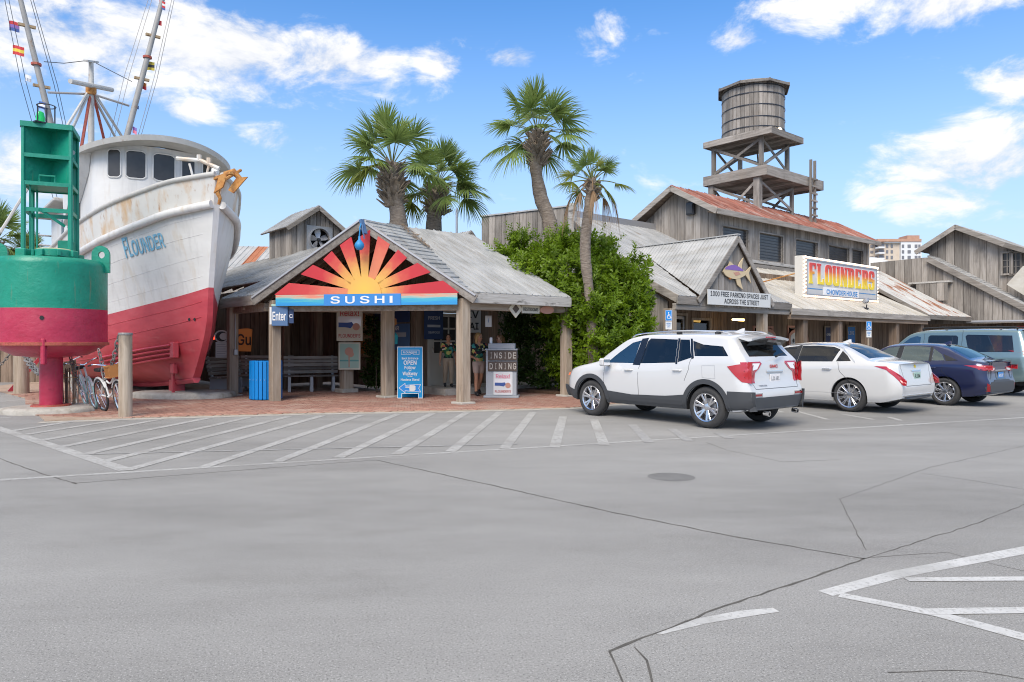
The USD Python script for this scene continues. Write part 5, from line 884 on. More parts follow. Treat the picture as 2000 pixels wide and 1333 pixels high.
class Car:
    def __init__(s, name, label, loc, rz, spec, paint):
        s.t = thing(name, label, 'car', loc, rz, None); s.sp = spec; s.build(paint)
    def build(s, paint):
        sp = s.sp; I = lambda pts: (lambda x, y: lambda q: PchipInterpolator(x, y)(np.clip(q, x[0], x[-1])))(*map(np.array, zip(*pts)))
        top, belt, hw, bot = I(sp['top']), I(sp['belt']), I(sp['hw']), I(sp['bot']); xr, xf = I(sp['rear']), I(sp['front']); x0, x1 = sp['top'][0][0], sp['top'][-1][0]
        s.hw = hw
        def loft(shrink=0.0, floor=None, xa=x0, xb=x1, n=70):
            k = np.linspace(0, 1, n); xs = xa + (xb - xa) * (k - .055 * np.sin(2 * np.pi * k)); rings = []
            for x in xs:
                w, zt, zb_, z0 = float(hw(x)) - shrink, float(top(x)) - shrink * .8, float(belt(x)), float(bot(x))
                if floor: z0 = floor
                de = min(x - x0, x1 - x); w *= 1 - .13 * max(0, 1 - de / .30) ** 2.2; ze = min(zb_, zt - .07); g = np.clip((zt - ze - .07) / .3, 0, 1); yb = .962 * w; yr = yb - sp['tumble'] * (zt - ze - .07) - .05 * (1 - g); zm = z0 + .55 * (ze - z0)
                sec = [(0, z0), (.80 * w, z0), (.925 * w, z0 + .04), (.98 * w, z0 + .16), (w, zm), (.992 * w, ze - .10), (yb, ze), (yr, zt - .02 - .085 * g), (yr - .05 - .03 * (1 - g), zt - .012 - .03 * g), (yr * .6, zt + .0), (0, zt + .012)]
                ex = np.array(sec); d = curve(ex, 2); d = np.vstack([ex[:1], d[1:-1], ex[-1:]]); m = len(d)
                xx = np.full(m, x); fr = max(0, 1 - (x - x0) / .95) ** 1.6; ff = max(0, 1 - (x1 - x) / .95) ** 1.6
                xx = xx + (xr(d[:, 1]) - x0) * fr + (xf(d[:, 1]) - x1) * ff - (.10 * (d[:, 0] / max(w, .1)) ** 2 * -1) * fr - .16 * (d[:, 0] / max(w, .1)) ** 2 * ff
                L = np.stack([xx, d[:, 0], d[:, 1]], 1); rings.append(np.vstack([L, (L * (1, -1, 1))[-2:0:-1]]))
            P = np.array(rings); n_, r = P.shape[:2]; f = []
            for i in range(n_ - 1):
                for j in range(r): k2 = (j + 1) % r; f += [(i * r + j, (i + 1) * r + j, (i + 1) * r + k2), (i * r + j, (i + 1) * r + k2, i * r + k2)]
            m = (r + 2) // 2
            for base, fl in ((0, 1), ((n_ - 1) * r, 0)):
                for j in range(m - 1):
                    a, b_, c, d_ = j, j + 1, (r - j - 1) % r, (r - j) % r; q = [t for t in ((a, b_, c), (a, c, d_)) if len(set(t)) == 3]; f += [tuple(base + x for x in (t if fl else t[::-1])) for t in q]
            return P.reshape(-1, 3), np.array(f)
        s.v, s.f = loft(); mk = lambda v, f: manifold3d.Manifold(manifold3d.Mesh(np.asarray(v, np.float32), np.asarray(f, np.uint32)))
        body = mk(s.v, s.f)
        if body.volume() < 0: body = mk(s.v, s.f[:, ::-1])
        xs0, xs1 = sp['cabin']; iv, if_ = loft(.075, .55, xs0, xs1, 40); cab = mk(iv, if_)
        if cab.volume() < 0: cab = mk(iv, if_[:, ::-1])
        body = body - cab; ext = lambda poly, y0, y1: s.prism(poly, y0, y1)
        for w in sp['windows']: body = body - s.prism(Polygon(w[0]).buffer(-.012), -1.4, 1.4)
        body = body - s.prismx(Polygon(sp['rear_glass']).buffer(-.012), x0 - .5, x0 + (1.1 if sp.get('sedan') else .75)) if not sp.get('sedan') else body - s.prismz(Polygon(sp['rear_glass_plan']).buffer(-.02))
        for ax in sp['axles']:
            for q in (-1, 1):
                c = manifold3d.Manifold.cylinder(.5, sp['arch'], sp['arch'], 40).rotate((90, 0, 0)).translate((ax, q * (.95 if q > 0 else .45) + (0.0 if q > 0 else 0), sp['rt']))
                c = manifold3d.Manifold.cylinder(.6, sp['arch'], sp['arch'], 40).rotate((90, 0, 0)); lo = .56; c = c.translate((ax, lo + .6 if q > 0 else -lo, sp['rt'])); body = body - c
        m = body.to_mesh(); v, f = m.vert_properties[:, :3], m.tri_verts; part(s.t, 'body', (v, f), paint, smooth=32)
        b = MB(); b.box((xs0 + .1, -.7, .3), (xs1 - .2, .7, .56)); part(s.t, 'floor', b, 'black')
        for x in sp['seats']:
            for q in (-.36, .36):
                b = MB(); b.box((x - .1, q - .24, .55), (x + .42, q + .24, .74), .05); b.beam((x - .08, q, .72), (x - .22, q, 1.22), .46, .13, bev=.05); st_ = part(s.t, 'seat', b, 'cladding'); part(st_, 'headrest', MB().box((x - .30, q - .13, 1.22), (x - .20, q + .13, 1.40), .04), 'cladding')
        part(s.t, 'steering_wheel', MB().tube([(sp['seats'][0] + .62 + .05 * math.sin(a), .36 + .18 * math.cos(a), .98 + .18 * math.sin(a)) for a in np.linspace(0, 2 * np.pi, 17)[:-1]], .016, 6, closed=True), 'black')
        for w in sp['windows']:
            for q in (1, -1): s.side(w[0], 'window', w[1], -.002, q=q)
        for p, mt, nm, off in sp.get('side_trim', []):
            for q in (1, -1): s.side(p, nm, mt, off, q=q)
        for nm, pts, wd, mt in sp.get('lines', []):
            s.side(shapely.LineString(pts).buffer(wd / 2, cap_style='flat'), nm, mt, .0015)
        for i, ax in enumerate(sp['axles']):
            for q in (1, -1): s.wheel(ax, q)
    def prism(s, poly, a, b_):
        cs = manifold3d.CrossSection([np.array(poly.exterior.coords)[:-1].tolist()], manifold3d.FillRule.EvenOdd); return manifold3d.Manifold.extrude(cs, b_ - a).rotate((90, 0, 0)).translate((0, b_, 0))
    def prismx(s, poly, a, b_):
        cs = manifold3d.CrossSection([np.array(poly.exterior.coords)[:-1].tolist()], manifold3d.FillRule.EvenOdd); m = manifold3d.Manifold.extrude(cs, b_ - a)
        return m.transform(np.array([[0, 0, 1, a], [1, 0, 0, 0], [0, 1, 0, 0]], float))
    def prismz(s, poly):
        cs = manifold3d.CrossSection([np.array(poly.exterior.coords)[:-1].tolist()], manifold3d.FillRule.EvenOdd); return manifold3d.Manifold.extrude(cs, 1.2).translate((0, 0, .9))
    def lay(s, poly, ax, sgn, off, thick=.012, size=.09):
        poly = poly if hasattr(poly, 'area') else Polygon(poly); out = MB(); o = [k for k in range(3) if k != ax]
        for g in getattr(poly, 'geoms', [poly]):
            if g.area < 1e-6: continue
            v2, f = trimesh.creation.triangulate_polygon(g, engine='earcut'); v, f = trimesh.remesh.subdivide_to_size(np.c_[v2, np.zeros(len(v2))], f, size, max_iter=12)[:2]; mm = trimesh.Trimesh(v, f, process=True); v, f = np.array(mm.vertices)[:, :2], np.array(mm.faces)
            d = cast(s.v, s.f, v, ax, sgn); P = np.zeros((len(v), 3)); P[:, o] = v; P[:, ax] = d + sgn * off
            e = np.sort(f[:, [0, 1, 1, 2, 2, 0]].reshape(-1, 2), 1); _, inv, cnt = np.unique(e, axis=0, return_inverse=True, return_counts=True); E = f[:, [0, 1, 1, 2, 2, 0]].reshape(-1, 2)[cnt[inv.ravel()] == 1]
            Q = P.copy(); Q[:, ax] -= sgn * thick; n = len(P); sk = np.array([[(a, b_, b_ + n), (a, b_ + n, a + n)] for a, b_ in E]).reshape(-1, 3); nrm = np.cross(P[f[:, 1]] - P[f[:, 0]], P[f[:, 2]] - P[f[:, 0]])[:, ax].sum()
            if nrm * sgn < 0: f = f[:, ::-1]; sk = sk[:, ::-1]
            out.add(np.vstack([P, Q]), np.vstack([f, sk[:, ::-1]]))
        return out
    def side(s, poly, name, m, off=.003, q=1, parent=None, thick=.012): return part(parent or s.t, name, s.lay(poly, 1, q, off, thick), m, smooth=30)
    def rear(s, poly, name, m, off=.003, parent=None, thick=.012, label=None): return part(parent or s.t, name, s.lay(poly, 0, -1, off, thick), m, label, smooth=30)
    def topp(s, poly, name, m, off=.003): return part(s.t, name, s.lay(poly, 2, 1, off), m, smooth=30)
    def rear_text(s, txt, h, y, z, m, name, off=.008, width=None, parent=None):
        v, f = text(txt, h, .004, width=width); v = v.copy(); c = v[:, 0].max() / 2; d = cast(s.v, s.f, np.stack([y - (v[:, 0] - c), z + v[:, 1]], 1), 0, -1); P = np.stack([d - off - v[:, 2], y - (v[:, 0] - c), z + v[:, 1]], 1); part(parent or s.t, name, (P, f), m)
    def wheel(s, ax, q):
        sp = s.sp; r, R, w = sp['rim'], sp['rt'], .225; c = V3(ax, q * (sp['track'] - w / 2), R); A = (0, q, 0)
        pr = [(r - .01, -w / 2 + .02), (r + .01, -w / 2), (R - .035, -w / 2 + .005), (R - .012, -w / 2 + .03), (R, -w / 2 + .06), (R, -.04), (R - .008, -.036), (R - .008, -.03), (R, -.026), (R, .026), (R - .008, .03), (R - .008, .036), (R, .04), (R, w / 2 - .06), (R - .012, w / 2 - .03), (R - .035, w / 2 - .005), (r + .04, w / 2), (r + .008, w / 2 - .008), (r - .01, w / 2 - .025)]
        t = part(s.t, 'wheel', MB().lathe(pr, c, 40, A), 'tyre', smooth=40); part(t, 'rim', MB().lathe([(r, w / 2 - .012), (r - .006, w / 2 - .004), (r - .022, w / 2 - .01), (r - .035, w / 2 - .035), (r - .045, -w / 2 + .03)], c, 40, A), 'alloy', smooth=40)
        part(t, 'wheel_back', MB().lathe([(r - .03, -.005), (0, -.005)], c, 30, A), 'wheel_dark'); n = sp['spokes']; Y = V3(0, q, 0)
        part(t, 'brake_disc', MB().lathe([(r * .62, .0), (r * .62, .012), (r * .2, .012)], c, 24, A), 'grey_metal')
        for i in range(n):
            a = i * 2 * np.pi / n + .3; da = sp.get('fork', .10); m = MB()
            for e in ((-da, da) if sp['twin'] else (0,)):
                d0, d1 = V3(math.cos(a + e * .35), 0, math.sin(a + e * .35)), V3(math.cos(a + e), 0, math.sin(a + e)); p, k = c + d0 * .045 + Y * (w / 2 - .045), c + d1 * (r - .02) + Y * (w / 2 - .014); m.beam(p, k, sp['spw'], .022, up=Y, bev=.006)
            part(t, 'spoke', m, 'alloy')
        part(t, 'hub_cap', MB().lathe([(.075, w / 2 - .06), (.07, w / 2 - .035), (.035, w / 2 - .028), (0, w / 2 - .028)], c, 20, A), 'alloy', smooth=40)
        a = np.linspace(-.15, np.pi + .15, 25); ar = sp['arch']; P = np.array([[V3(ax + (ar - .004) * math.cos(k), y * q, sp['rt'] + (ar - .004) * math.sin(k)) for y in (.56, sp['track'] - .015)] for k in a]); part(s.t, 'wheel_well', MB().grid(P if q > 0 else P[:, ::-1]), 'black')
    def arch(s, m, width, off, z0, q=1):
        for ax in s.sp['axles']:
            c = shapely.Point(ax, s.sp['rt']); a0 = s.sp['arch'] - .002; ring = c.buffer(a0 + width, 40).difference(c.buffer(a0, 40)).intersection(sbox(ax - 2, z0, ax + 2, 3)); s.side(ring, 'arch_cladding', m, off, q, thick=.03)
    def mirror(s, x, z, m, q=1):
        y = q * float(s.hw(x)); b = MB(); b.ob((x - .02, y + q * .13, z), np.eye(3), (.065, .105, .075), .045); k = part(s.t, 'door_mirror', b, m); part(k, 'mirror_foot', MB().beam((x + .02, y - q * .03, z - .06), (x, y + q * .08, z - .06), .05, .03), 'black'); part(k, 'mirror_glass', MB().ob((x - .088, y + q * .13, z), np.eye(3), (.004, .085, .055)), 'chrome')
    def handle(s, x, z, m, w=.2, q=1):
        y = cast(s.v, s.f, np.array([[x, z]]), 1, q)[0]; k = part(s.t, 'door_handle', MB().tube([(x - w / 2, y - q * .005, z), (x - w / 2 + .02, y + q * .032, z), (x + w / 2 - .02, y + q * .032, z), (x + w / 2, y - q * .005, z)], [.012, .016, .016, .012], 7), m, smooth=50); s.side(shapely.Point(x, z).buffer(.05), 'handle_cup', 'grey_metal' if False else m, -.004, q, k)
    def plate(s, y, z, txt, m, tm_, x=None):
        d = cast(s.v, s.f, np.array([[y, z]]), 0, -1)[0] if x is None else x; k = part(s.t, 'licence_plate', MB().box((d - .012, y - .155, z - .078), (d - .004, y + .155, z + .078), .003), m); v, f = text(txt, .065, .002, width=.25); P = np.stack([d - .0135 - v[:, 2], y - (v[:, 0] - v[:, 0].max() / 2), z - .03 + v[:, 1]], 1); part(k, 'plate_letters', (P, f), tm_); return k
    def fin(s, x, m):
        z = cast(s.v, s.f, np.array([[x, 0.]]), 2, 1)[0]; part(s.t, 'antenna_fin', MB().add([(x + .13, 0, z), (x - .09, .035, z - .004), (x - .09, -.035, z - .004), (x - .10, 0, z + .07), (x - .05, 0, z + .068)], [(0, 1, 4), (0, 4, 2), (1, 3, 4), (2, 4, 3), (1, 2, 3)]), m)
# --- the white SUV in front
SUV = dict(top=[(-2.30, 1.60), (-1.9, 1.625), (-1.0, 1.655), (0.0, 1.655), (.45, 1.60), (.95, 1.33), (1.25, 1.12), (1.5, 1.06), (1.9, 1.0), (2.30, .90)], belt=[(-2.30, 1.22), (-1.75, 1.21), (-1.2, 1.17), (-.3, 1.04), (1.0, 1.0), (2.30, .9)],
           hw=[(-2.30, .90), (-1.6, .925), (0, .92), (1.6, .92), (2.30, .86)], bot=[(-2.30, .36), (-1.9, .30), (0, .28), (1.8, .28), (2.30, .34)],
           rear=[(.2, -2.18), (.36, -2.26), (.62, -2.30), (.74, -2.27), (.80, -2.22), (1.02, -2.21), (1.14, -2.19), (1.22, -2.13), (1.52, -1.86), (1.68, -1.83)], front=[(.2, 2.15), (.6, 2.30), (.9, 2.24), (1.0, 2.15)], tumble=.34, cabin=(-2.0, 1.05),
           windows=[([(1.0, 1.06), (.27, 1.07), (.22, 1.45), (.16, 1.535), (.42, 1.48), (.72, 1.28)], 'glass_clear'), ([(.13, 1.07), (-.72, 1.10), (-.66, 1.54), (.0, 1.56), (.06, 1.50)], 'glass_tint'), ([(-.75, 1.105), (-1.06, 1.20), (-.93, 1.535), (-.69, 1.54)], 'glass_tint'), ([(-1.10, 1.225), (-1.82, 1.235), (-1.66, 1.42), (-1.25, 1.45), (-.98, 1.525)], 'glass_tint')],
           rear_glass=[(-.62, 1.225), (.62, 1.225), (.60, 1.30), (.54, 1.50), (-.54, 1.50), (-.60, 1.30)], axles=(-1.363, 1.363), arch=.405, rt=.36, rim=.25, track=.905, spokes=6, spw=.036, twin=True, fork=.16, seats=(.05, -.85),
           side_trim=[([(.29, 1.05), (.11, 1.05), (.045, 1.56), (.20, 1.545)], 'gloss_black', 'door_pillar', .004), ([(-.715, 1.09), (-.76, 1.09), (-.70, 1.55), (-.655, 1.55)], 'gloss_black', 'window_bar', .004), ([(-1.055, 1.18), (-1.105, 1.20), (-.985, 1.54), (-.94, 1.545)], 'gloss_black', 'window_bar', .004)],
           lines=[('door_seam', [(1.02, 1.04), (1.0, .95), (.99, .60), (.93, .50)], .007, 'black'), ('door_seam', [(.12, 1.06), (.13, .9), (.12, .5), (.13, .3)], .007, 'black'), ('door_seam', [(-1.04, 1.18), (-1.02, 1.0), (-.93, .80)], .007, 'black'), ('fuel_flap', [(-1.30, 1.08), (-1.56, 1.08), (-1.57, .86), (-1.31, .87), (-1.30, 1.08)], .005, 'grey_metal')])
c = Car('suv', 'white compact SUV with dark lower cladding, parked nearest, seen from its rear corner', (3.15, 13.93, 0), 129.5, SUV, 'car_white')
for q in (1, -1):
    c.arch('cladding', .085, .014, .30, q); c.side([(.92, .535), (.92, .285), (-.93, .285), (-.93, .555), (-.5, .51), (.3, .49)], 'sill_cladding', 'cladding', .010, q, thick=.03)
    c.side([(-1.80, .66), (-2.24, .66), (-2.24, .34), (-1.80, .30)], 'bumper_cladding', 'cladding', .010, q, thick=.03); c.side([(2.2, .6), (1.8, .5), (1.8, .3), (2.2, .36)], 'bumper_cladding', 'cladding', .010, q, thick=.03); c.mirror(.88, 1.09, 'car_white', q)
    c.handle(.36, .955, 'car_white', q=q); c.handle(-.78, .985, 'car_white', q=q)
    r = c.side([(1.97, .93), (2.14, .90), (2.18, .78), (2.06, .80)], 'headlight', 'lens_amber', .006, q)
    rl = MB(); pts = curve([(.52, q * .60, 1.575), (.3, q * .62, 1.635), (-.6, q * .62, 1.685), (-1.45, q * .59, 1.665), (-1.66, q * .575, 1.61)], 6); rl.tube(pts, .014, 7); part(c.t, 'roof_rail', rl, 'chrome', smooth=50)
    for x in (.22, -.6, -1.42): part(c.t, 'rail_foot', MB().box((x - .06, q * .615 - .012, 1.59), (x + .06, q * .615 + .012, 1.655), .01), 'black')
    tl = c.side([(-1.80, 1.075), (-2.18, 1.15), (-2.18, .80), (-2.05, .82)], 'tail_light', 'lens_red', .010, q, thick=.03)
    tr = c.rear(Polygon([(q * .86, 1.15), (q * .40, 1.155), (q * .37, 1.12), (q * .48, 1.03), (q * .60, .97), (q * .63, .80), (q * .86, .83)]), 'tail_light', 'lens_red', .010, thick=.03); c.rear(Polygon([(q * .43, 1.125), (q * .68, 1.125), (q * .66, 1.01), (q * .53, 1.03)]), 'reversing_lens', 'lens_clear', .014, parent=tr)
    for z in (.90, 1.0): c.rear(shapely.LineString([(q * .83, z), (q * .68, z + .02), (q * .64, z + .09)]).buffer(.012), 'light_strip', 'lens_red_dark', .014, parent=tr)
    c.rear(sbox(*sorted((q * .52, q * .78)) if False else (min(q * .50, q * .80), .575, max(q * .50, q * .80), .635)), 'bumper_trim', 'chrome', .012); c.rear(sbox(min(q * .53, q * .77), .585, max(q * .53, q * .77), .62), 'reflector', 'lens_red_dark', .016)
    part(c.t, 'exhaust_tip', MB().lathe([(.04, 0), (.045, .1), (.03, .1), (.03, 0)], (-2.2, q * .45, .30), 14, (-1, 0, -.1)), 'chrome')
c.rear(Polygon(SUV['rear_glass']), 'rear_window', 'glass_tint', -.002); c.rear(Polygon([(-.86, .56), (.86, .56), (.86, .36), (.6, .30), (-.6, .30), (-.86, .36)]), 'rear_bumper', 'cladding', .012, thick=.04)
yy = np.linspace(-.585, .585, 13); spz = lambda x, y: np.interp(x, [-2.06, -1.58], [1.592, 1.652]) - .055 * (y / .58) ** 2
m_ = MB(); T_ = np.array([[V3(x, y * np.interp(x, [-2.06, -1.58], [1, .95]), spz(x, y)) for y in yy] for x in (-1.58, -1.8, -2.0, -2.06)]); m_.grid(T_[:, ::-1]); B_ = T_ + V3(.02, 0, -.05) * np.array([0, .5, 1, .75])[:, None, None]; m_.grid(B_); m_.grid(np.array([T_[-1][::-1], B_[-1][::-1]])); m_.grid(np.array([T_[:, 0], B_[:, 0]])); m_.grid(np.array([B_[:, -1], T_[:, -1]])); part(c.t, 'roof_spoiler', m_, 'car_white', smooth=30)
part(c.t, 'spoiler_underside', MB().add([(-2.03, -.56, 1.505), (-2.035, 0, 1.548), (-2.03, .56, 1.505), (-1.935, .56, 1.42), (-1.935, 0, 1.44), (-1.935, -.56, 1.42)], [(0, 1, 4, 5), (1, 2, 3, 4), (5, 4, 1, 0), (4, 3, 2, 1)]), 'gloss_black'); part(c.t, 'brake_lamp', MB().box((-2.062, -.15, 1.552), (-2.03, .15, 1.572)), 'lens_red')
c.fin(-1.45, 'car_white'); part(c.t, 'aerial', MB().tube([(.42, .35, 1.63), (.62, .35, 1.76)], .006, 5), 'black'); c.rear_text('GMC', .05, 0, 1.045, 'letter_red', 'badge', width=.25); c.plate(-.02, .86, 'LJX 481', 'lens_clear', 'grey_metal'); c.rear(sbox(-.26, .965, .24, 1.0), 'boot_handle', 'chrome', .02); c.rear(shapely.LineString([(-.74, 1.16), (-.70, .80), (-.66, .70), (.66, .70), (.70, .80), (.74, 1.16)]).buffer(.004), 'tailgate_seam', 'black', .0015)
c.rear_text('TERRAIN', .02, .42, .745, 'grey_metal', 'script', width=.24); part(c.t, 'wiper', MB().tube([(-2.16, .02, 1.235), (-2.11, -.2, 1.27), (-2.08, -.38, 1.285)], [.02, .014, .008], 6), 'black')
# --- sedans
def sedan(L, W, H, wb, roh, name, label, loc, rz, paint, **k):
    xr = -wb / 2 - roh; xf = xr + L; d = k['deck']; r0 = xr + k['trunk']; z_r = d + .02
    sp = dict(sedan=True, top=[(xr, d - .02), (xr + .3, d + .02), (r0, d + .04), (r0 + .28, d + .16), (r0 + .62, H - .09), (r0 + .95, H - .01), (r0 + 1.35, H), (r0 + 1.9, H - .03), (r0 + 2.35, H - .24), (r0 + 2.75, 1.02), (r0 + 3.1, .95), (xf - .3, .83), (xf, .75)], belt=[(xr, d - .05), (r0 + .4, d - .055), (r0 + 1.5, d - .10), (r0 + 2.6, d - .13), (xf, .72)],
              hw=[(xr, W / 2 - .03), (xr + .8, W / 2), (xf - 1.2, W / 2), (xf, W / 2 - .07)], bot=[(xr, .32), (xr + .5, .22), (xf - .6, .19), (xf, .28)], rear=k['rear'](xr), front=[(.15, xf - .1), (.5, xf), (.8, xf - .1)], tumble=.46, cabin=(r0 + .15, r0 + 2.6), axles=(-wb / 2, wb / 2), **k['sp'])
    sp['rear_glass'] = None; sp['rear_glass_plan'] = [(r0 + .10, -.62), (r0 + .10, .62), (r0 + .78, .50), (r0 + .78, -.50)]
    sp['windows'] = [([(r0 + a, z if z < 2 else 0) for a, z in w], m) for w, m in k['win']]; sp['side_trim'] = [([(r0 + a, z) for a, z in w], m, n, o) for w, m, n, o in k['trim']]; sp['lines'] = [(n, [(r0 + a, z) for a, z in p], w, m) for n, p, w, m in k['lines']]
    c = Car(name, label, loc, rz, sp, paint); c.r0, c.xr = r0, xr
    g = c.lay(Polygon(sp['rear_glass_plan']), 2, 1, -.001); part(c.t, 'rear_window', g, k['rg'], smooth=30); return c
pearl = sedan(5.18, 1.88, 1.47, 3.11, 1.13, 'sedan', 'long pearl white sedan parked between the white SUV and the dark blue sedan', (6.87, 16.95, 0), 128.5, 'car_pearl', deck=1.06, trunk=.72, rg='glass_tint',
    rear=lambda x: [(.2, x + .12), (.36, x + .04), (.55, x), (.70, x + .03), (.98, x + .10), (1.06, x + .13)], sp=dict(arch=.385, rt=.35, rim=.262, track=.92, spokes=10, spw=.020, twin=True, fork=.085, seats=(.25, -.75)),
    win=[([(2.52, 1.02), (1.72, 1.03), (1.68, 1.40), (2.0, 1.36), (2.2, 1.24)], 'glass_tint'), ([(1.62, 1.03), (.78, 1.045), (.66, 1.33), (.82, 1.385), (1.2, 1.41), (1.58, 1.405)], 'glass_tint'), ([(.73, 1.05), (.36, 1.065), (.48, 1.20), (.62, 1.31)], 'glass_tint')],
    trim=[([(1.73, 1.02), (1.61, 1.02), (1.57, 1.415), (1.69, 1.41)], 'gloss_black', 'door_pillar', .004), (shapely.LineString([(2.2, 1.26), (1.95, 1.40), (1.3, 1.435), (.82, 1.405), (.62, 1.335), (.45, 1.20), (.30, 1.06)]).buffer(.011).exterior.coords, 'chrome', 'window_moulding', .006)],
    lines=[('door_seam', [(1.66, 1.03), (1.68, .7), (1.66, .3)], .007, 'black'), ('door_seam', [(.66, 1.05), (.60, .85), (.36, .62)], .007, 'black'), ('sill_seam', [(.45, .40), (1.6, .38), (2.7, .40)], .006, 'grey_metal')])
c = pearl
for q in (1, -1):
    c.handle(c.r0 + .88, .90, 'chrome', q=q); c.handle(c.r0 + 1.86, .885, 'chrome', q=q)
    c.side([(c.xr + .60, .985), (c.xr + .36, .985), (c.xr + .20, .86), (c.xr + .02, .70), (c.xr + .02, .60), (c.xr + .08, .60), (c.xr + .22, .78), (c.xr + .36, .91)], 'tail_light', 'lens_red', .008, q, thick=.03)
    c.rear(sbox(min(q * .45, q * .72), .25, max(q * .45, q * .72), .335), 'exhaust_tip', 'dark_metal', .02); c.mirror(c.r0 + 2.4, 1.05, 'car_pearl', q)
c.fin(c.r0 + .9, 'car_pearl'); c.rear(sbox(-.62, .22, .62, .36), 'rear_diffuser', 'cladding', .012); c.rear(sbox(-.72, .375, .72, .395), 'bumper_strip', 'chrome', .012); c.plate(0, .77, 'FL 204', 'mint', 'letter_black'); c.rear(sbox(-.22, .88, .22, .90), 'boot_handle', 'chrome', .02); c.rear(shapely.Point(0, .975).buffer(.035), 'badge', 'yellow', .012); c.rear(shapely.LineString([(-.68, 1.02), (-.60, .58), (.60, .58), (.68, 1.02)]).buffer(.004), 'boot_seam', 'black', .0015)
navy = sedan(4.63, 1.78, 1.445, 2.70, .99, 'sedan', 'dark blue compact sedan with black boot lip, right of the white sedan', (9.92, 18.25, 0), 127.0, 'car_navy', deck=1.04, trunk=.42, rg='glass_clear',
    rear=lambda x: [(.2, x + .12), (.36, x + .02), (.55, x), (.70, x + .05), (.98, x + .06), (1.06, x + .08)], sp=dict(arch=.36, rt=.325, rim=.232, track=.88, spokes=10, spw=.024, twin=True, fork=.07, seats=(.25, -.65)),
    win=[([(2.44, 1.0), (1.70, 1.01), (1.66, 1.38), (1.95, 1.34), (2.15, 1.22)], 'glass_clear'), ([(1.60, 1.01), (.92, 1.02), (.94, 1.365), (1.2, 1.39), (1.56, 1.385)], 'glass_clear'), ([(.87, 1.025), (.56, 1.04), (.66, 1.20), (.88, 1.345)], 'glass_clear')],
    trim=[([(1.71, 1.0), (1.59, 1.0), (1.55, 1.39), (1.67, 1.385)], 'gloss_black', 'door_pillar', .004), ([(.925, 1.02), (.865, 1.02), (.88, 1.35), (.94, 1.37)], 'gloss_black', 'window_bar', .004), ([(.55, 1.035), (.30, 1.055), (.64, 1.20)], 'gloss_black', 'quarter_panel', .004)],
    lines=[('door_seam', [(1.64, 1.01), (1.66, .7), (1.64, .3)], .007, 'black'), ('door_seam', [(.60, 1.04), (.62, .8), (.45, .62)], .007, 'black')])
c = navy
for q in (1, -1):
    c.handle(c.r0 + .85, .87, 'car_navy', q=q); c.handle(c.r0 + 1.83, .86, 'car_navy', q=q); c.mirror(c.r0 + 2.35, 1.02, 'car_navy', q)
    t_ = c.rear(Polygon([(q * .85, .95), (q * .32, .90), (q * .34, .83), (q * .60, .80), (q * .85, .85)]), 'tail_light', 'lens_red', .008, thick=.03); c.rear(Polygon([(q * .60, .865), (q * .36, .885), (q * .38, .84), (q * .58, .815)]), 'reversing_lens', 'lens_clear', .013, parent=t_); c.side([(c.xr + .58, .95), (c.xr + .04, .95), (c.xr + .04, .845), (c.xr + .2, .855)], 'tail_light', 'lens_red', .008, q, thick=.03)
    c.rear(Polygon([(q * .78, .55), (q * .74, .52), (q * .70, .36), (q * .76, .36)]), 'reflector', 'lens_red_dark', .008)
c.rear(Polygon([(-.80, .46), (-.62, .58), (-.5, .58), (-.4, .62), (.4, .62), (.5, .58), (.62, .58), (.80, .46), (.72, .30), (-.72, .30)]), 'rear_diffuser', 'cladding', .010, thick=.03); c.rear(sbox(-.31, .82, .31, .845), 'boot_trim', 'chrome', .012); c.rear(Polygon([(-.30, .80), (.30, .80), (.26, .62), (-.26, .62)]), 'plate_recess', 'gloss_black', .004); c.plate(0, .71, 'HX 27', 'sign_blue', 'white_paint'); c.fin(c.r0 + .85, 'car_navy')
c.topp(Polygon([(c.xr + .12, -.62), (c.xr + .12, .62), (c.xr + .24, .66), (c.xr + .24, -.66)]), 'boot_lip', 'gloss_black', .03)
TEAL = dict(top=[(-2.62, 1.80), (-2.3, 1.825), (-1.0, 1.845), (0.1, 1.83), (.55, 1.76), (1.05, 1.38), (1.3, 1.22), (1.6, 1.17), (2.2, 1.12), (2.52, 1.02)], belt=[(-2.62, 1.16), (0, 1.12), (1.2, 1.10), (2.52, 1.0)], hw=[(-2.62, .96), (-1.6, 1.0), (1.6, 1.0), (2.52, .95)], bot=[(-2.62, .42), (-1.6, .36), (1.8, .33), (2.52, .38)],
            rear=[(.3, -2.48), (.45, -2.60), (.72, -2.62), (.80, -2.56), (1.15, -2.55), (1.70, -2.34), (1.9, -2.30)], front=[(.3, 2.4), (.7, 2.52), (1.1, 2.44)], tumble=.25, cabin=(-2.4, 1.2),
            windows=[([(1.10, 1.17), (.32, 1.17), (.30, 1.62), (.42, 1.66), (.62, 1.60), (.9, 1.36)], 'glass_clear'), ([(.12, 1.17), (-.62, 1.17), (-.72, 1.24), (-.70, 1.62), (-.64, 1.67), (.06, 1.68), (.12, 1.62)], 'glass_tint'), ([(-.98, 1.18), (-2.10, 1.19), (-2.02, 1.66), (-.92, 1.69), (-.86, 1.64)], 'glass_tint')], rear_glass=[(-.70, 1.20), (.70, 1.20), (.62, 1.62), (-.62, 1.62)],
            axles=(-1.47, 1.47), arch=.45, rt=.40, rim=.25, track=.98, spokes=6, spw=.06, twin=False, seats=(.1, -.8), side_trim=[], lines=[('door_seam', [(.22, 1.80), (.22, 1.1), (.22, .45)], .008, 'black'), ('door_seam', [(-.80, 1.80), (-.80, 1.1), (-.98, .8)], .008, 'black'), ('moulding', [(-.98, .62), (1.0, .62)], .05, 'car_teal')])
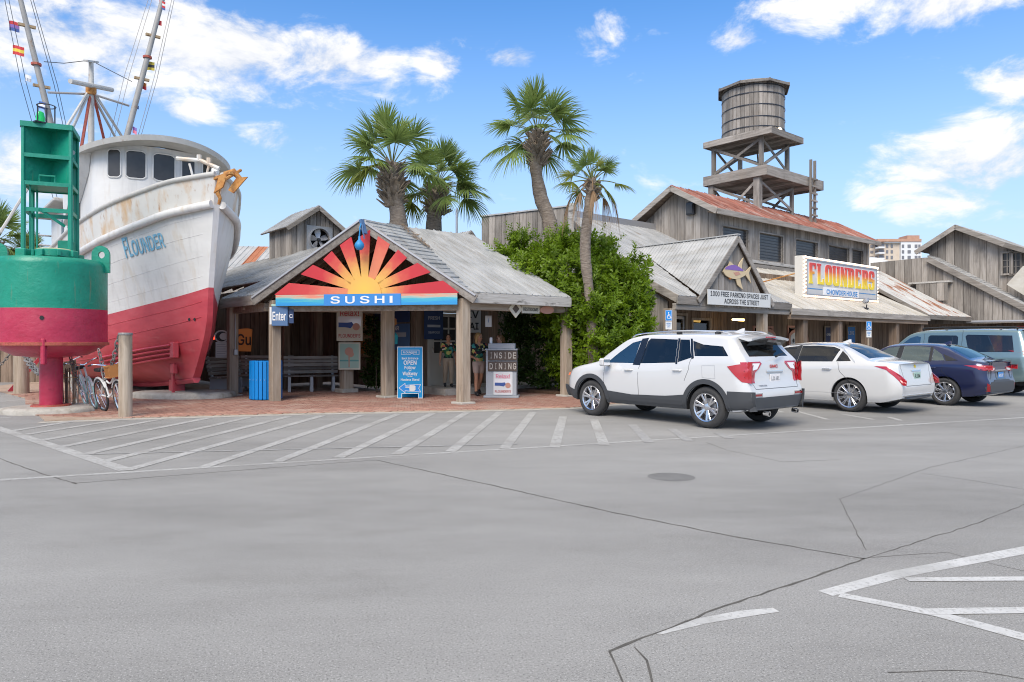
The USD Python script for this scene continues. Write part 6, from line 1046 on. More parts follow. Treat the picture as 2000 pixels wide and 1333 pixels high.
c = Car('suv', 'large grey teal SUV at the right edge, behind the dark blue sedan', (12.95, 21.45, 0), 127.0, TEAL, 'car_teal')
for q in (1, -1):
    c.handle(.40, 1.04, 'car_teal', q=q); c.handle(-.66, 1.04, 'car_teal', q=q); c.mirror(1.0, 1.20, 'car_teal', q); part(c.t, 'roof_rail', MB().tube(curve([(.3, q * .70, 1.80), (.1, q * .72, 1.885), (-1.9, q * .72, 1.885), (-2.1, q * .70, 1.80)], 5), .02, 7), 'black')
    c.side([(-2.36, 1.24), (-2.58, 1.24), (-2.58, .84), (-2.40, .84)], 'tail_light', 'lens_red', .012, q, thick=.04); t_ = c.rear(sbox(min(q * .78, q * .93), .84, max(q * .78, q * .93), 1.24), 'tail_light', 'lens_red', .012, thick=.04); c.rear(sbox(min(q * .80, q * .91), .98, max(q * .80, q * .91), 1.08), 'reversing_lens', 'lens_clear', .016, parent=t_)
    c.side(sbox(-2.57, .44, -1.95, .74), 'bumper_side', 'car_teal', .02, q, thick=.04)
for x in (-.2, -1.6): part(c.t, 'roof_crossbar', MB().tube([(x, -.72, 1.90), (x, .72, 1.90)], .02, 7), 'black')
c.rear(Polygon(TEAL['rear_glass']), 'rear_window', 'glass_tint', -.002); c.rear(sbox(-.9, .42, .9, .72), 'rear_bumper', 'cladding', .03, thick=.05); c.plate(0, .92, 'RDK 83', 'lens_clear', 'letter_blue'); part(c.t, 'roof_spoiler', MB().box((-2.42, -.7, 1.76), (-2.2, .7, 1.80), .015), 'gloss_black')
# ---------------------------------------------------------------- palms
def frond_mesh(r, d, pet, ln, spread, droop, blades=34, wid=.034, dead=False):
    """a fan leaf: returns (stem, blades) built from the crown's centre in direction d"""
    d = d / np.linalg.norm(d); side = np.cross(d, Z3); side = side / (np.linalg.norm(side) + 1e-9) if np.linalg.norm(side) > .05 else V3(1, 0, 0); roll = r.normal(0, .35)
    up = np.cross(side, d); side, up = side * math.cos(roll) + up * math.sin(roll), up * math.cos(roll) - side * math.sin(roll)
    k = np.linspace(0, 1, 6)[:, None]; st = d * pet * k - Z3 * droop * .35 * pet * k ** 2; sm = MB().tube(st, np.linspace(.022, .012, 6), 5)
    e = st[-1]; dd = st[-1] - st[-2]; dd /= np.linalg.norm(dd); b = MB()
    for i in range(blades):
        a = (i / (blades - 1) - .5) * 2 * spread + r.normal(0, .03); q = dd * math.cos(a) + side * math.sin(a); q = q + up * (.16 * math.cos(a * 1.3) - .10 + .04 * (i % 2)); q /= np.linalg.norm(q)
        L = ln * (1 - .28 * abs(a / spread) ** 2) * r.uniform(.88, 1.06); n = 6; t = np.linspace(0, 1, n); g = droop * r.uniform(.7, 1.3) * (.5 if dead else .30)
        o = e + dd * .10 * ln * math.cos(a) * (1 if abs(a) < 1.5 else 0); P = o + q * (L * t)[:, None] - Z3 * (g * L * t ** 3.0 * 1.5)[:, None]
        w = wid * np.array([.35, 1, 1, .8, .5, .06]) * (ln / .9); s2 = np.cross(q, up + .5 * r.normal(size=3)); s2 /= np.linalg.norm(s2); h = up * .25
        b.grid(np.stack([P - s2 * w[:, None] * .5, P + s2 * w[:, None] * .5], 1))
    return sm, b
def palm(name, label, pts, rad, R, n, seed, boots=(.5, .34, 80), dead=0, yellow=False, lean=(0, 0), cat='palm tree', stiff=1.0, fold=1.0):
    r = np.random.default_rng(seed); pts = np.asarray(pts, float); base = pts[0]; t = thing(name, label, cat, base); p = curve(pts - base, 8); top = p[-1]
    rr = np.interp(np.linspace(0, 1, len(p)), np.linspace(0, 1, len(rad)), rad) * (1 + .05 * r.normal(size=len(p))); part(t, 'trunk', MB().tube(p, rr, 18), 'palm_bark', smooth=50)
    H, BR_, nb = boots; b = MB()
    for i in range(nb):
        k = (i + r.random()) / nb; z = -H * (1 - k); a = i * 2.39996 + r.normal(0, .15); rb = rad[-1] * .95 + (BR_ - rad[-1]) * math.sin(math.pi * min(1, .12 + .8 * k)) * .55; c = top + V3(0, 0, z); o = V3(math.cos(a), math.sin(a), 0); s_ = V3(-math.sin(a), math.cos(a), 0)
        tilt = r.uniform(.35, 1.0); ln = r.uniform(.65, 1.1) * (BR_ * .75); q = o * math.cos(tilt) + Z3 * math.sin(tilt); w0, w1 = .075 * rad[-1] / .2, .03; s2 = s_ * math.cos(.5) + (Z3 * math.sin(.5)) * (1 if i % 2 else -1)
        p0 = c + o * rb * .8; p1 = p0 + q * ln; th = np.cross(q, s2) * .018; v = [p0 - s2 * w0 - th, p0 + s2 * w0 - th, p0 + s2 * w0 + th, p0 - s2 * w0 + th, p1 - s2 * w1 - th * .5, p1 + s2 * w1 - th * .5, p1 + s2 * w1 + th * .5, p1 - s2 * w1 + th * .5]
        b.add(v, [(0, 1, 5, 4), (1, 2, 6, 5), (2, 3, 7, 6), (3, 0, 4, 7), (4, 5, 6, 7)])
    part(t, 'leaf_bases', b, 'palm_boots', kind='stuff'); part(t, 'crown_shaft', MB().tube([top + V3(0, 0, -H), top + V3(0, 0, -H * .5), top + V3(0, 0, .1)], [rad[-1], rad[-1] * 1.35, rad[-1] * .8], 12), 'palm_boots')
    for i in range(n):
        k = i / max(1, n - 1); el = math.radians(84 - 108 * k ** .95 * stiff) + r.normal(0, .10); az = i * 2.39996 + r.normal(0, .2); d = V3(math.cos(az) * math.cos(el), math.sin(az) * math.cos(el), math.sin(el)) + V3(lean[0], lean[1], 0) * .4
        pet = R * r.uniform(.48, .64); ln = R * r.uniform(.46, .55); sm, b = frond_mesh(r, d, pet, ln, r.uniform(1.6, 2.1) * fold if k > .15 else 1.0, .16 + .50 * k + r.uniform(0, .2), 42, wid=.042)
        m = 'palm_leaf_yellow' if (yellow and (i % 3 == 0 or k > .75)) or (k > .86 and r.random() < .3) else 'palm_leaf'; f = part(t, 'frond', b.shift(top), m); part(f, 'frond_stem', sm.shift(top), 'palm_stem')
    for i in range(dead):
        az = i * 2 * np.pi / dead + r.normal(0, .3); d = V3(math.cos(az) * .75, math.sin(az) * .75, .10); sm, b = frond_mesh(r, d, R * .50, R * .44, .55, 2.2, 26, dead=True); f = part(t, 'dead_frond', b.shift(top), 'palm_leaf_dead', 'brown dead frond hanging down'); part(f, 'frond_stem', sm.shift(top), 'palm_leaf_dead')
    return t
def trunk_pts(Y, *q): p = [PX(x, y, Y) for x, y in q]; p[0][2] = 0; return p
palm('palm_tree', 'big leafy palm behind the canopy roof, leftmost of the four tall palms', trunk_pts(22, (782, 700), (779, 460), (772, 390), (766, 325)), (.27, .25, .24, .23), 1.85, 22, 3, boots=(1.25, .44, 120), lean=(-.25, 0), stiff=.82)
palm('palm_tree', 'shorter green palm just right of the biggest palm, above the canopy roof', trunk_pts(24.5, (846, 700), (847, 465), (849, 415), (853, 365)), (.27, .26, .25, .24), 1.72, 24, 8, boots=(.95, .48, 80), lean=(.45, -.1), stiff=.92)
palm('palm_tree', 'tallest palm with a bent bare trunk in front of the board screen wall', trunk_pts(24, (1085, 700), (1078, 470), (1056, 385), (1046, 320), (1050, 262)), (.27, .25, .22, .20, .20), 1.9, 21, 15, boots=(1.05, .44, 110), stiff=.88)
palm('palm_tree', 'small yellowing palm with brown hanging fronds, growing through the bush', trunk_pts(18.9, (1162, 720), (1153, 600), (1143, 490), (1150, 405), (1157, 355)), (.15, .12, .15, .13, .10), 1.0, 16, 23, boots=(.5, .24, 46), dead=5, yellow=True, stiff=.85)
palm('palm_tree', 'palm seen behind the stern brace at the left edge', trunk_pts(34, (-6, 700), (-6, 560), (-8, 475)), (.25, .24, .22), 2.0, 26, 31, boots=(1.0, .42, 50))
palm('palm_tree', 'low palm top seen between the buoy legs', trunk_pts(36, (62, 700), (60, 560), (58, 508)), (.25, .24, .22), 1.5, 20, 37, boots=(.8, .42, 40))
# ---------------------------------------------------------------- bush and hedge
def foliage(blobs, ncl, per, size, seed, whorl=.16, squash=1.0, inner=.25):
    r = np.random.default_rng(seed); vol = np.array([b[3] * b[4] * b[5] for b in blobs]) ** .67; pick = r.choice(len(blobs), ncl, p=vol / vol.sum()); B = np.array(blobs)[pick]
    d = r.normal(size=(ncl, 3)); d /= np.linalg.norm(d, axis=1, keepdims=True); rad = np.where(r.random(ncl) < inner, r.uniform(.45, .95, ncl), r.uniform(.88, 1.12, ncl)); c = B[:, :3] + d * B[:, 3:6] * rad[:, None]
    keep = np.ones(ncl, bool)
    for q in blobs: keep &= (((c - np.array(q[:3])) / np.array(q[3:6])) ** 2).sum(1) > .42
    c, d = c[keep], d[keep]; ax = d + V3(0, 0, .55) + r.normal(0, .35, d.shape); ax /= np.linalg.norm(ax, axis=1, keepdims=True); n = len(c); c = np.repeat(c, per, 0); ax = np.repeat(ax, per, 0); N = len(c)
    q = r.normal(size=(N, 3)); q -= ax * (q * ax).sum(1, keepdims=True) * r.uniform(.2, .95, (N, 1)); q /= np.linalg.norm(q, axis=1, keepdims=True); s = r.uniform(.7, 1.25, (N, 1)) * size
    q = q + ax * .55; q /= np.linalg.norm(q, axis=1, keepdims=True); along = r.uniform(-.6, 1, (N, 1)) * whorl; o = c + ax * along + q * .02; w = np.cross(q, ax + .3 * r.normal(size=(N, 3))); w /= np.linalg.norm(w, axis=1, keepdims=True); nn = np.cross(w, q)
    v = np.stack([o, o + q * s * .5 + w * s * .24 + nn * s * .07, o + q * s - nn * s * .05, o + q * s * .5 - w * s * .24 + nn * s * .07], 1).reshape(-1, 3); f = np.arange(N)[:, None] * 4
    return v, np.vstack([f + [0, 1, 2], f + [0, 2, 3]])
def blob(px, py, Y, rx, ry, rd=None): p = PX(px, py, Y); k = Y / F; return (p[0], p[1], p[2], rx * k, (rd or rx) * k * .8, ry * k)
bush = thing('bush', 'tall bright green leafy bush between the canopy and the porch, round the small palm', 'bush', (0, 0, 0))
BL = [blob(1120, 526, 20.6, 92, 48), blob(1045, 528, 20.5, 55, 40), blob(1188, 552, 20.1, 62, 58), blob(1228, 585, 20.3, 34, 44), blob(1085, 470, 21.2, 34, 18), blob(1240, 515, 20.8, 24, 22), blob(1010, 490, 21.3, 26, 14), blob(1012, 458, 21.2, 16, 8), blob(1155, 470, 20.9, 40, 22),
      blob(1140, 610, 19.9, 84, 66), blob(1205, 640, 19.9, 58, 66), blob(1230, 700, 20.4, 42, 60), blob(1150, 690, 20.0, 70, 70), blob(1172, 590, 18.7, 26, 18, 12), blob(1200, 690, 18.6, 46, 40, 16), blob(1100, 455, 21, 10, 12), blob(990, 480, 21.2, 14, 8), blob(1255, 610, 20.4, 12, 14)]
BL = [q if q[2] < PX(0, 600, q[1])[2] else (q[0], q[1], q[2] - .26, q[3], q[4], q[5]) for q in BL]
part(bush, 'leaves', foliage(BL, 3300, 22, .125, 4, whorl=.22), 'bush_leaf', kind='stuff')
def shoots(n, seed):
    r = np.random.default_rng(seed); V, Fc, k0 = [], [], 0
    for i in range(n):
        q = BL[r.integers(len(BL))]; d = r.normal(size=3); d[2] = abs(d[2]) * .8 + .1; d /= np.linalg.norm(d); o = np.array(q[:3]) + d * np.array(q[3:6]) * .95; dd = d + V3(0, 0, .5) + r.normal(0, .25, 3); dd /= np.linalg.norm(dd); L = r.uniform(.2, .62)
        for j in range(int(L / .022)):
            a = j * 2.4; x = np.cross(dd, Z3) + 1e-6; x /= np.linalg.norm(x); y = np.cross(dd, x); w = x * math.cos(a) + y * math.sin(a) + dd * .6; w /= np.linalg.norm(w); s = r.uniform(.08, .13); p = o + dd * (j * .022); t = np.cross(w, dd); t /= np.linalg.norm(t); nn = np.cross(t, w); V += [p, p + w * s * .5 + t * s * .24 + nn * s * .08, p + w * s, p + w * s * .5 - t * s * .24 + nn * s * .08]; Fc += [(k0, k0 + 1, k0 + 2), (k0, k0 + 2, k0 + 3)]; k0 += 4
    return np.array(V), np.array(Fc)
part(bush, 'shoots', shoots(340, 12), 'bush_leaf', kind='stuff')
b = MB(); r = np.random.default_rng(5)
for i in range(26):
    q = BL[i % len(BL)]; e = np.array(q[:3]) + r.normal(0, .4, 3) * np.array(q[3:6]); o = PX(1140 + r.normal(0, 30), 745, 20.4); o[2] = .05; b.tube(curve([o, (o + e) / 2 + r.normal(0, .15, 3), e], 5), np.linspace(.04, .012, 11), 5)
part(bush, 'branches', b, 'twig')
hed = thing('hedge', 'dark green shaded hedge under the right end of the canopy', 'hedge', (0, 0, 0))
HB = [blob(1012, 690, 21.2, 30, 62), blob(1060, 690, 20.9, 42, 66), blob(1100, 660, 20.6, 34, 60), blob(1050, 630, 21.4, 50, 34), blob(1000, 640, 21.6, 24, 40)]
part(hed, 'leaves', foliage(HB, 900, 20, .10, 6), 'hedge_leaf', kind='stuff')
pl = thing('corner_plant', 'dark climbing plant at the bed behind the middle canopy post', 'plant', (0, 0, 0))
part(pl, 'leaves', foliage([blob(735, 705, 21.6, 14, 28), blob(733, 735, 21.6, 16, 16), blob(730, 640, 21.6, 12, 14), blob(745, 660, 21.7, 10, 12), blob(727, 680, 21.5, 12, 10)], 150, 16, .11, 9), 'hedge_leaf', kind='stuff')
part(pl, 'stem', MB().tube([GP(735, 768), PX(735, 700, 21.6), PX(732, 630, 21.6)], .02, 5), 'twig')
# ---------------------------------------------------------------- signs and things at the entrance
def slab_letters(s, h, w, gap=.12):
    """heavy slab serif capitals as flat shapes"""
    rr = lambda a, r=.14: sbox(*a).buffer(-r).buffer(r); B = sbox; V = B(.05, 0, .27, 1); sf = lambda x, y: B(x - .06, y, x + .28, y + .085)
    ring = rr((0, 0, .62, 1), .2).difference(rr((.225, .14, .395, .86), .07)); x = lambda l: shapely.union_all(l)
    S = {'F': x([V, B(.05, .88, .62, 1), B(.5, .72, .62, 1), B(.05, .47, .47, .59), sf(.05, 0)]), 'L': x([V, B(.05, 0, .62, .12), B(.5, 0, .62, .28), sf(.05, .915)]), 'O': ring, 'U': x([B(0, .3, .225, 1), B(.415, .3, .62, 1), ring.intersection(B(-1, -1, 2, .5)), B(-.05, .915, .27, 1), B(.37, .915, .67, 1)]),
         'N': x([B(.03, 0, .16, 1), B(.48, 0, .61, 1), Polygon([(.03, 1), (.25, 1), (.61, 0), (.40, 0)]), B(-.03, 0, .24, .085), B(.40, .915, .68, 1)]), 'D': x([V, B(.0, .88, .3, 1), B(.0, 0, .3, .12), rr((.0, 0, .62, 1), .2).difference(rr((.2, .13, .40, .87), .08)).intersection(B(.2, -1, 2, 2))]),
         'E': x([V, B(.05, .88, .62, 1), B(.5, .74, .62, 1), B(.05, .46, .47, .58), B(.05, 0, .62, .12), B(.5, 0, .62, .26)]), 'R': x([V, rr((.05, .42, .62, 1), .17).difference(rr((.26, .54, .40, .88), .06)), B(.05, .88, .3, 1), Polygon([(.26, .5), (.46, .5), (.66, 0), (.44, 0)]), sf(.05, 0)]),
         'S': rr((0, 0, .62, 1), .2).difference(rr((.215, .59, .405, .87), .06)).difference(rr((.215, .13, .405, .43), .06)).difference(B(.40, .56, .8, .68)).difference(B(-.2, .30, .22, .42))}
    out, c = [], 0
    for ch in s: out.append(affinity.translate(affinity.scale(S[ch], w, h, origin=(0, 0)), c, 0)); c += (.62 + gap) * w
    return out, c
def board(parent, name, poly, o, x, d0, d1, m, label=None): return part(parent, name, MB().slab(poly, o, x, Z3, d0, d1), m, label)
def sign_text(parent, lines, m, y, name='lettering'):
    """lines: (text, capital height, centre x, baseline z, width)"""
    b = MB()
    for s, h, cx, z, w in lines: v, f = text(s, h, .004, True, width=w); b.add(np.stack([cx - w / 2 + v[:, 0], np.full(len(v), y) - v[:, 2], z + v[:, 1]], 1), f)
    return part(parent, name, b, m)
rzG = -9.56
sb_ = thing('sunburst_sign', 'painted wooden sunburst in the canopy gable above a blue board reading SUSHI', 'sign', (-3.49, 17.07, 2.70), rzG)
q = lambda pts: Polygon([((x - 717) / 82, (568 - y) / 82) for x, y in pts])
half = [[(528.7, 574), (558.6, 552), (684, 565), (688, 575)], [(585, 534), (609, 517), (690, 554), (683, 564)], [(631.7, 505.5), (648, 491), (697, 549), (688, 556)], [(666, 479), (688, 464), (708, 543), (696, 548)]]
rays = half + [[(705, 465), (726.5, 451), (722, 545), (710.5, 545)]] + [[(1432 - x, y) for x, y in r_] for r_ in half]; sun_c = shapely.Point(-.012, -.085).buffer(.42, 32)
for k, r_ in enumerate(rays): board(sb_, 'ray', q(r_).buffer(.012).difference(sun_c).intersection(sbox(-3, -.08, 3, 3)), (0, 0, 0), X3, -.01, .025, 'sun_ray_low' if k in (0, 8) else 'sun_ray')
board(sb_, 'sun_disc', sun_c.intersection(sbox(-1, -.08, 1, 1)), (0, 0, 0), X3, -.01, .045, 'sun_disc'); board(sb_, 'lower_strip', sbox(-2.28, -.084, 2.25, -.05).difference(sun_c), (0, 0, 0), X3, -.01, .02, 'salmon')
board(sb_, 'sea_board', sbox(-2.28, -.35, 2.25, -.085), (0, 0, 0), X3, -.02, .03, 'sea_strip'); board(sb_, 'name_panel', sbox(-1.03, -.355, .89, -.08), (0, 0, 0), X3, .032, .045, 'sign_blue')
b = MB(); cx = -.86
for ch, w in (('S', .24), ('U', .24), ('S', .24), ('H', .24), ('I', .07)):
    if ch == 'I': b.box((cx, -.051, -.30), (cx + w, -.047, -.135))
    else: v, f = text(ch, .165, .004, True, width=w); b.add(np.stack([cx + v[:, 0], np.full(len(v), -.047) - v[:, 2], -.30 + v[:, 1]], 1), f)
    cx += w + .13
part(sb_, 'lettering', b, 'white_paint')
fl = thing('float_buoy', 'round blue fishing float hanging from the gable peak', 'float', PX(702, 480, 16.72)); part(fl, 'float', MB().lathe([(0, -.11), (.06, -.10), (.10, -.05), (.112, 0), (.10, .05), (.06, .10), (.03, .14), (.025, .22), (0, .23)], (0, 0, 0), 20), 'float_blue', smooth=50)
part(fl, 'rope', MB().tube([V3(0, 0, .2), V3(.01, .0, .42), V3(.03, .1, .56)], .016, 6), 'float_blue'); part(fl, 'hook_post', MB().beam(V3(.12, .06, .28), V3(.02, .12, .62), .10, .07), 'sign_navy'); part(fl, 'rope_tail', MB().tube([V3(.06, .02, .5), V3(.09, .0, .3), V3(.11, .02, .16)], .018, 6), 'sign_navy')
p = fp[0]; c0 = bw(p[0], p[1]); e = thing('enter_sign', 'small blue sign box reading Enter on the left front canopy post', 'sign', PX(547, 618, 17.5), 8)
part(e, 'box', MB().box((-.19, -.05, -.24), (.19, .10, .24), .01), 'sign_navy'); part(e, 'top_cap', MB().box((-.20, -.055, .235), (.20, .11, .29), .01), 'mint'); board(e, 'side_board', sbox(.2, -.17, .32, .17), (0, 0, 0), X3, -.04, .0, 'deep_blue'); sign_text(e, [('Enter', .20, -.01, -.10, .32)], 'white_paint', -.053); sign_text(e, [('C', .09, .26, -.04, .08)], 'white_paint', -.003, 'side_letter'); board(e, 'white_edge', sbox(-.24, -.2, -.195, .22), (0, 0, 0), X3, -.02, .03, 'sign_white')
bn = thing('litter_bin', 'round bright blue slatted litter bin behind the left front canopy post', 'bin', V3(-6.25, 18.2, .02))
part(bn, 'liner', MB().lathe([(.0, .05), (.35, .05), (.35, .93), (.33, .95)], (0, 0, 0), 28), 'deep_blue'); part(bn, 'top_ring', MB().lathe([(.24, .95), (.37, .95), (.37, .985), (.24, .985)], (0, 0, 0), 28), 'bin_blue')
for i in range(24):
    a = i / 24 * 2 * np.pi; b = MB().ob((.385 * math.cos(a), .385 * math.sin(a), .5), RZ(a).T, (.012, .043, .48), .005); k = part(bn, 'slat', b, 'bin_blue')
    part(k, 'bolts', MB().tube([(.397 * math.cos(a), .397 * math.sin(a), .51), (.402 * math.cos(a), .402 * math.sin(a), .51)], .010, 6), 'grey_metal')
def easel_text():
    L = [('FLOUNDERS', .045, 0, 1.165, .36), ('Back Entrance', .05, 0, 1.01, .42), ('OPEN', .105, 0, .87, .33), ('Follow', .08, 0, .755, .28), ('the', .03, 0, .705, .06), ('Walkway', .085, 0, .60, .38), ('to the', .03, 0, .555, .12), ('Hostess Stand', .06, 0, .455, .47)]; return L
ab = thing('sandwich_board', 'bright blue folding board reading OPEN with a pointing hand arrow', 'sign board', V3(-2.63, 18.5, .02), 3)
sh = sbox(-.325, 0, .325, 1.335).difference(sbox(-.205, -.1, .205, .12)); board(ab, 'front_panel', sh, (0, 0, 0), X3, -.01, .012, 'board_blue'); board(ab, 'border', sh.difference(sh.buffer(-.016)), (0, 0, 0), X3, .012, .017, 'white_paint')
part(ab, 'rear_panel', MB().beam((0, .42, .0), (0, .03, 1.33), .64, .02, up=(0, 1, 0)), 'board_blue'); sign_text(ab, easel_text(), 'white_paint', -.0125)
arrow = Polygon([(-.28, .27), (-.13, .385), (-.13, .335), (.27, .36), (.22, .26), (.27, .165), (-.13, .20), (-.13, .15)]); board(ab, 'arrow', arrow, (0, 0, 0), X3, .0122, .015, 'access_blue'); board(ab, 'arrow_outline', arrow.buffer(.008).difference(arrow.buffer(-.004)), (0, 0, 0), X3, .0125, .018, 'white_paint')
hand = shapely.union_all([sbox(-.12, .275, .02, .305), sbox(.0, .20, .11, .33).buffer(.01), sbox(-.02, .235, .06, .262), sbox(-.015, .205, .06, .23), sbox(.11, .215, .14, .32)]); board(ab, 'pointing_hand', hand, (0, 0, 0), X3, .0155, .02, 'sign_white'); board(ab, 'logo_outline', (lambda k: k.buffer(.006).difference(k.buffer(-.003)))(sbox(-.22, 1.13, .23, 1.245).difference(shapely.Point(.05, 1.11).buffer(.05))), (0, 0, 0), X3, .0125, .017, 'white_paint')
hs = thing('host_stand', 'grey host stand reading INSIDE DINING on brown boards', 'host stand', V3(-.27, 18.85, .02), -4)
part(hs, 'base', MB().box((-.46, -.24, 0), (.46, .26, .06), .01), 'stand_grey'); part(hs, 'cabinet', MB().box((-.40, -.18, .06), (.40, .22, 1.28), .01), 'stand_grey'); part(hs, 'top', MB().box((-.34, -.20, 1.28), (.36, .24, 1.42), .012), 'stand_grey'); part(hs, 'top_moulding', MB().box((-.42, -.215, 1.24), (.42, .24, 1.28), .008), 'stand_grey')
for z0, z1_, s in ((.98, 1.23, 'INSIDE'), (.70, .95, 'DINING')):
    k = board(hs, 'word_board', sbox(-.34, z0, .41, z1_), (0, -.20, 0), X3, -.0, .02, 'board_brown'); b = MB()
    for i, ch in enumerate(s): v, f = text(ch, .15, .006, True, width=.025 if ch == 'I' else .085); b.add(np.stack([-.30 + i * .122 + v[:, 0] + (.03 if ch == 'I' else 0), np.full(len(v), -.222) - v[:, 2], z0 + .05 + v[:, 1]], 1), f)
    part(k, 'lettering', b, 'letter_stone')
def relax(t, w, h, y, z0, body, x0=0):
    board(t, 'panel', sbox(x0 - w / 2, z0, x0 + w / 2, z0 + h).buffer(-.02).buffer(.02), (0, y, 0), X3, -.02, .02, body); board(t, 'sky_patch', sbox(x0 - w * .44, z0 + h * .42, x0 + w * .44, z0 + h * .70), (0, y - .021, 0), X3, 0, .002, 'flag_grey' if 'flag_grey' in LK else 'lens_clear')
    f = affinity.translate(affinity.scale(Polygon([(-.95, -.15), (-.95, .30), (-.2, .28), (.2, .35), (.35, .1), (.1, -.25), (-.4, -.15)]), w * .45, h * .30, origin=(0, 0)), x0, z0 + h * .44); board(t, 'picture_whale', f, (0, y - .024, 0), X3, 0, .002, 'flag_blue'); board(t, 'picture_fish', shapely.Point(x0 + w * .26, z0 + h * .41).buffer(w * .14), (0, y - .026, 0), X3, 0, .002, 'salmon')
    sign_text(t, [('Relax!', h * .17, x0, z0 + h * .72, w * .74)], 'letter_pink' if body == 'white_paint' else 'letter_red', y - .022); sign_text(t, [("FLOUNDER'S", h * .10, x0, z0 + h * .10, w * .84)], 'letter_red', y - .022, 'lower_lettering')
relax(hs, .50, .60, -.185, .08, 'white_paint', .05)
part(hs, 'bottle', MB().lathe([(0, 1.42), (.04, 1.42), (.04, 1.56), (.02, 1.58), (0, 1.58)], (-.28, -.05, 0), 14), 'lens_clear')
rx = thing('relax_sign', "cream sign reading Relax FLOUNDER'S on a thick inner post", 'sign', PX(683, 700, 20.52) * V3(1, 1, 0), 0); relax(rx, .74, 1.0, 0, 1.5, 'cream')
ps = thing('palm_sign', 'small pale green sign with a palm picture, under the Relax sign', 'sign', PX(682, 700, 20.5) * V3(1, 1, 0), 0); board(ps, 'panel', sbox(-.30, .68, .32, 1.46).buffer(-.02).buffer(.02), (0, 0, 0), X3, -.02, .02, 'cream'); board(ps, 'sea_field', sbox(-.26, .73, .28, 1.42), (0, -.021, 0), X3, 0, .002, 'mint'); board(ps, 'sea_line', sbox(-.26, .92, .28, .96), (0, -.023, 0), X3, 0, .002, 'sea_green'); board(ps, 'palm_picture', shapely.union_all([sbox(-.015, .75, .02, 1.3), shapely.Point(0, 1.2).buffer(.12), shapely.Point(.06, 1.12).buffer(.08)]), (0, -.025, 0), X3, 0, .002, 'salmon')
lq = MB(); c = PX(480, 663, 22.2); t = thing('gulf_sign', 'orange lit sign with black letters Gu in the dark porch by the boat', 'sign', c, 0); g = Polygon([(-.55, -.36), (.16, -.38), (.20, .30), (.06, .34), (-.55, .28)]); board(t, 'panel', g, (0, 0, 0), X3, -.02, .02, 'lit_orange'); sign_text(t, [('Gu', .32, -.05, -.17, .44)], 'letter_black', -.022)
t = thing('list_sign', 'narrow white notice board with a round top logo between boat and post', 'sign', PX(433, 670, 20.2), 12); board(t, 'panel', sbox(-.16, -.42, .16, .02), (0, 0, 0), X3, -.01, .01, 'sign_white'); board(t, 'round_logo', affinity.scale(shapely.Point(0, .18).buffer(.18), 1.1, 1), (0, 0, 0), X3, -.01, .01, 'sign_white'); board(t, 'logo_ring', affinity.scale(shapely.Point(0, .18).buffer(.14).difference(shapely.Point(.05, .18).buffer(.10)), 1.1, 1), (0, -.012, 0), X3, 0, .002, 'letter_black')
b = MB()
for k in range(6): b.box((-.13, -.013, -.38 + k * .065), (.13 - .03 * (k % 2), -.011, -.36 + k * .065))
part(t, 'text_lines', b, 'grey_metal')
for px, py, lb in ((415, 659, 'small round red lamp glowing beside the boat\'s red bow'), (471, 606, 'small red lamp under the roof beam left of the Enter sign')):
    t = thing('red_lamp', lb, 'lamp', PX(px, py, 21.0)); part(t, 'globe', MB().lathe([(0, -.08), (.06, -.06), (.08, 0), (.06, .06), (0, .08)], (0, 0, 0), 14), 'lamp_red', smooth=60); part(t, 'stem', MB().tube([(0, .0, .07), (0, 0, .2)], .012, 5), 'dark_metal')
def bench(label, loc, rz):
    t = thing('bench', label, 'bench', loc, rz, None); L = .78
    for x in (-.62, .0, .62):
        sh = Polygon([(-.28, 0), (-.16, 0), (-.10, .12), (.06, .14), (.16, .10), (.20, 0), (.30, 0), (.27, .38), (.32, .44), (-.26, .44), (-.28, .36)]); part(t, 'leg', MB().slab(sh, (x - .04, 0, 0), Y3, Z3, 0, .08), 'stand_grey')
    for i in range(4): part(t, 'seat_slat', MB().box((-L, -.28 + i * .125, .44), (L, -.17 + i * .125, .475), .008), 'grey_wood_along_x')
    for i in range(5): part(t, 'back_slat', MB().box((-L, .22 + i * .03, .52 + i * .105), (L, .245 + i * .03, .61 + i * .105), .006), 'grey_wood_along_x')
    for x in (-.62, .62): part(t, 'back_support', MB().beam((x, .22, .44), (x, .385, 1.04), .06, .04), 'stand_grey')
    return t
bench('grey slatted bench with moulded legs beside the Relax sign post', V3(-5.92, 21.15, .02), 18); bench('shaded slatted bench half hidden behind the blue litter bin', V3(-7.5, 22.0, .02), 20); bench('grey bench end in the dark between the boat and the left canopy post', V3(-8.05, 20.7, .02), 75)
t = thing('pointer_sign', 'little white restroom style pointer sign hanging under the right canopy eave', 'sign', bw(-1.0, -.30, 2.30), ANG); board(t, 'name_panel', sbox(-.25, -.10, .35, .10), (0, 0, 0), X3, -.01, .01, 'cream'); board(t, 'diamond', affinity.rotate(sbox(-.16, -.16, .16, .16), 45).buffer(0), (-.45, 0, 0), X3, -.012, .012, 'cream'); board(t, 'dark_diamond', affinity.rotate(sbox(-.08, -.08, .08, .08), 45), (-.45, -.013, 0), X3, 0, .003, 'board_brown'); board(t, 'shell_shape', affinity.scale(shapely.Point(.62, .0).buffer(.2), 1.2, .5), (0, 0, 0), X3, -.01, .01, 'salmon'); sign_text(t, [('RESTROOMS', .08, .05, -.04, .5)], 'letter_black', -.012)
t = thing('wall_sign', 'white sign with bold dark letters on the wall behind the right front post', 'sign', bw(.15, 3.50, 0), ANG); board(t, 'panel', sbox(-.55, 1.75, .25, 2.5), (0, 0, 0), X3, -.01, .01, 'sign_white'); sign_text(t, [('LIV', .22, -.14, 2.2, .62), ('AI', .20, -.02, 1.85, .36)], 'letter_black', -.012)
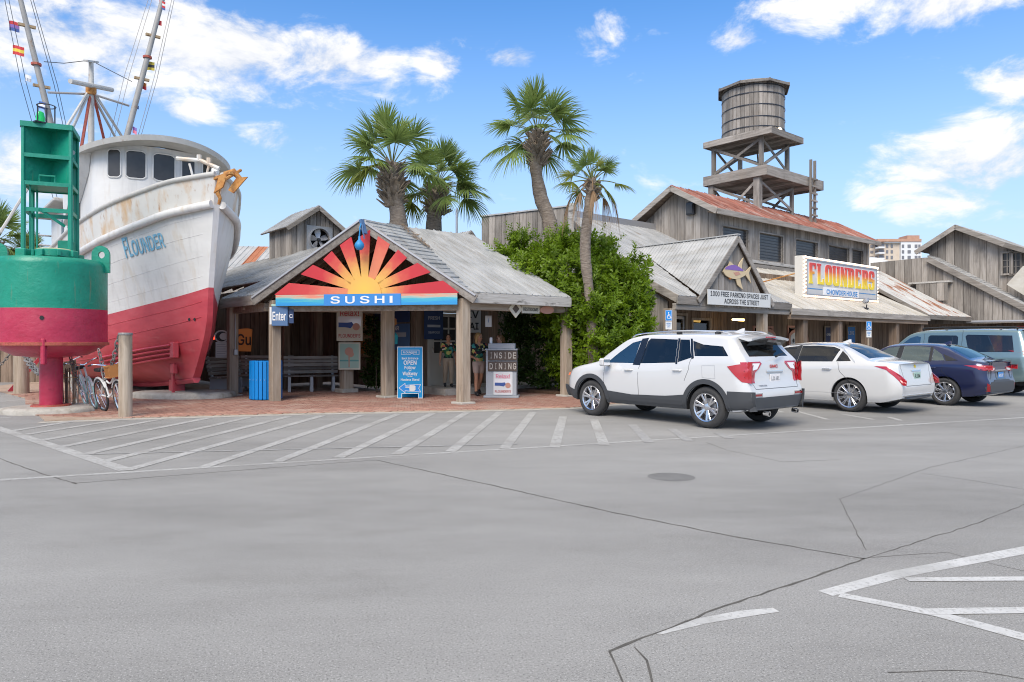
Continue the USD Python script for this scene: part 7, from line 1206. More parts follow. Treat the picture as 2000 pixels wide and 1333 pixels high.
t = thing('notice_card', 'small pale notice on the post behind the host stand', 'sign', PX(954, 628, 20.3), 5); board(t, 'card', sbox(-.09, -.16, .09, .16), (0, 0, 0), X3, -.01, .01, 'lens_clear'); sign_text(t, [('i', .1, 0, -.03, .02)], 'access_blue', -.012)
t = thing('mural', 'blue painted panels with white lettering in the canopy corner', 'mural', bw(-1.95, 4.7, 0), ANG - 90); board(t, 'upper_panel', sbox(-1.0, 2.05, .95, 2.95), (0, -.03, 0), X3, 0, .03, 'deep_blue'); board(t, 'lower_panel', sbox(-1.0, 1.25, .95, 2.0), (0, -.03, 0), X3, 0, .03, 'sign_navy'); board(t, 'light_strip', sbox(-.9, 1.62, .8, 1.75), (0, -.034, 0), X3, 0, .03, 'stand_grey'); board(t, 'red_spot', shapely.Point(-.55, 1.35).buffer(.09), (0, -.036, 0), X3, 0, .03, 'letter_red'); sign_text(t, [('BEACH', .14, .2, 2.4, .8), ('BAR', .12, .2, 1.82, .45)], 'sign_white', -.065)
t = thing('barrel_panel', 'brown wooden panel with round emblem left of the Relax sign', 'sign', bw(-1.98, 6.9, 0), ANG - 90); board(t, 'panel', sbox(-1.0, 1.0, 1.1, 2.8), (0, -.03, 0), X3, 0, .03, 'old_timber'); board(t, 'emblem', shapely.Point(.2, 2.2).buffer(.45), (0, -.034, 0), X3, 0, .03, 'dull_orange'); board(t, 'lower_plate', sbox(-.3, 1.1, .9, 1.5), (0, -.034, 0), X3, 0, .03, 'dull_orange')
t = thing('blue_mural', 'dark blue poster with pale lettering left of the entrance door', 'poster', bw(-1.6, 3.50, 0), ANG); board(t, 'panel', sbox(-.05, 1.55, .60, 2.5), (0, 0, 0), X3, -.01, .01, 'deep_blue'); board(t, 'pale_strip', sbox(.05, 1.9, .5, 1.97), (0, -.012, 0), X3, 0, .003, 'stand_grey'); sign_text(t, [('FRESH', .10, .28, 2.12, .40), ('SEAFOOD', .06, .28, 1.72, .40)], 'stand_grey', -.013)
t = thing('cooler_jug', 'turquoise jug hanging on the middle post', 'jug', PX(771, 662, 19.0)); part(t, 'body', MB().lathe([(0, -.15), (.08, -.14), (.09, .06), (.05, .13), (.02, .16), (0, .16)], (0, 0, 0), 18), 'turquoise', smooth=50); part(t, 'strap', MB().tube([(0, 0, .15), (0, .01, .6)], .01, 5), 'twig'); part(t, 'ornament', MB().lathe([(0, .34), (.05, .38), (.05, .52), (0, .55)], (0, 0, 0), 12), 'dull_orange')
# ---------------------------------------------------------------- signs on the long porch
sg = thing('marquee_sign', 'big white marquee sign reading FLOUNDERS CHOWDER HOUSE edged with bulbs', 'sign', bw(14.9, .8, 3.30), ANG); SW, SH = 7.1, 1.70
part(sg, 'box', MB().box((0, 0, 0), (SW, .34, SH), .015), 'marquee_cream'); board(sg, 'face', sbox(.30, .13, SW - .22, SH - .14), (0, -.003, 0), X3, 0, .02, 'sign_panel'); fr = sbox(.27, .10, SW - .19, SH - .11); board(sg, 'inner_frame', fr.difference(fr.buffer(-.05)), (0, -.003, 0), X3, 0, .05, 'grey_metal')
gl, w_ = slab_letters('FLOUNDERS', .86, .93, .13)
for k, g in enumerate(gl):
    sg_l = affinity.translate(g, .48, .58); board(sg, 'letter_outline', sg_l.buffer(.04), (0, -.022, 0), X3, 0, .004, 'white_paint'); board(sg, 'letter', sg_l, (0, -.026, 0), X3, 0, .03, 'sign_letter')
board(sg, 'lower_panel', sbox(1.75, .13, 5.0, .47).buffer(.02), (0, -.025, 0), X3, 0, .02, 'lens_clear'); sign_text(sg, [('CHOWDER', .20, 2.85, .20, 1.75), ('HOUSE', .20, 4.35, .20, 1.05)], 'letter_blue', -.047); 
for x0, x1 in ((.35, 1.65), (5.1, 6.8)): part(sg, 'accent_line', MB().box((x0, -.03, .36), (x1, -.024, .39)), 'letter_blue')
b = MB(); bulb = lambda x, z: b.lathe([(0, .07), (.035, .055), (.045, .025), (.035, 0)], (x, -.005, z), 7, (0, -1, 0))
for x in np.arange(.08, SW, .155): bulb(x, .055); bulb(x, SH - .06)
for z in np.arange(.2, SH - .1, .155): bulb(.09, z); bulb(.20, z + .07); bulb(SW - .09, z)
part(sg, 'bulbs', b, 'bulb', kind='stuff')
for x in (1.0, 5.6): part(sg, 'leg', MB().box((x, .08, -.35), (x + .12, .22, .0)), 'grey_metal')
part(sg, 'brace', MB().tube([V3(.1, .3, 1.0), V3(-1.75, 1.55, .42)], .03, 6), 'rust')
t = thing('spot_lamp', 'small dark spotlight on the porch roof under the marquee sign', 'lamp', bw(18.85, -.05, zs(-.05) + .02), ANG); part(t, 'foot', MB().box((-.07, -.07, 0), (.07, .07, .08), .01), 'dark_metal'); part(t, 'arm', MB().tube([(0, 0, .05), (0, 0, .22)], .025, 6), 'dark_metal'); part(t, 'head', MB().lathe([(.05, 0), (.13, .04), (.16, .16), (.14, .17), (0, .12)], (0, -.02, .28), 16, (0, .5, 1)), 'grey_metal', smooth=40)
fs = thing('fish_sign', 'painted wooden tuna with blue back on the steep porch gable', 'fish sign', bw(8.16, -.36, 3.80), ANG)
bd = Polygon(curve([(-.52, -.02), (-.36, .16), (-.05, .24), (.25, .14), (.46, .0), (.25, -.15), (-.05, -.23), (-.36, -.16), (-.52, -.02)], 5)).buffer(0); FS = lambda g: affinity.scale(g, 1.42, 1.0, origin=(0, 0))
board(fs, 'body', FS(bd), (0, 0, 0), X3, 0, .04, 'fish_cream'); board(fs, 'back', FS(bd.intersection(sbox(-1, .06, .32, 1))), (0, -.041, 0), X3, 0, .006, 'purple'); board(fs, 'belly_patch', FS(Polygon([(-.1, -.02), (.12, .03), (.2, -.05), (.0, -.12)])), (0, -.041, 0), X3, 0, .006, 'salmon')
board(fs, 'tail_fin', FS(Polygon([(.40, .02), (.70, .30), (.58, .02), (.68, -.32), (.42, -.04)])), (0, 0, 0), X3, 0, .03, 'fish_cream')
for pts in ([(.12, .20), (.20, .36), (.34, .52), (.28, .26), (.28, .14)], [(-.30, .18), (-.22, .34), (-.06, .24)], [(.02, -.22), (.10, -.42), (.32, -.56), (.24, -.34), (.2, -.17)], [(-.3, -.15), (-.22, -.26), (-.12, -.2)]): board(fs, 'fin', FS(Polygon(pts)), (0, 0, 0), X3, 0, .03, 'orange' if pts[0][0] < 0 and pts[0][1] < 0 else 'fish_cream')
t = thing('parking_sign', 'white painted board about free parking across the street, below the fish', 'sign', bw(6.45, -.46, 2.70), ANG); board(t, 'board', sbox(0, -.03, 3.75, .45), (0, 0, 0), X3, 0, .03, 'sign_white'); sign_text(t, [('1000 FREE PARKING SPACES JUST', .15, 1.86, .25, 3.45), ('ACROSS THE STREET', .15, 1.95, .03, 2.1)], 'letter_black', -.031)
for px, Y, lb in ((1306, 20.0, 'blue disabled parking sign in front of the left porch post'), (1697, 24.2, 'blue disabled parking sign on a post above the dark blue car')):
    c = PX(px, 620, Y); t = thing('parking_symbol_sign', lb, 'road sign', (c[0], c[1], 0), 12); z1_ = 1.5 + (666.5 - (606 if px < 1400 else 628)) * Y / F; h = .30; part(t, 'pole', MB().tube([(0, .03, 0), (0, .03, z1_ - .02)], .028, 8), 'tan_wood_upright'); board(t, 'blue_plate', sbox(-.10, z1_ - h, .10, z1_).buffer(-.02).buffer(.02), (0, 0, 0), X3, 0, .006, 'access_blue'); fr = sbox(-.093, z1_ - h + .007, .093, z1_ - .007).buffer(-.02).buffer(.02); board(t, 'white_border', fr.difference(fr.buffer(-.008)), (0, -.0065, 0), X3, 0, .002, 'white_paint')
    zc = z1_ - h / 2 - .015; ic = affinity.scale(shapely.union_all([shapely.Point(-.01, zc + .13).buffer(.024), shapely.LineString([(-.01, zc + .09), (0, zc), (.055, zc), (.075, zc - .085), (.10, zc - .075)]).buffer(.014), shapely.LineString([(-.005, zc + .05), (.05, zc + .05)]).buffer(.011), shapely.Point(0, zc - .04).buffer(.078).difference(shapely.Point(0, zc - .04).buffer(.056)).difference(sbox(.0, zc - .0, .2, zc + .1))]), .72, .72, origin=(0, zc)); board(t, 'wheelchair_symbol', ic, (0, -.0065, 0), X3, 0, .003, 'white_paint')
    board(t, 'white_plate', sbox(-.095, z1_ - h - .24, .095, z1_ - h - .02), (0, 0, 0), X3, 0, .006, 'white_paint'); sign_text(t, [('PARKING BY', .024, 0, z1_ - h - .08, .15), ('PERMIT', .024, 0, z1_ - h - .13, .13), ('ONLY', .024, 0, z1_ - h - .18, .09)], 'letter_blue', -.0065)
for t0, w, z0, h, m, lb, tx in ((20.3, 1.1, .9, 1.25, 'deep_blue', 'framed dark blue poster behind the blue disabled parking sign', ('OPEN MIKE', .11)), (22.6, .8, 1.0, 1.2, 'access_blue', 'white and blue framed notice at the right of the porch', ('LIVE', .16))):
    t = thing('framed_poster', lb, 'poster', bw(t0, 2.5, 0), ANG); board(t, 'frame', sbox(-.07, z0 - .07, w + .07, z0 + h + .07).difference(sbox(0, z0, w, z0 + h)), (0, 0, 0), X3, -.02, .03, 'tan_wood_upright'); board(t, 'sheet', sbox(0, z0, w, z0 + h), (0, 0, 0), X3, -.01, .01, m); sign_text(t, [(tx[0], tx[1], w / 2, z0 + h * .68, w * .75)], 'sign_white', -.012); board(t, 'pale_shape', Polygon([(w * .2, z0 + .1), (w * .5, z0 + .55), (w * .8, z0 + .15)]), (0, -.012, 0), X3, 0, .003, 'turquoise')
for t0, k, lb in ((14.9, 0, 'orange arched mural with white panel on the porch wall, left one'), (17.7, 1, 'orange arched mural with white panel on the porch wall, right one')):
    t = thing('arched_mural', lb, 'mural', bw(t0, 2.46, 0), ANG); ar = Polygon([(-.85, .3), (-.85, 1.7)] + [(.85 * math.cos(a), 1.7 + .35 * math.sin(a)) for a in np.linspace(np.pi, 0, 14)] + [(1.0, 1.2), (1.05, .3)]); board(t, 'surround', ar, (0, 0, 0), X3, -.01, .02, 'salmon'); inn = ar.buffer(-.14); board(t, 'white_panel', inn, (0, -.021, 0), X3, 0, .01, 'sign_white'); r = np.random.default_rng(k + 4)
    for i in range(16): q = affinity.rotate(affinity.scale(shapely.Point(r.uniform(-.6, .7), r.uniform(.5, 1.7)).buffer(r.uniform(.05, .16)), 1, r.uniform(.4, 1)), r.uniform(0, 180)).intersection(inn); board(t, 'dark_shape', q, (0, -.032 - i * .0004, 0), X3, 0, .004, ['letter_black', 'letter_black', 'board_brown', 'letter_red'][i % 4 if i < 8 else i % 2])
# ---------------------------------------------------------------- bollards, chains, bicycles at the left
def bollard(label, c, h, r_, seed):
    t = thing('bollard', label, 'bollard', c, 0); part(t, 'post', MB().lathe([(r_ * 1.02, 0), (r_, .3), (r_ * .98, h - .02), (r_ * .93, h)], (0, 0, 0), 20), 'tan_wood_upright', smooth=40); part(t, 'top', MB().lathe([(r_ * .96, h - .003), (r_ * .5, h + .004), (0, h + .006)], (0, 0, 0), 20), 'dark_wood_upright'); part(t, 'chain_band', MB().lathe([(r_ * 1.02, h - .045), (r_ * 1.06, h - .02), (r_ * 1.02, h + .002)], (0, 0, 0), 20), 'chain_iron'); return t
cb = GP(245, 816); bollard('thick round timber bollard in front of the parked bicycles', cb, 1.66, .125, 1); cl_ = GP(42, 770); bollard('round timber bollard behind the buoy column at the left', cl_, 1.9, .19, 2); bollard('timber bollard at the left picture edge', GP(-60, 772), 1.6, .19, 2)
def chain(label, a, c, sag, n):
    t = thing('chain', label, 'chain', (0, 0, 0)); k = np.linspace(0, 1, n + 1); P = a + (c - a) * k[:, None] - Z3 * (sag * 4 * k * (1 - k))[:, None]
    for i in range(n):
        p, q = P[i], P[i + 1]; d, x, u = frame_of(q - p); w = x if i % 2 else u; L = np.linalg.norm(q - p) * .72; m = (p + q) / 2; an = np.linspace(0, 2 * np.pi, 13)[:-1]; part(t, 'link', MB().tube([m + d * L * math.cos(e) + w * L * .52 * math.sin(e) for e in an], L * .17, 5, closed=True), 'chain_iron')
chain('heavy rusty chain hanging from the bollard by the bicycles', cb + V3(-.12, 0, 1.62), PX(205, 742, 14.5), .12, 12); chain('chain end hanging from the underside of the buoy drum', PX(192, 682, 14.6), PX(205, 742, 14.5), -.05, 7); chain('chain drooping over the bicycles beside the buoy column', PX(137, 695, 15.6), PX(158, 760, 15.4), .06, 9); chain('pale chain looping left of the buoy column', cl_ + V3(.15, -.1, 1.2), PX(108, 722, 16.5), .32, 22); chain('dark chain at the left picture edge', PX(-40, 735, 20), cl_ + V3(-.15, -.1, 1.3), .18, 16)
def bike(label, loc, rz, frame, tyre_wall, lean=8, basket=None):
    t = thing('bicycle', label, 'bicycle', loc, rz); Rm = trimesh.transformations.rotation_matrix(math.radians(lean), (1, 0, 0))[:3, :3]; q = lambda b: b.xf(Rm); R_ = .33
    for x in (-.53, .53):
        w = part(t, 'wheel', q(MB().tube([(x + R_ * math.cos(a), 0, .34 + R_ * math.sin(a)) for a in np.linspace(0, 2 * np.pi, 33)[:-1]], .026, 8, closed=True)), tyre_wall, smooth=60); part(w, 'rim', q(MB().tube([(x + (R_ - .03) * math.cos(a), 0, .34 + (R_ - .03) * math.sin(a)) for a in np.linspace(0, 2 * np.pi, 33)[:-1]], .014, 6, closed=True)), 'chrome'); sp_ = MB()
        for i in range(18): a = i * np.pi / 9; sp_.tube([(x, .02 * (-1) ** i, .34), (x + (R_ - .03) * math.cos(a), 0, .34 + (R_ - .03) * math.sin(a))], .0028, 4, cap=False)
        part(w, 'spokes', q(sp_), 'chrome', kind='stuff'); part(w, 'hub', q(MB().tube([(x, -.05, .34), (x, .05, .34)], .025, 8)), 'chrome'); part(w, 'mudguard', q(MB().tube([(x + (R_ + .045) * math.cos(a), 0, .34 + (R_ + .045) * math.sin(a)) for a in np.linspace(.5, 2.6, 12)], .022, 6)), frame)
    fr = MB()
    for a, c, r_ in (((-.53, 0, .34), (-.08, 0, .32), .014), ((-.53, 0, .34), (-.20, 0, .74), .012), ((-.08, 0, .32), (-.24, 0, .84), .018), ((.40, 0, .72), (.53, 0, .34), .016), ((.34, 0, .92), (.41, 0, .66), .02)): fr.tube([a, c], r_, 7)
    fr.tube(curve([(-.08, 0, .32), (.18, 0, .45), (.40, 0, .70)], 5), .02, 7); fr.tube(curve([(-.22, 0, .74), (.1, 0, .62), (.38, 0, .76)], 5), .018, 7); part(t, 'frame', q(fr), frame); part(t, 'saddle', q(MB().ob((-.28, 0, .90), np.eye(3), (.14, .09, .035), .03)), 'black')
    part(t, 'handlebar', q(MB().tube(curve([(.12, .33, 1.05), (.26, .28, 1.07), (.36, .1, 1.02), (.35, 0, .98), (.36, -.1, 1.02), (.26, -.28, 1.07), (.12, -.33, 1.05)], 4), .013, 6)), 'chrome')
    for s_ in (.33, -.33): part(t, 'grip', q(MB().tube([(.10, s_, 1.05), (.22, s_ * .93, 1.066)], .018, 7)), 'black')
    part(t, 'crank', q(MB().tube([(-.08, .1, .32), (-.08, .1, .17), (-.02, .1, .17)], .012, 6)), 'chrome'); part(t, 'chain_guard', q(MB().box((-.48, .05, .30), (.0, .06, .38), .004)), frame)
    if basket:
        b = MB(); [b.box((.42 + i * .055, -.16, .78), (.435 + i * .055, .16, 1.02)) for i in range(5)]; b.box((.40, -.17, .78), (.66, .17, .80)); b.box((.40, -.17, 1.0), (.66, -.155, 1.02)); b.box((.40, .155, 1.0), (.66, .17, 1.02)); part(t, 'basket', q(b), basket)
mat('tyre_mint', [(.30, .52, .47), (.36, .58, .53)], (5, 5, 5), rough=.6); mat('tyre_cream', [(.52, .49, .42), (.58, .55, .48)], (5, 5, 5), rough=.6)
for (px, py), rz, fr, tw, lb, ln, bk_ in (((222, 806), -42, 'sign_white', 'tyre', 'bicycle with mint wheel rim standing behind the bollard', 10, 'dull_orange'), ((178, 795), -50, 'sign_white', 'tyre_mint', 'white framed beach bicycle with black tyre, middle of the three', 12, None), ((150, 786), -56, 'cream', 'tyre_cream', 'cream tyred bicycle nearest the red buoy column', 12, 'dark_wood_along_x')):
    c = GP(px, py, .02); bike(lb, c, rz, fr, tw, ln, bk_)
st_ = thing('stick_fence', 'small roll of brown stick fencing behind the red buoy column', 'fence', GP(138, 800, .02)); r = np.random.default_rng(3)
for i in range(14): x = -.16 + .32 * i / 13; part(st_, 'stick', MB().tube([(x + r.normal(0, .01), .06 * math.sin(i), 0), (x + r.normal(0, .015), .06 * math.sin(i), .9 + r.normal(0, .06))], .011, 5), 'dark_wood_upright')
for z in (.25, .7): part(st_, 'tie_wire', MB().tube([(-.18, -.07, z), (.18, -.07, z)], .006, 4), 'rust')
lw = thing('side_fence', 'brown board fence in the shade behind the boat at the left', 'fence', PX(-160, 700, 26) * V3(1, 1, 0), 0); boards(lw, (0, 0, 0), X3, Z3, sbox(0, 0, 7.5, 2.2), 'dark_wood_upright', .32, seed=77)

# ---------------------------------------------------------------- small weathering: fallen fronds on the roof, conduit on the post
r = np.random.default_rng(44); b = MB()
pn = np.cross(C_ - Q_, P_ - Q_); pn /= np.linalg.norm(pn); pn = pn if pn[2] > 0 else -pn
for i in range(46):
    a_, c_ = r.beta(1.2, 3.5), r.beta(1.2, 3); q_ = Q_ + (C_ - Q_) * a_ * .6 + (P_ - Q_) * c_ * .5 * (1 - a_) + pn * r.uniform(.045, .07); d = r.normal(size=3); d -= pn * (d @ pn); d /= np.linalg.norm(d); e_ = np.cross(pn, d); L = r.uniform(.06, .28); w = r.uniform(.012, .035)
    p4 = bw(0, 0) + 0; v = [q_ - d * L - e_ * w, q_ - d * L + e_ * w, q_ + d * L + e_ * w * .4, q_ + d * L - e_ * w * .4]; b.add([BO + k[0] * U + k[1] * W + V3(0, 0, k[2]) for k in v], [(0, 1, 2, 3)])
single('leaf_litter', b, 'palm_leaf_dead', 'brown dry palm litter lying on the canopy roof below the palms', 'leaf litter', kind='stuff')
pb = bl((-7.62, 19.55, 0)); cd = thing('conduit_box', 'grey metal junction box and conduit on the rear left canopy post', 'junction box', bw(pb[0] + .02, pb[1] - .15, 0), ANG); part(cd, 'box', MB().box((-.05, -.06, 1.12), (.05, .02, 1.27), .008), 'grey_metal'); part(cd, 'conduit', MB().tube([(0, .0, 1.27), (0, .0, 2.35)], .014, 7), 'grey_metal')
# ---------------------------------------------------------------- people
def hull(joints, bones, edge=.02, smooth=8, extra=()):
    sp = lambda p, r: manifold3d.Manifold.sphere(r, 14).translate(tuple(map(float, p))); m = None
    for a, b_ in bones:
        (pa, ra), (pb, rb) = joints[a], joints[b_]; h = manifold3d.Manifold.batch_hull([sp(pa, ra), sp(pb, rb)]); m = h if m is None else m + h
    for e in extra: m = m + manifold3d.Manifold.batch_hull([sp(p, r) for p, r in e])
    m = m.refine_to_length(edge); k = m.to_mesh(); t = trimesh.Trimesh(k.vert_properties[:, :3], k.tri_verts, process=False); trimesh.smoothing.filter_taubin(t, .5, -.52, iterations=smooth); return np.array(t.vertices), np.array(t.faces)
def hand(J, B, name, wrist, fwd, palm_n, side, curl=.5, sc=1.0):
    """palm and five fingers as chains; fwd along the fingers, side towards the thumb"""
    f, n, s = (np.asarray(k, float) / np.linalg.norm(k) for k in (fwd, palm_n, side)); W_ = name + 'w'; J[W_] = (wrist, .024 * sc); pts = []
    for i, (o, ln) in enumerate(((.030, .072), (.010, .080), (-.010, .074), (-.029, .058))):
        k = wrist + f * .085 * sc + s * o * sc; J[f'{name}k{i}'] = (k, .0125 * sc); B.append((W_, f'{name}k{i}')); p = k; d = f
        for j, q in enumerate((.45, .32, .23)):
            a = curl * (.5 + .35 * j); d = d * math.cos(a) + n * math.sin(a); d /= np.linalg.norm(d); p = p + d * ln * q * sc; J[f'{name}f{i}{j}'] = (p, (.0092 - .0011 * j) * sc); B.append((f'{name}k{i}' if j == 0 else f'{name}f{i}{j - 1}', f'{name}f{i}{j}'))
    p = wrist + f * .025 * sc + s * .028 * sc; J[name + 't0'] = (p, .013 * sc); d = f * .6 + s * .75 + n * .25; d /= np.linalg.norm(d); q = p + d * .038 * sc; J[name + 't1'] = (q, .0105 * sc); J[name + 't2'] = (q + (d * .6 + f * .6) * .03 * sc, .009 * sc); B += [(W_, name + 't0'), (name + 't0', name + 't1'), (name + 't1', name + 't2')]
def person(label, loc, rz, H, pose, looks, head_turn=0.0, group=None):
    """x to the person's left, y backwards (the person faces -y), z up; pose gives joints in units of the height"""
    t = thing('person', label, 'person', loc, rz); P = {k: V3(*v) * H for k, v in pose.items()}; J, B = {}, []; r = lambda k: k * H
    R = {'pel': .058, 'waist': .050, 'chest': .060, 'neckb': .034, 'neck': .027, 'shl': .031, 'shr': .031, 'ell': .022, 'elr': .022, 'hipl': .048, 'hipr': .048, 'knl': .031, 'knr': .031, 'anl': .021, 'anr': .021}
    for k, q in R.items(): J[k] = (P[k], r(q))
    for s_ in 'lr':
        J['toe' + s_] = (P['toe' + s_], r(.018)); J['heel' + s_] = (P['an' + s_] + V3(0, .012 * H, -.018 * H), r(.02)); J['calf' + s_] = ((P['kn' + s_] * .68 + P['an' + s_] * .32) + V3(0, .008 * H, 0), r(.033)); J['bust' + s_] = ((P['chest'] + P['sh' + s_]) / 2 + V3(0, -.022 * H, -.035 * H), r(.036))
        B += [('pel', 'hip' + s_), ('hip' + s_, 'kn' + s_), ('kn' + s_, 'calf' + s_), ('calf' + s_, 'an' + s_), ('an' + s_, 'toe' + s_), ('an' + s_, 'heel' + s_), ('heel' + s_, 'toe' + s_), ('chest', 'sh' + s_), ('neckb', 'sh' + s_), ('waist', 'sh' + s_), ('chest', 'bust' + s_), ('sh' + s_, 'el' + s_), ('waist', 'hip' + s_)]
        wr, el = P['wr' + s_], P['el' + s_]; fw = (wr - el) / np.linalg.norm(wr - el); J['fa' + s_] = (el * .75 + wr * .25, r(.0225)); J['wr' + s_] = (wr, r(.0145)); B += [('el' + s_, 'fa' + s_), ('fa' + s_, 'wr' + s_)]
        inn = V3(-1 if s_ == 'l' else 1, 0, 0); inn = inn - fw * (inn @ fw) if abs(inn @ fw) < .9 else V3(0, -1, 0); hand(J, B, 'h' + s_, wr + fw * .01, fw, inn, np.cross(fw, inn) * (1 if s_ == 'l' else -1), .35, H / 1.7); B.append(('wr' + s_, 'h' + s_ + 'w'))
    B += [('pel', 'waist'), ('waist', 'chest'), ('chest', 'neckb'), ('neckb', 'neck')]
    hc = P['head']; Rh = RZ(head_turn); hp = lambda x, y, z: hc + Rh @ (V3(x, y, z) * H); J['head'] = (hp(0, .012, .016), r(.050)); J['face'] = (hp(0, -.012, -.005), r(.041)); J['jaw'] = (hp(0, -.026, -.042), r(.022)); J['brow'] = (hp(0, -.02, .022), r(.038)); J['nose'] = (hp(0, -.058, -.012), r(.0075)); J['nb'] = (hp(0, -.05, .008), r(.006))
    for s_, q in (('l', 1), ('r', -1)): J['ear' + s_] = (hp(q * .047, .008, -.004), r(.010)); J['eart' + s_] = (hp(q * .047, .004, -.018), r(.007)); B.append(('ear' + s_, 'eart' + s_)); J['chk' + s_] = (hp(q * .022, -.034, -.014), r(.018)); B.append(('face', 'chk' + s_))
    B += [('neck', 'head'), ('head', 'face'), ('face', 'jaw'), ('head', 'brow'), ('face', 'brow'), ('nb', 'nose'), ('neck', 'jaw')]
    part(t, 'body', hull(J, B, .016, 6), looks['skin'], smooth=True)
    for q in (1, -1): part(t, 'eye', MB().tm(trimesh.creation.icosphere(1, .0075 * H), trimesh.transformations.translation_matrix(hp(q * .0195, -.0515, .004))), 'eye'); part(t, 'eyebrow', MB().tube([hp(q * .010, -.056, .017), hp(q * .02, -.057, .020), hp(q * .030, -.050, .017)], .0022 * H, 5), looks['hair'])
    part(t, 'mouth', MB().tube([hp(-.014, -.0475, -.034), hp(0, -.053, -.035), hp(.014, -.0475, -.034)], [.002 * H, .0042 * H, .002 * H], 6), 'lips')
    g = lambda k, a: (J[k][0], J[k][1] + a); C = lambda ks, a: {k: g(k, a) for k in ks}
    # shirt with short sleeves
    K = C(['waist', 'chest', 'neckb', 'shl', 'shr', 'bustl', 'bustr', 'pel'], .010 * H); K['neckb'] = (J['neckb'][0] - V3(0, 0, .02 * H), r(.036)); K['hem'] = (P['pel'] + V3(0, 0, .0), r(.066)); bb = [('waist', 'chest'), ('chest', 'shl'), ('chest', 'shr'), ('shl', 'neckb'), ('shr', 'neckb'), ('chest', 'bustl'), ('chest', 'bustr'), ('waist', 'shl'), ('waist', 'shr'), ('waist', 'hem')]
    for s_, q in (('l', 1), ('r', -1)):
        K['sl' + s_] = (P['sh' + s_] * .35 + P['el' + s_] * .65, r(.035)); K['hemh' + s_] = (P['hip' + s_] + V3(0, 0, .02 * H), r(.052)); bb += [('sh' + s_, 'sl' + s_), ('waist', 'hemh' + s_), ('hem', 'hemh' + s_)]
    part(t, 'shirt', hull(K, bb, .02, 5), looks['shirt'], smooth=True)
    K = C(['hipl', 'hipr', 'pel', 'knl', 'knr', 'anl', 'anr', 'calfl', 'calfr'], .012 * H); bb = [('pel', 'hipl'), ('pel', 'hipr')]
    for s_ in 'lr':
        if looks['long']: K['an' + s_] = (P['an' + s_] + V3(0, 0, .02 * H), r(.034)); K['calf' + s_] = (J['calf' + s_][0], r(.042)); bb += [('hip' + s_, 'kn' + s_), ('kn' + s_, 'calf' + s_), ('calf' + s_, 'an' + s_)]
        else: K['mid' + s_] = (P['hip' + s_] * .45 + P['kn' + s_] * .55, r(.052)); bb += [('hip' + s_, 'mid' + s_)]
    part(t, 'trousers' if looks['long'] else 'shorts', hull(K, bb, .02, 5), looks['trousers'], smooth=True)
    for s_ in 'lr': K = {'a': (P['toe' + s_] + V3(0, 0, .004 * H), r(.024)), 'b': (P['an' + s_] + V3(0, .012 * H, -.014 * H), r(.027)), 'c': (P['an' + s_] + V3(0, .004 * H, .006 * H), r(.028))}; part(t, 'shoe', hull(K, [('a', 'b'), ('b', 'c'), ('a', 'c')], .02, 3), 'shoe', smooth=True)
    K = {'t': (hp(0, .014, .034), r(.050)), 'b': (hp(0, .034, .004), r(.048)), 'fl': (hp(.028, -.004, .036), r(.032)), 'fr': (hp(-.028, -.004, .036), r(.032)), 'sl': (hp(.038, .018, -.012), r(.022)), 'sr': (hp(-.038, .018, -.012), r(.022)), 'n': (hp(0, .042, -.03), r(.034))}; bb = [('t', 'b'), ('t', 'fl'), ('t', 'fr'), ('b', 'sl'), ('b', 'sr'), ('fl', 'sl'), ('fr', 'sr'), ('b', 'n')]
    if looks.get('tail'): K['p1'] = (hp(0, .075, .012), r(.024)); K['p2'] = (hp(.0, .085, -.06), r(.018)); bb += [('b', 'p1'), ('p1', 'p2')]
    if looks.get('loose'):
        for q, s_ in ((1, 'l'), (-1, 'r')): K['d' + s_] = (hp(q * .040, .022, -.075), r(.022)); bb += [('s' + s_, 'd' + s_), ('n', 'd' + s_)]
    part(t, 'hair', hull(K, bb, .016, 5), looks['hair'], smooth=True); return t
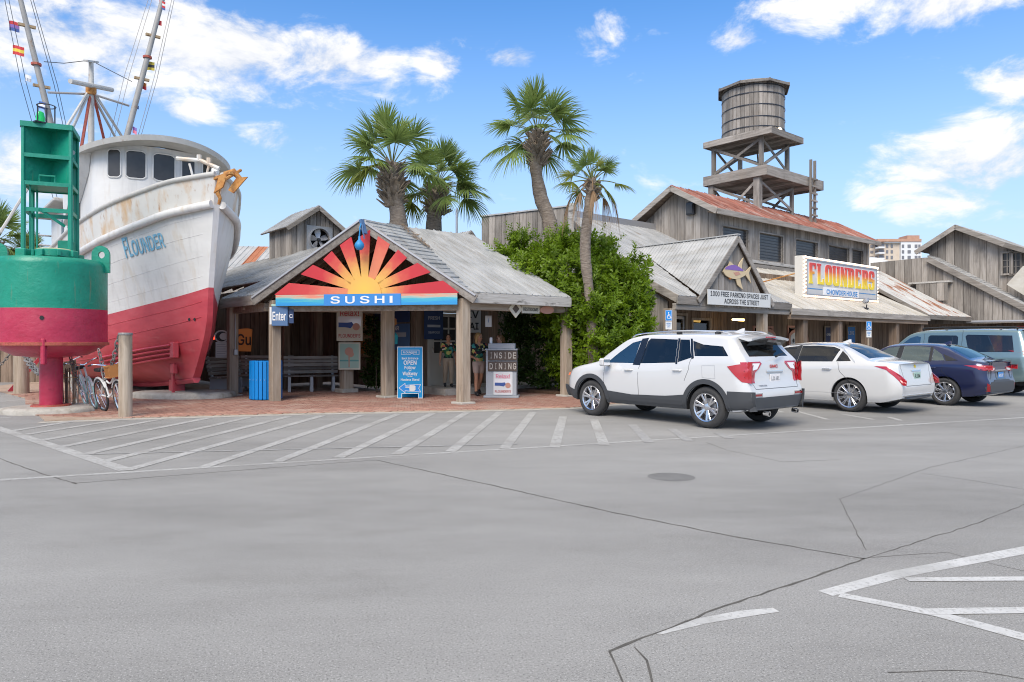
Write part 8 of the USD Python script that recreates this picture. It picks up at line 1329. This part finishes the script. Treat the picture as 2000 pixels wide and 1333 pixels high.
WALK = dict(pel=(0, 0, .525), waist=(0, 0, .605), chest=(0, -.005, .72), neckb=(0, .005, .815), neck=(0, 0, .85), head=(0, -.012, .925), shl=(.105, .0, .80), shr=(-.105, 0, .80), ell=(.135, .045, .635), wrl=(.14, -.005, .50), elr=(-.14, .03, .635), wrr=(-.16, -.03, .495), hipl=(.05, 0, .515), hipr=(-.05, 0, .515), knl=(.052, -.07, .285), anl=(.05, -.04, .05), toel=(.058, -.13, .022), knr=(-.05, .01, .285), anr=(-.05, .10, .062), toer=(-.056, .03, .022))
w1 = bl((-1.80, 20.2, 0)); person('woman in dark floral shirt and long khaki trousers walking from the entrance door', V3(-1.80, 20.25, .20), 14, 1.50, WALK, dict(skin='skin_tan', shirt='floral', long=True, trousers='khaki', hair='hair_dark', tail=True), -.25)
P2 = dict(WALK); P2.update(ell=(.15, -.03, .66), wrl=(.20, -.15, .66), elr=(-.15, .04, .64), wrr=(-.10, -.09, .60), knl=(.05, .02, .285), anl=(.05, .13, .085), toel=(.052, .07, .03), knr=(-.05, -.03, .285), anr=(-.05, -.02, .05), toer=(-.055, -.10, .022))
person('woman in floral shirt and beige shorts stepping past the front post', V3(-.90, 19.35, .025), 24, 1.70, P2, dict(skin='skin_tan', shirt='floral', long=False, trousers='khaki_pink', hair='hair_blond', loose=True), .55)
P3 = dict(WALK); P3.update(knl=(.05, -.01, .285), anl=(.05, .01, .05), toel=(.06, -.07, .022), knr=(-.05, -.01, .285), anr=(-.05, .01, .05), toer=(-.06, -.07, .022), elr=(-.15, -.06, .70), wrr=(-.09, -.11, .835), ell=(.13, -.04, .64), wrl=(.06, -.12, .62))
person('person with hand raised to the face standing behind the host stand', V3(-.33, 19.75, .025), -40, 1.66, P3, dict(skin='skin', shirt='black', long=True, trousers='black', hair='hair_brown', tail=True), -.3)
# ---------------------------------------------------------------- things of one kind share a group
GROUPS = {'palm_tree': 'palm trees round the restaurant', 'signal_flag': 'signal flags in the boat rigging', 'bollard': 'timber bollards at the left', 'chain': 'rusty chains at the left', 'bicycle': 'bicycles parked by the boat', 'bench': 'benches under the canopy', 'parking_symbol_sign': 'blue disabled parking signs', 'framed_poster': 'framed posters on the porch wall', 'arched_mural': 'arched murals on the porch wall', 'person': 'people at the entrance', 'red_lamp': 'small red lamps by the boat', 'suv': 'cars parked along the porch', 'sedan': 'cars parked along the porch'}
for p in stage.GetPrimAtPath('/World').GetChildren():
    g = GROUPS.get(p.GetName().rstrip('0123456789').rstrip('_'))
    if g: tag(p, group=g)
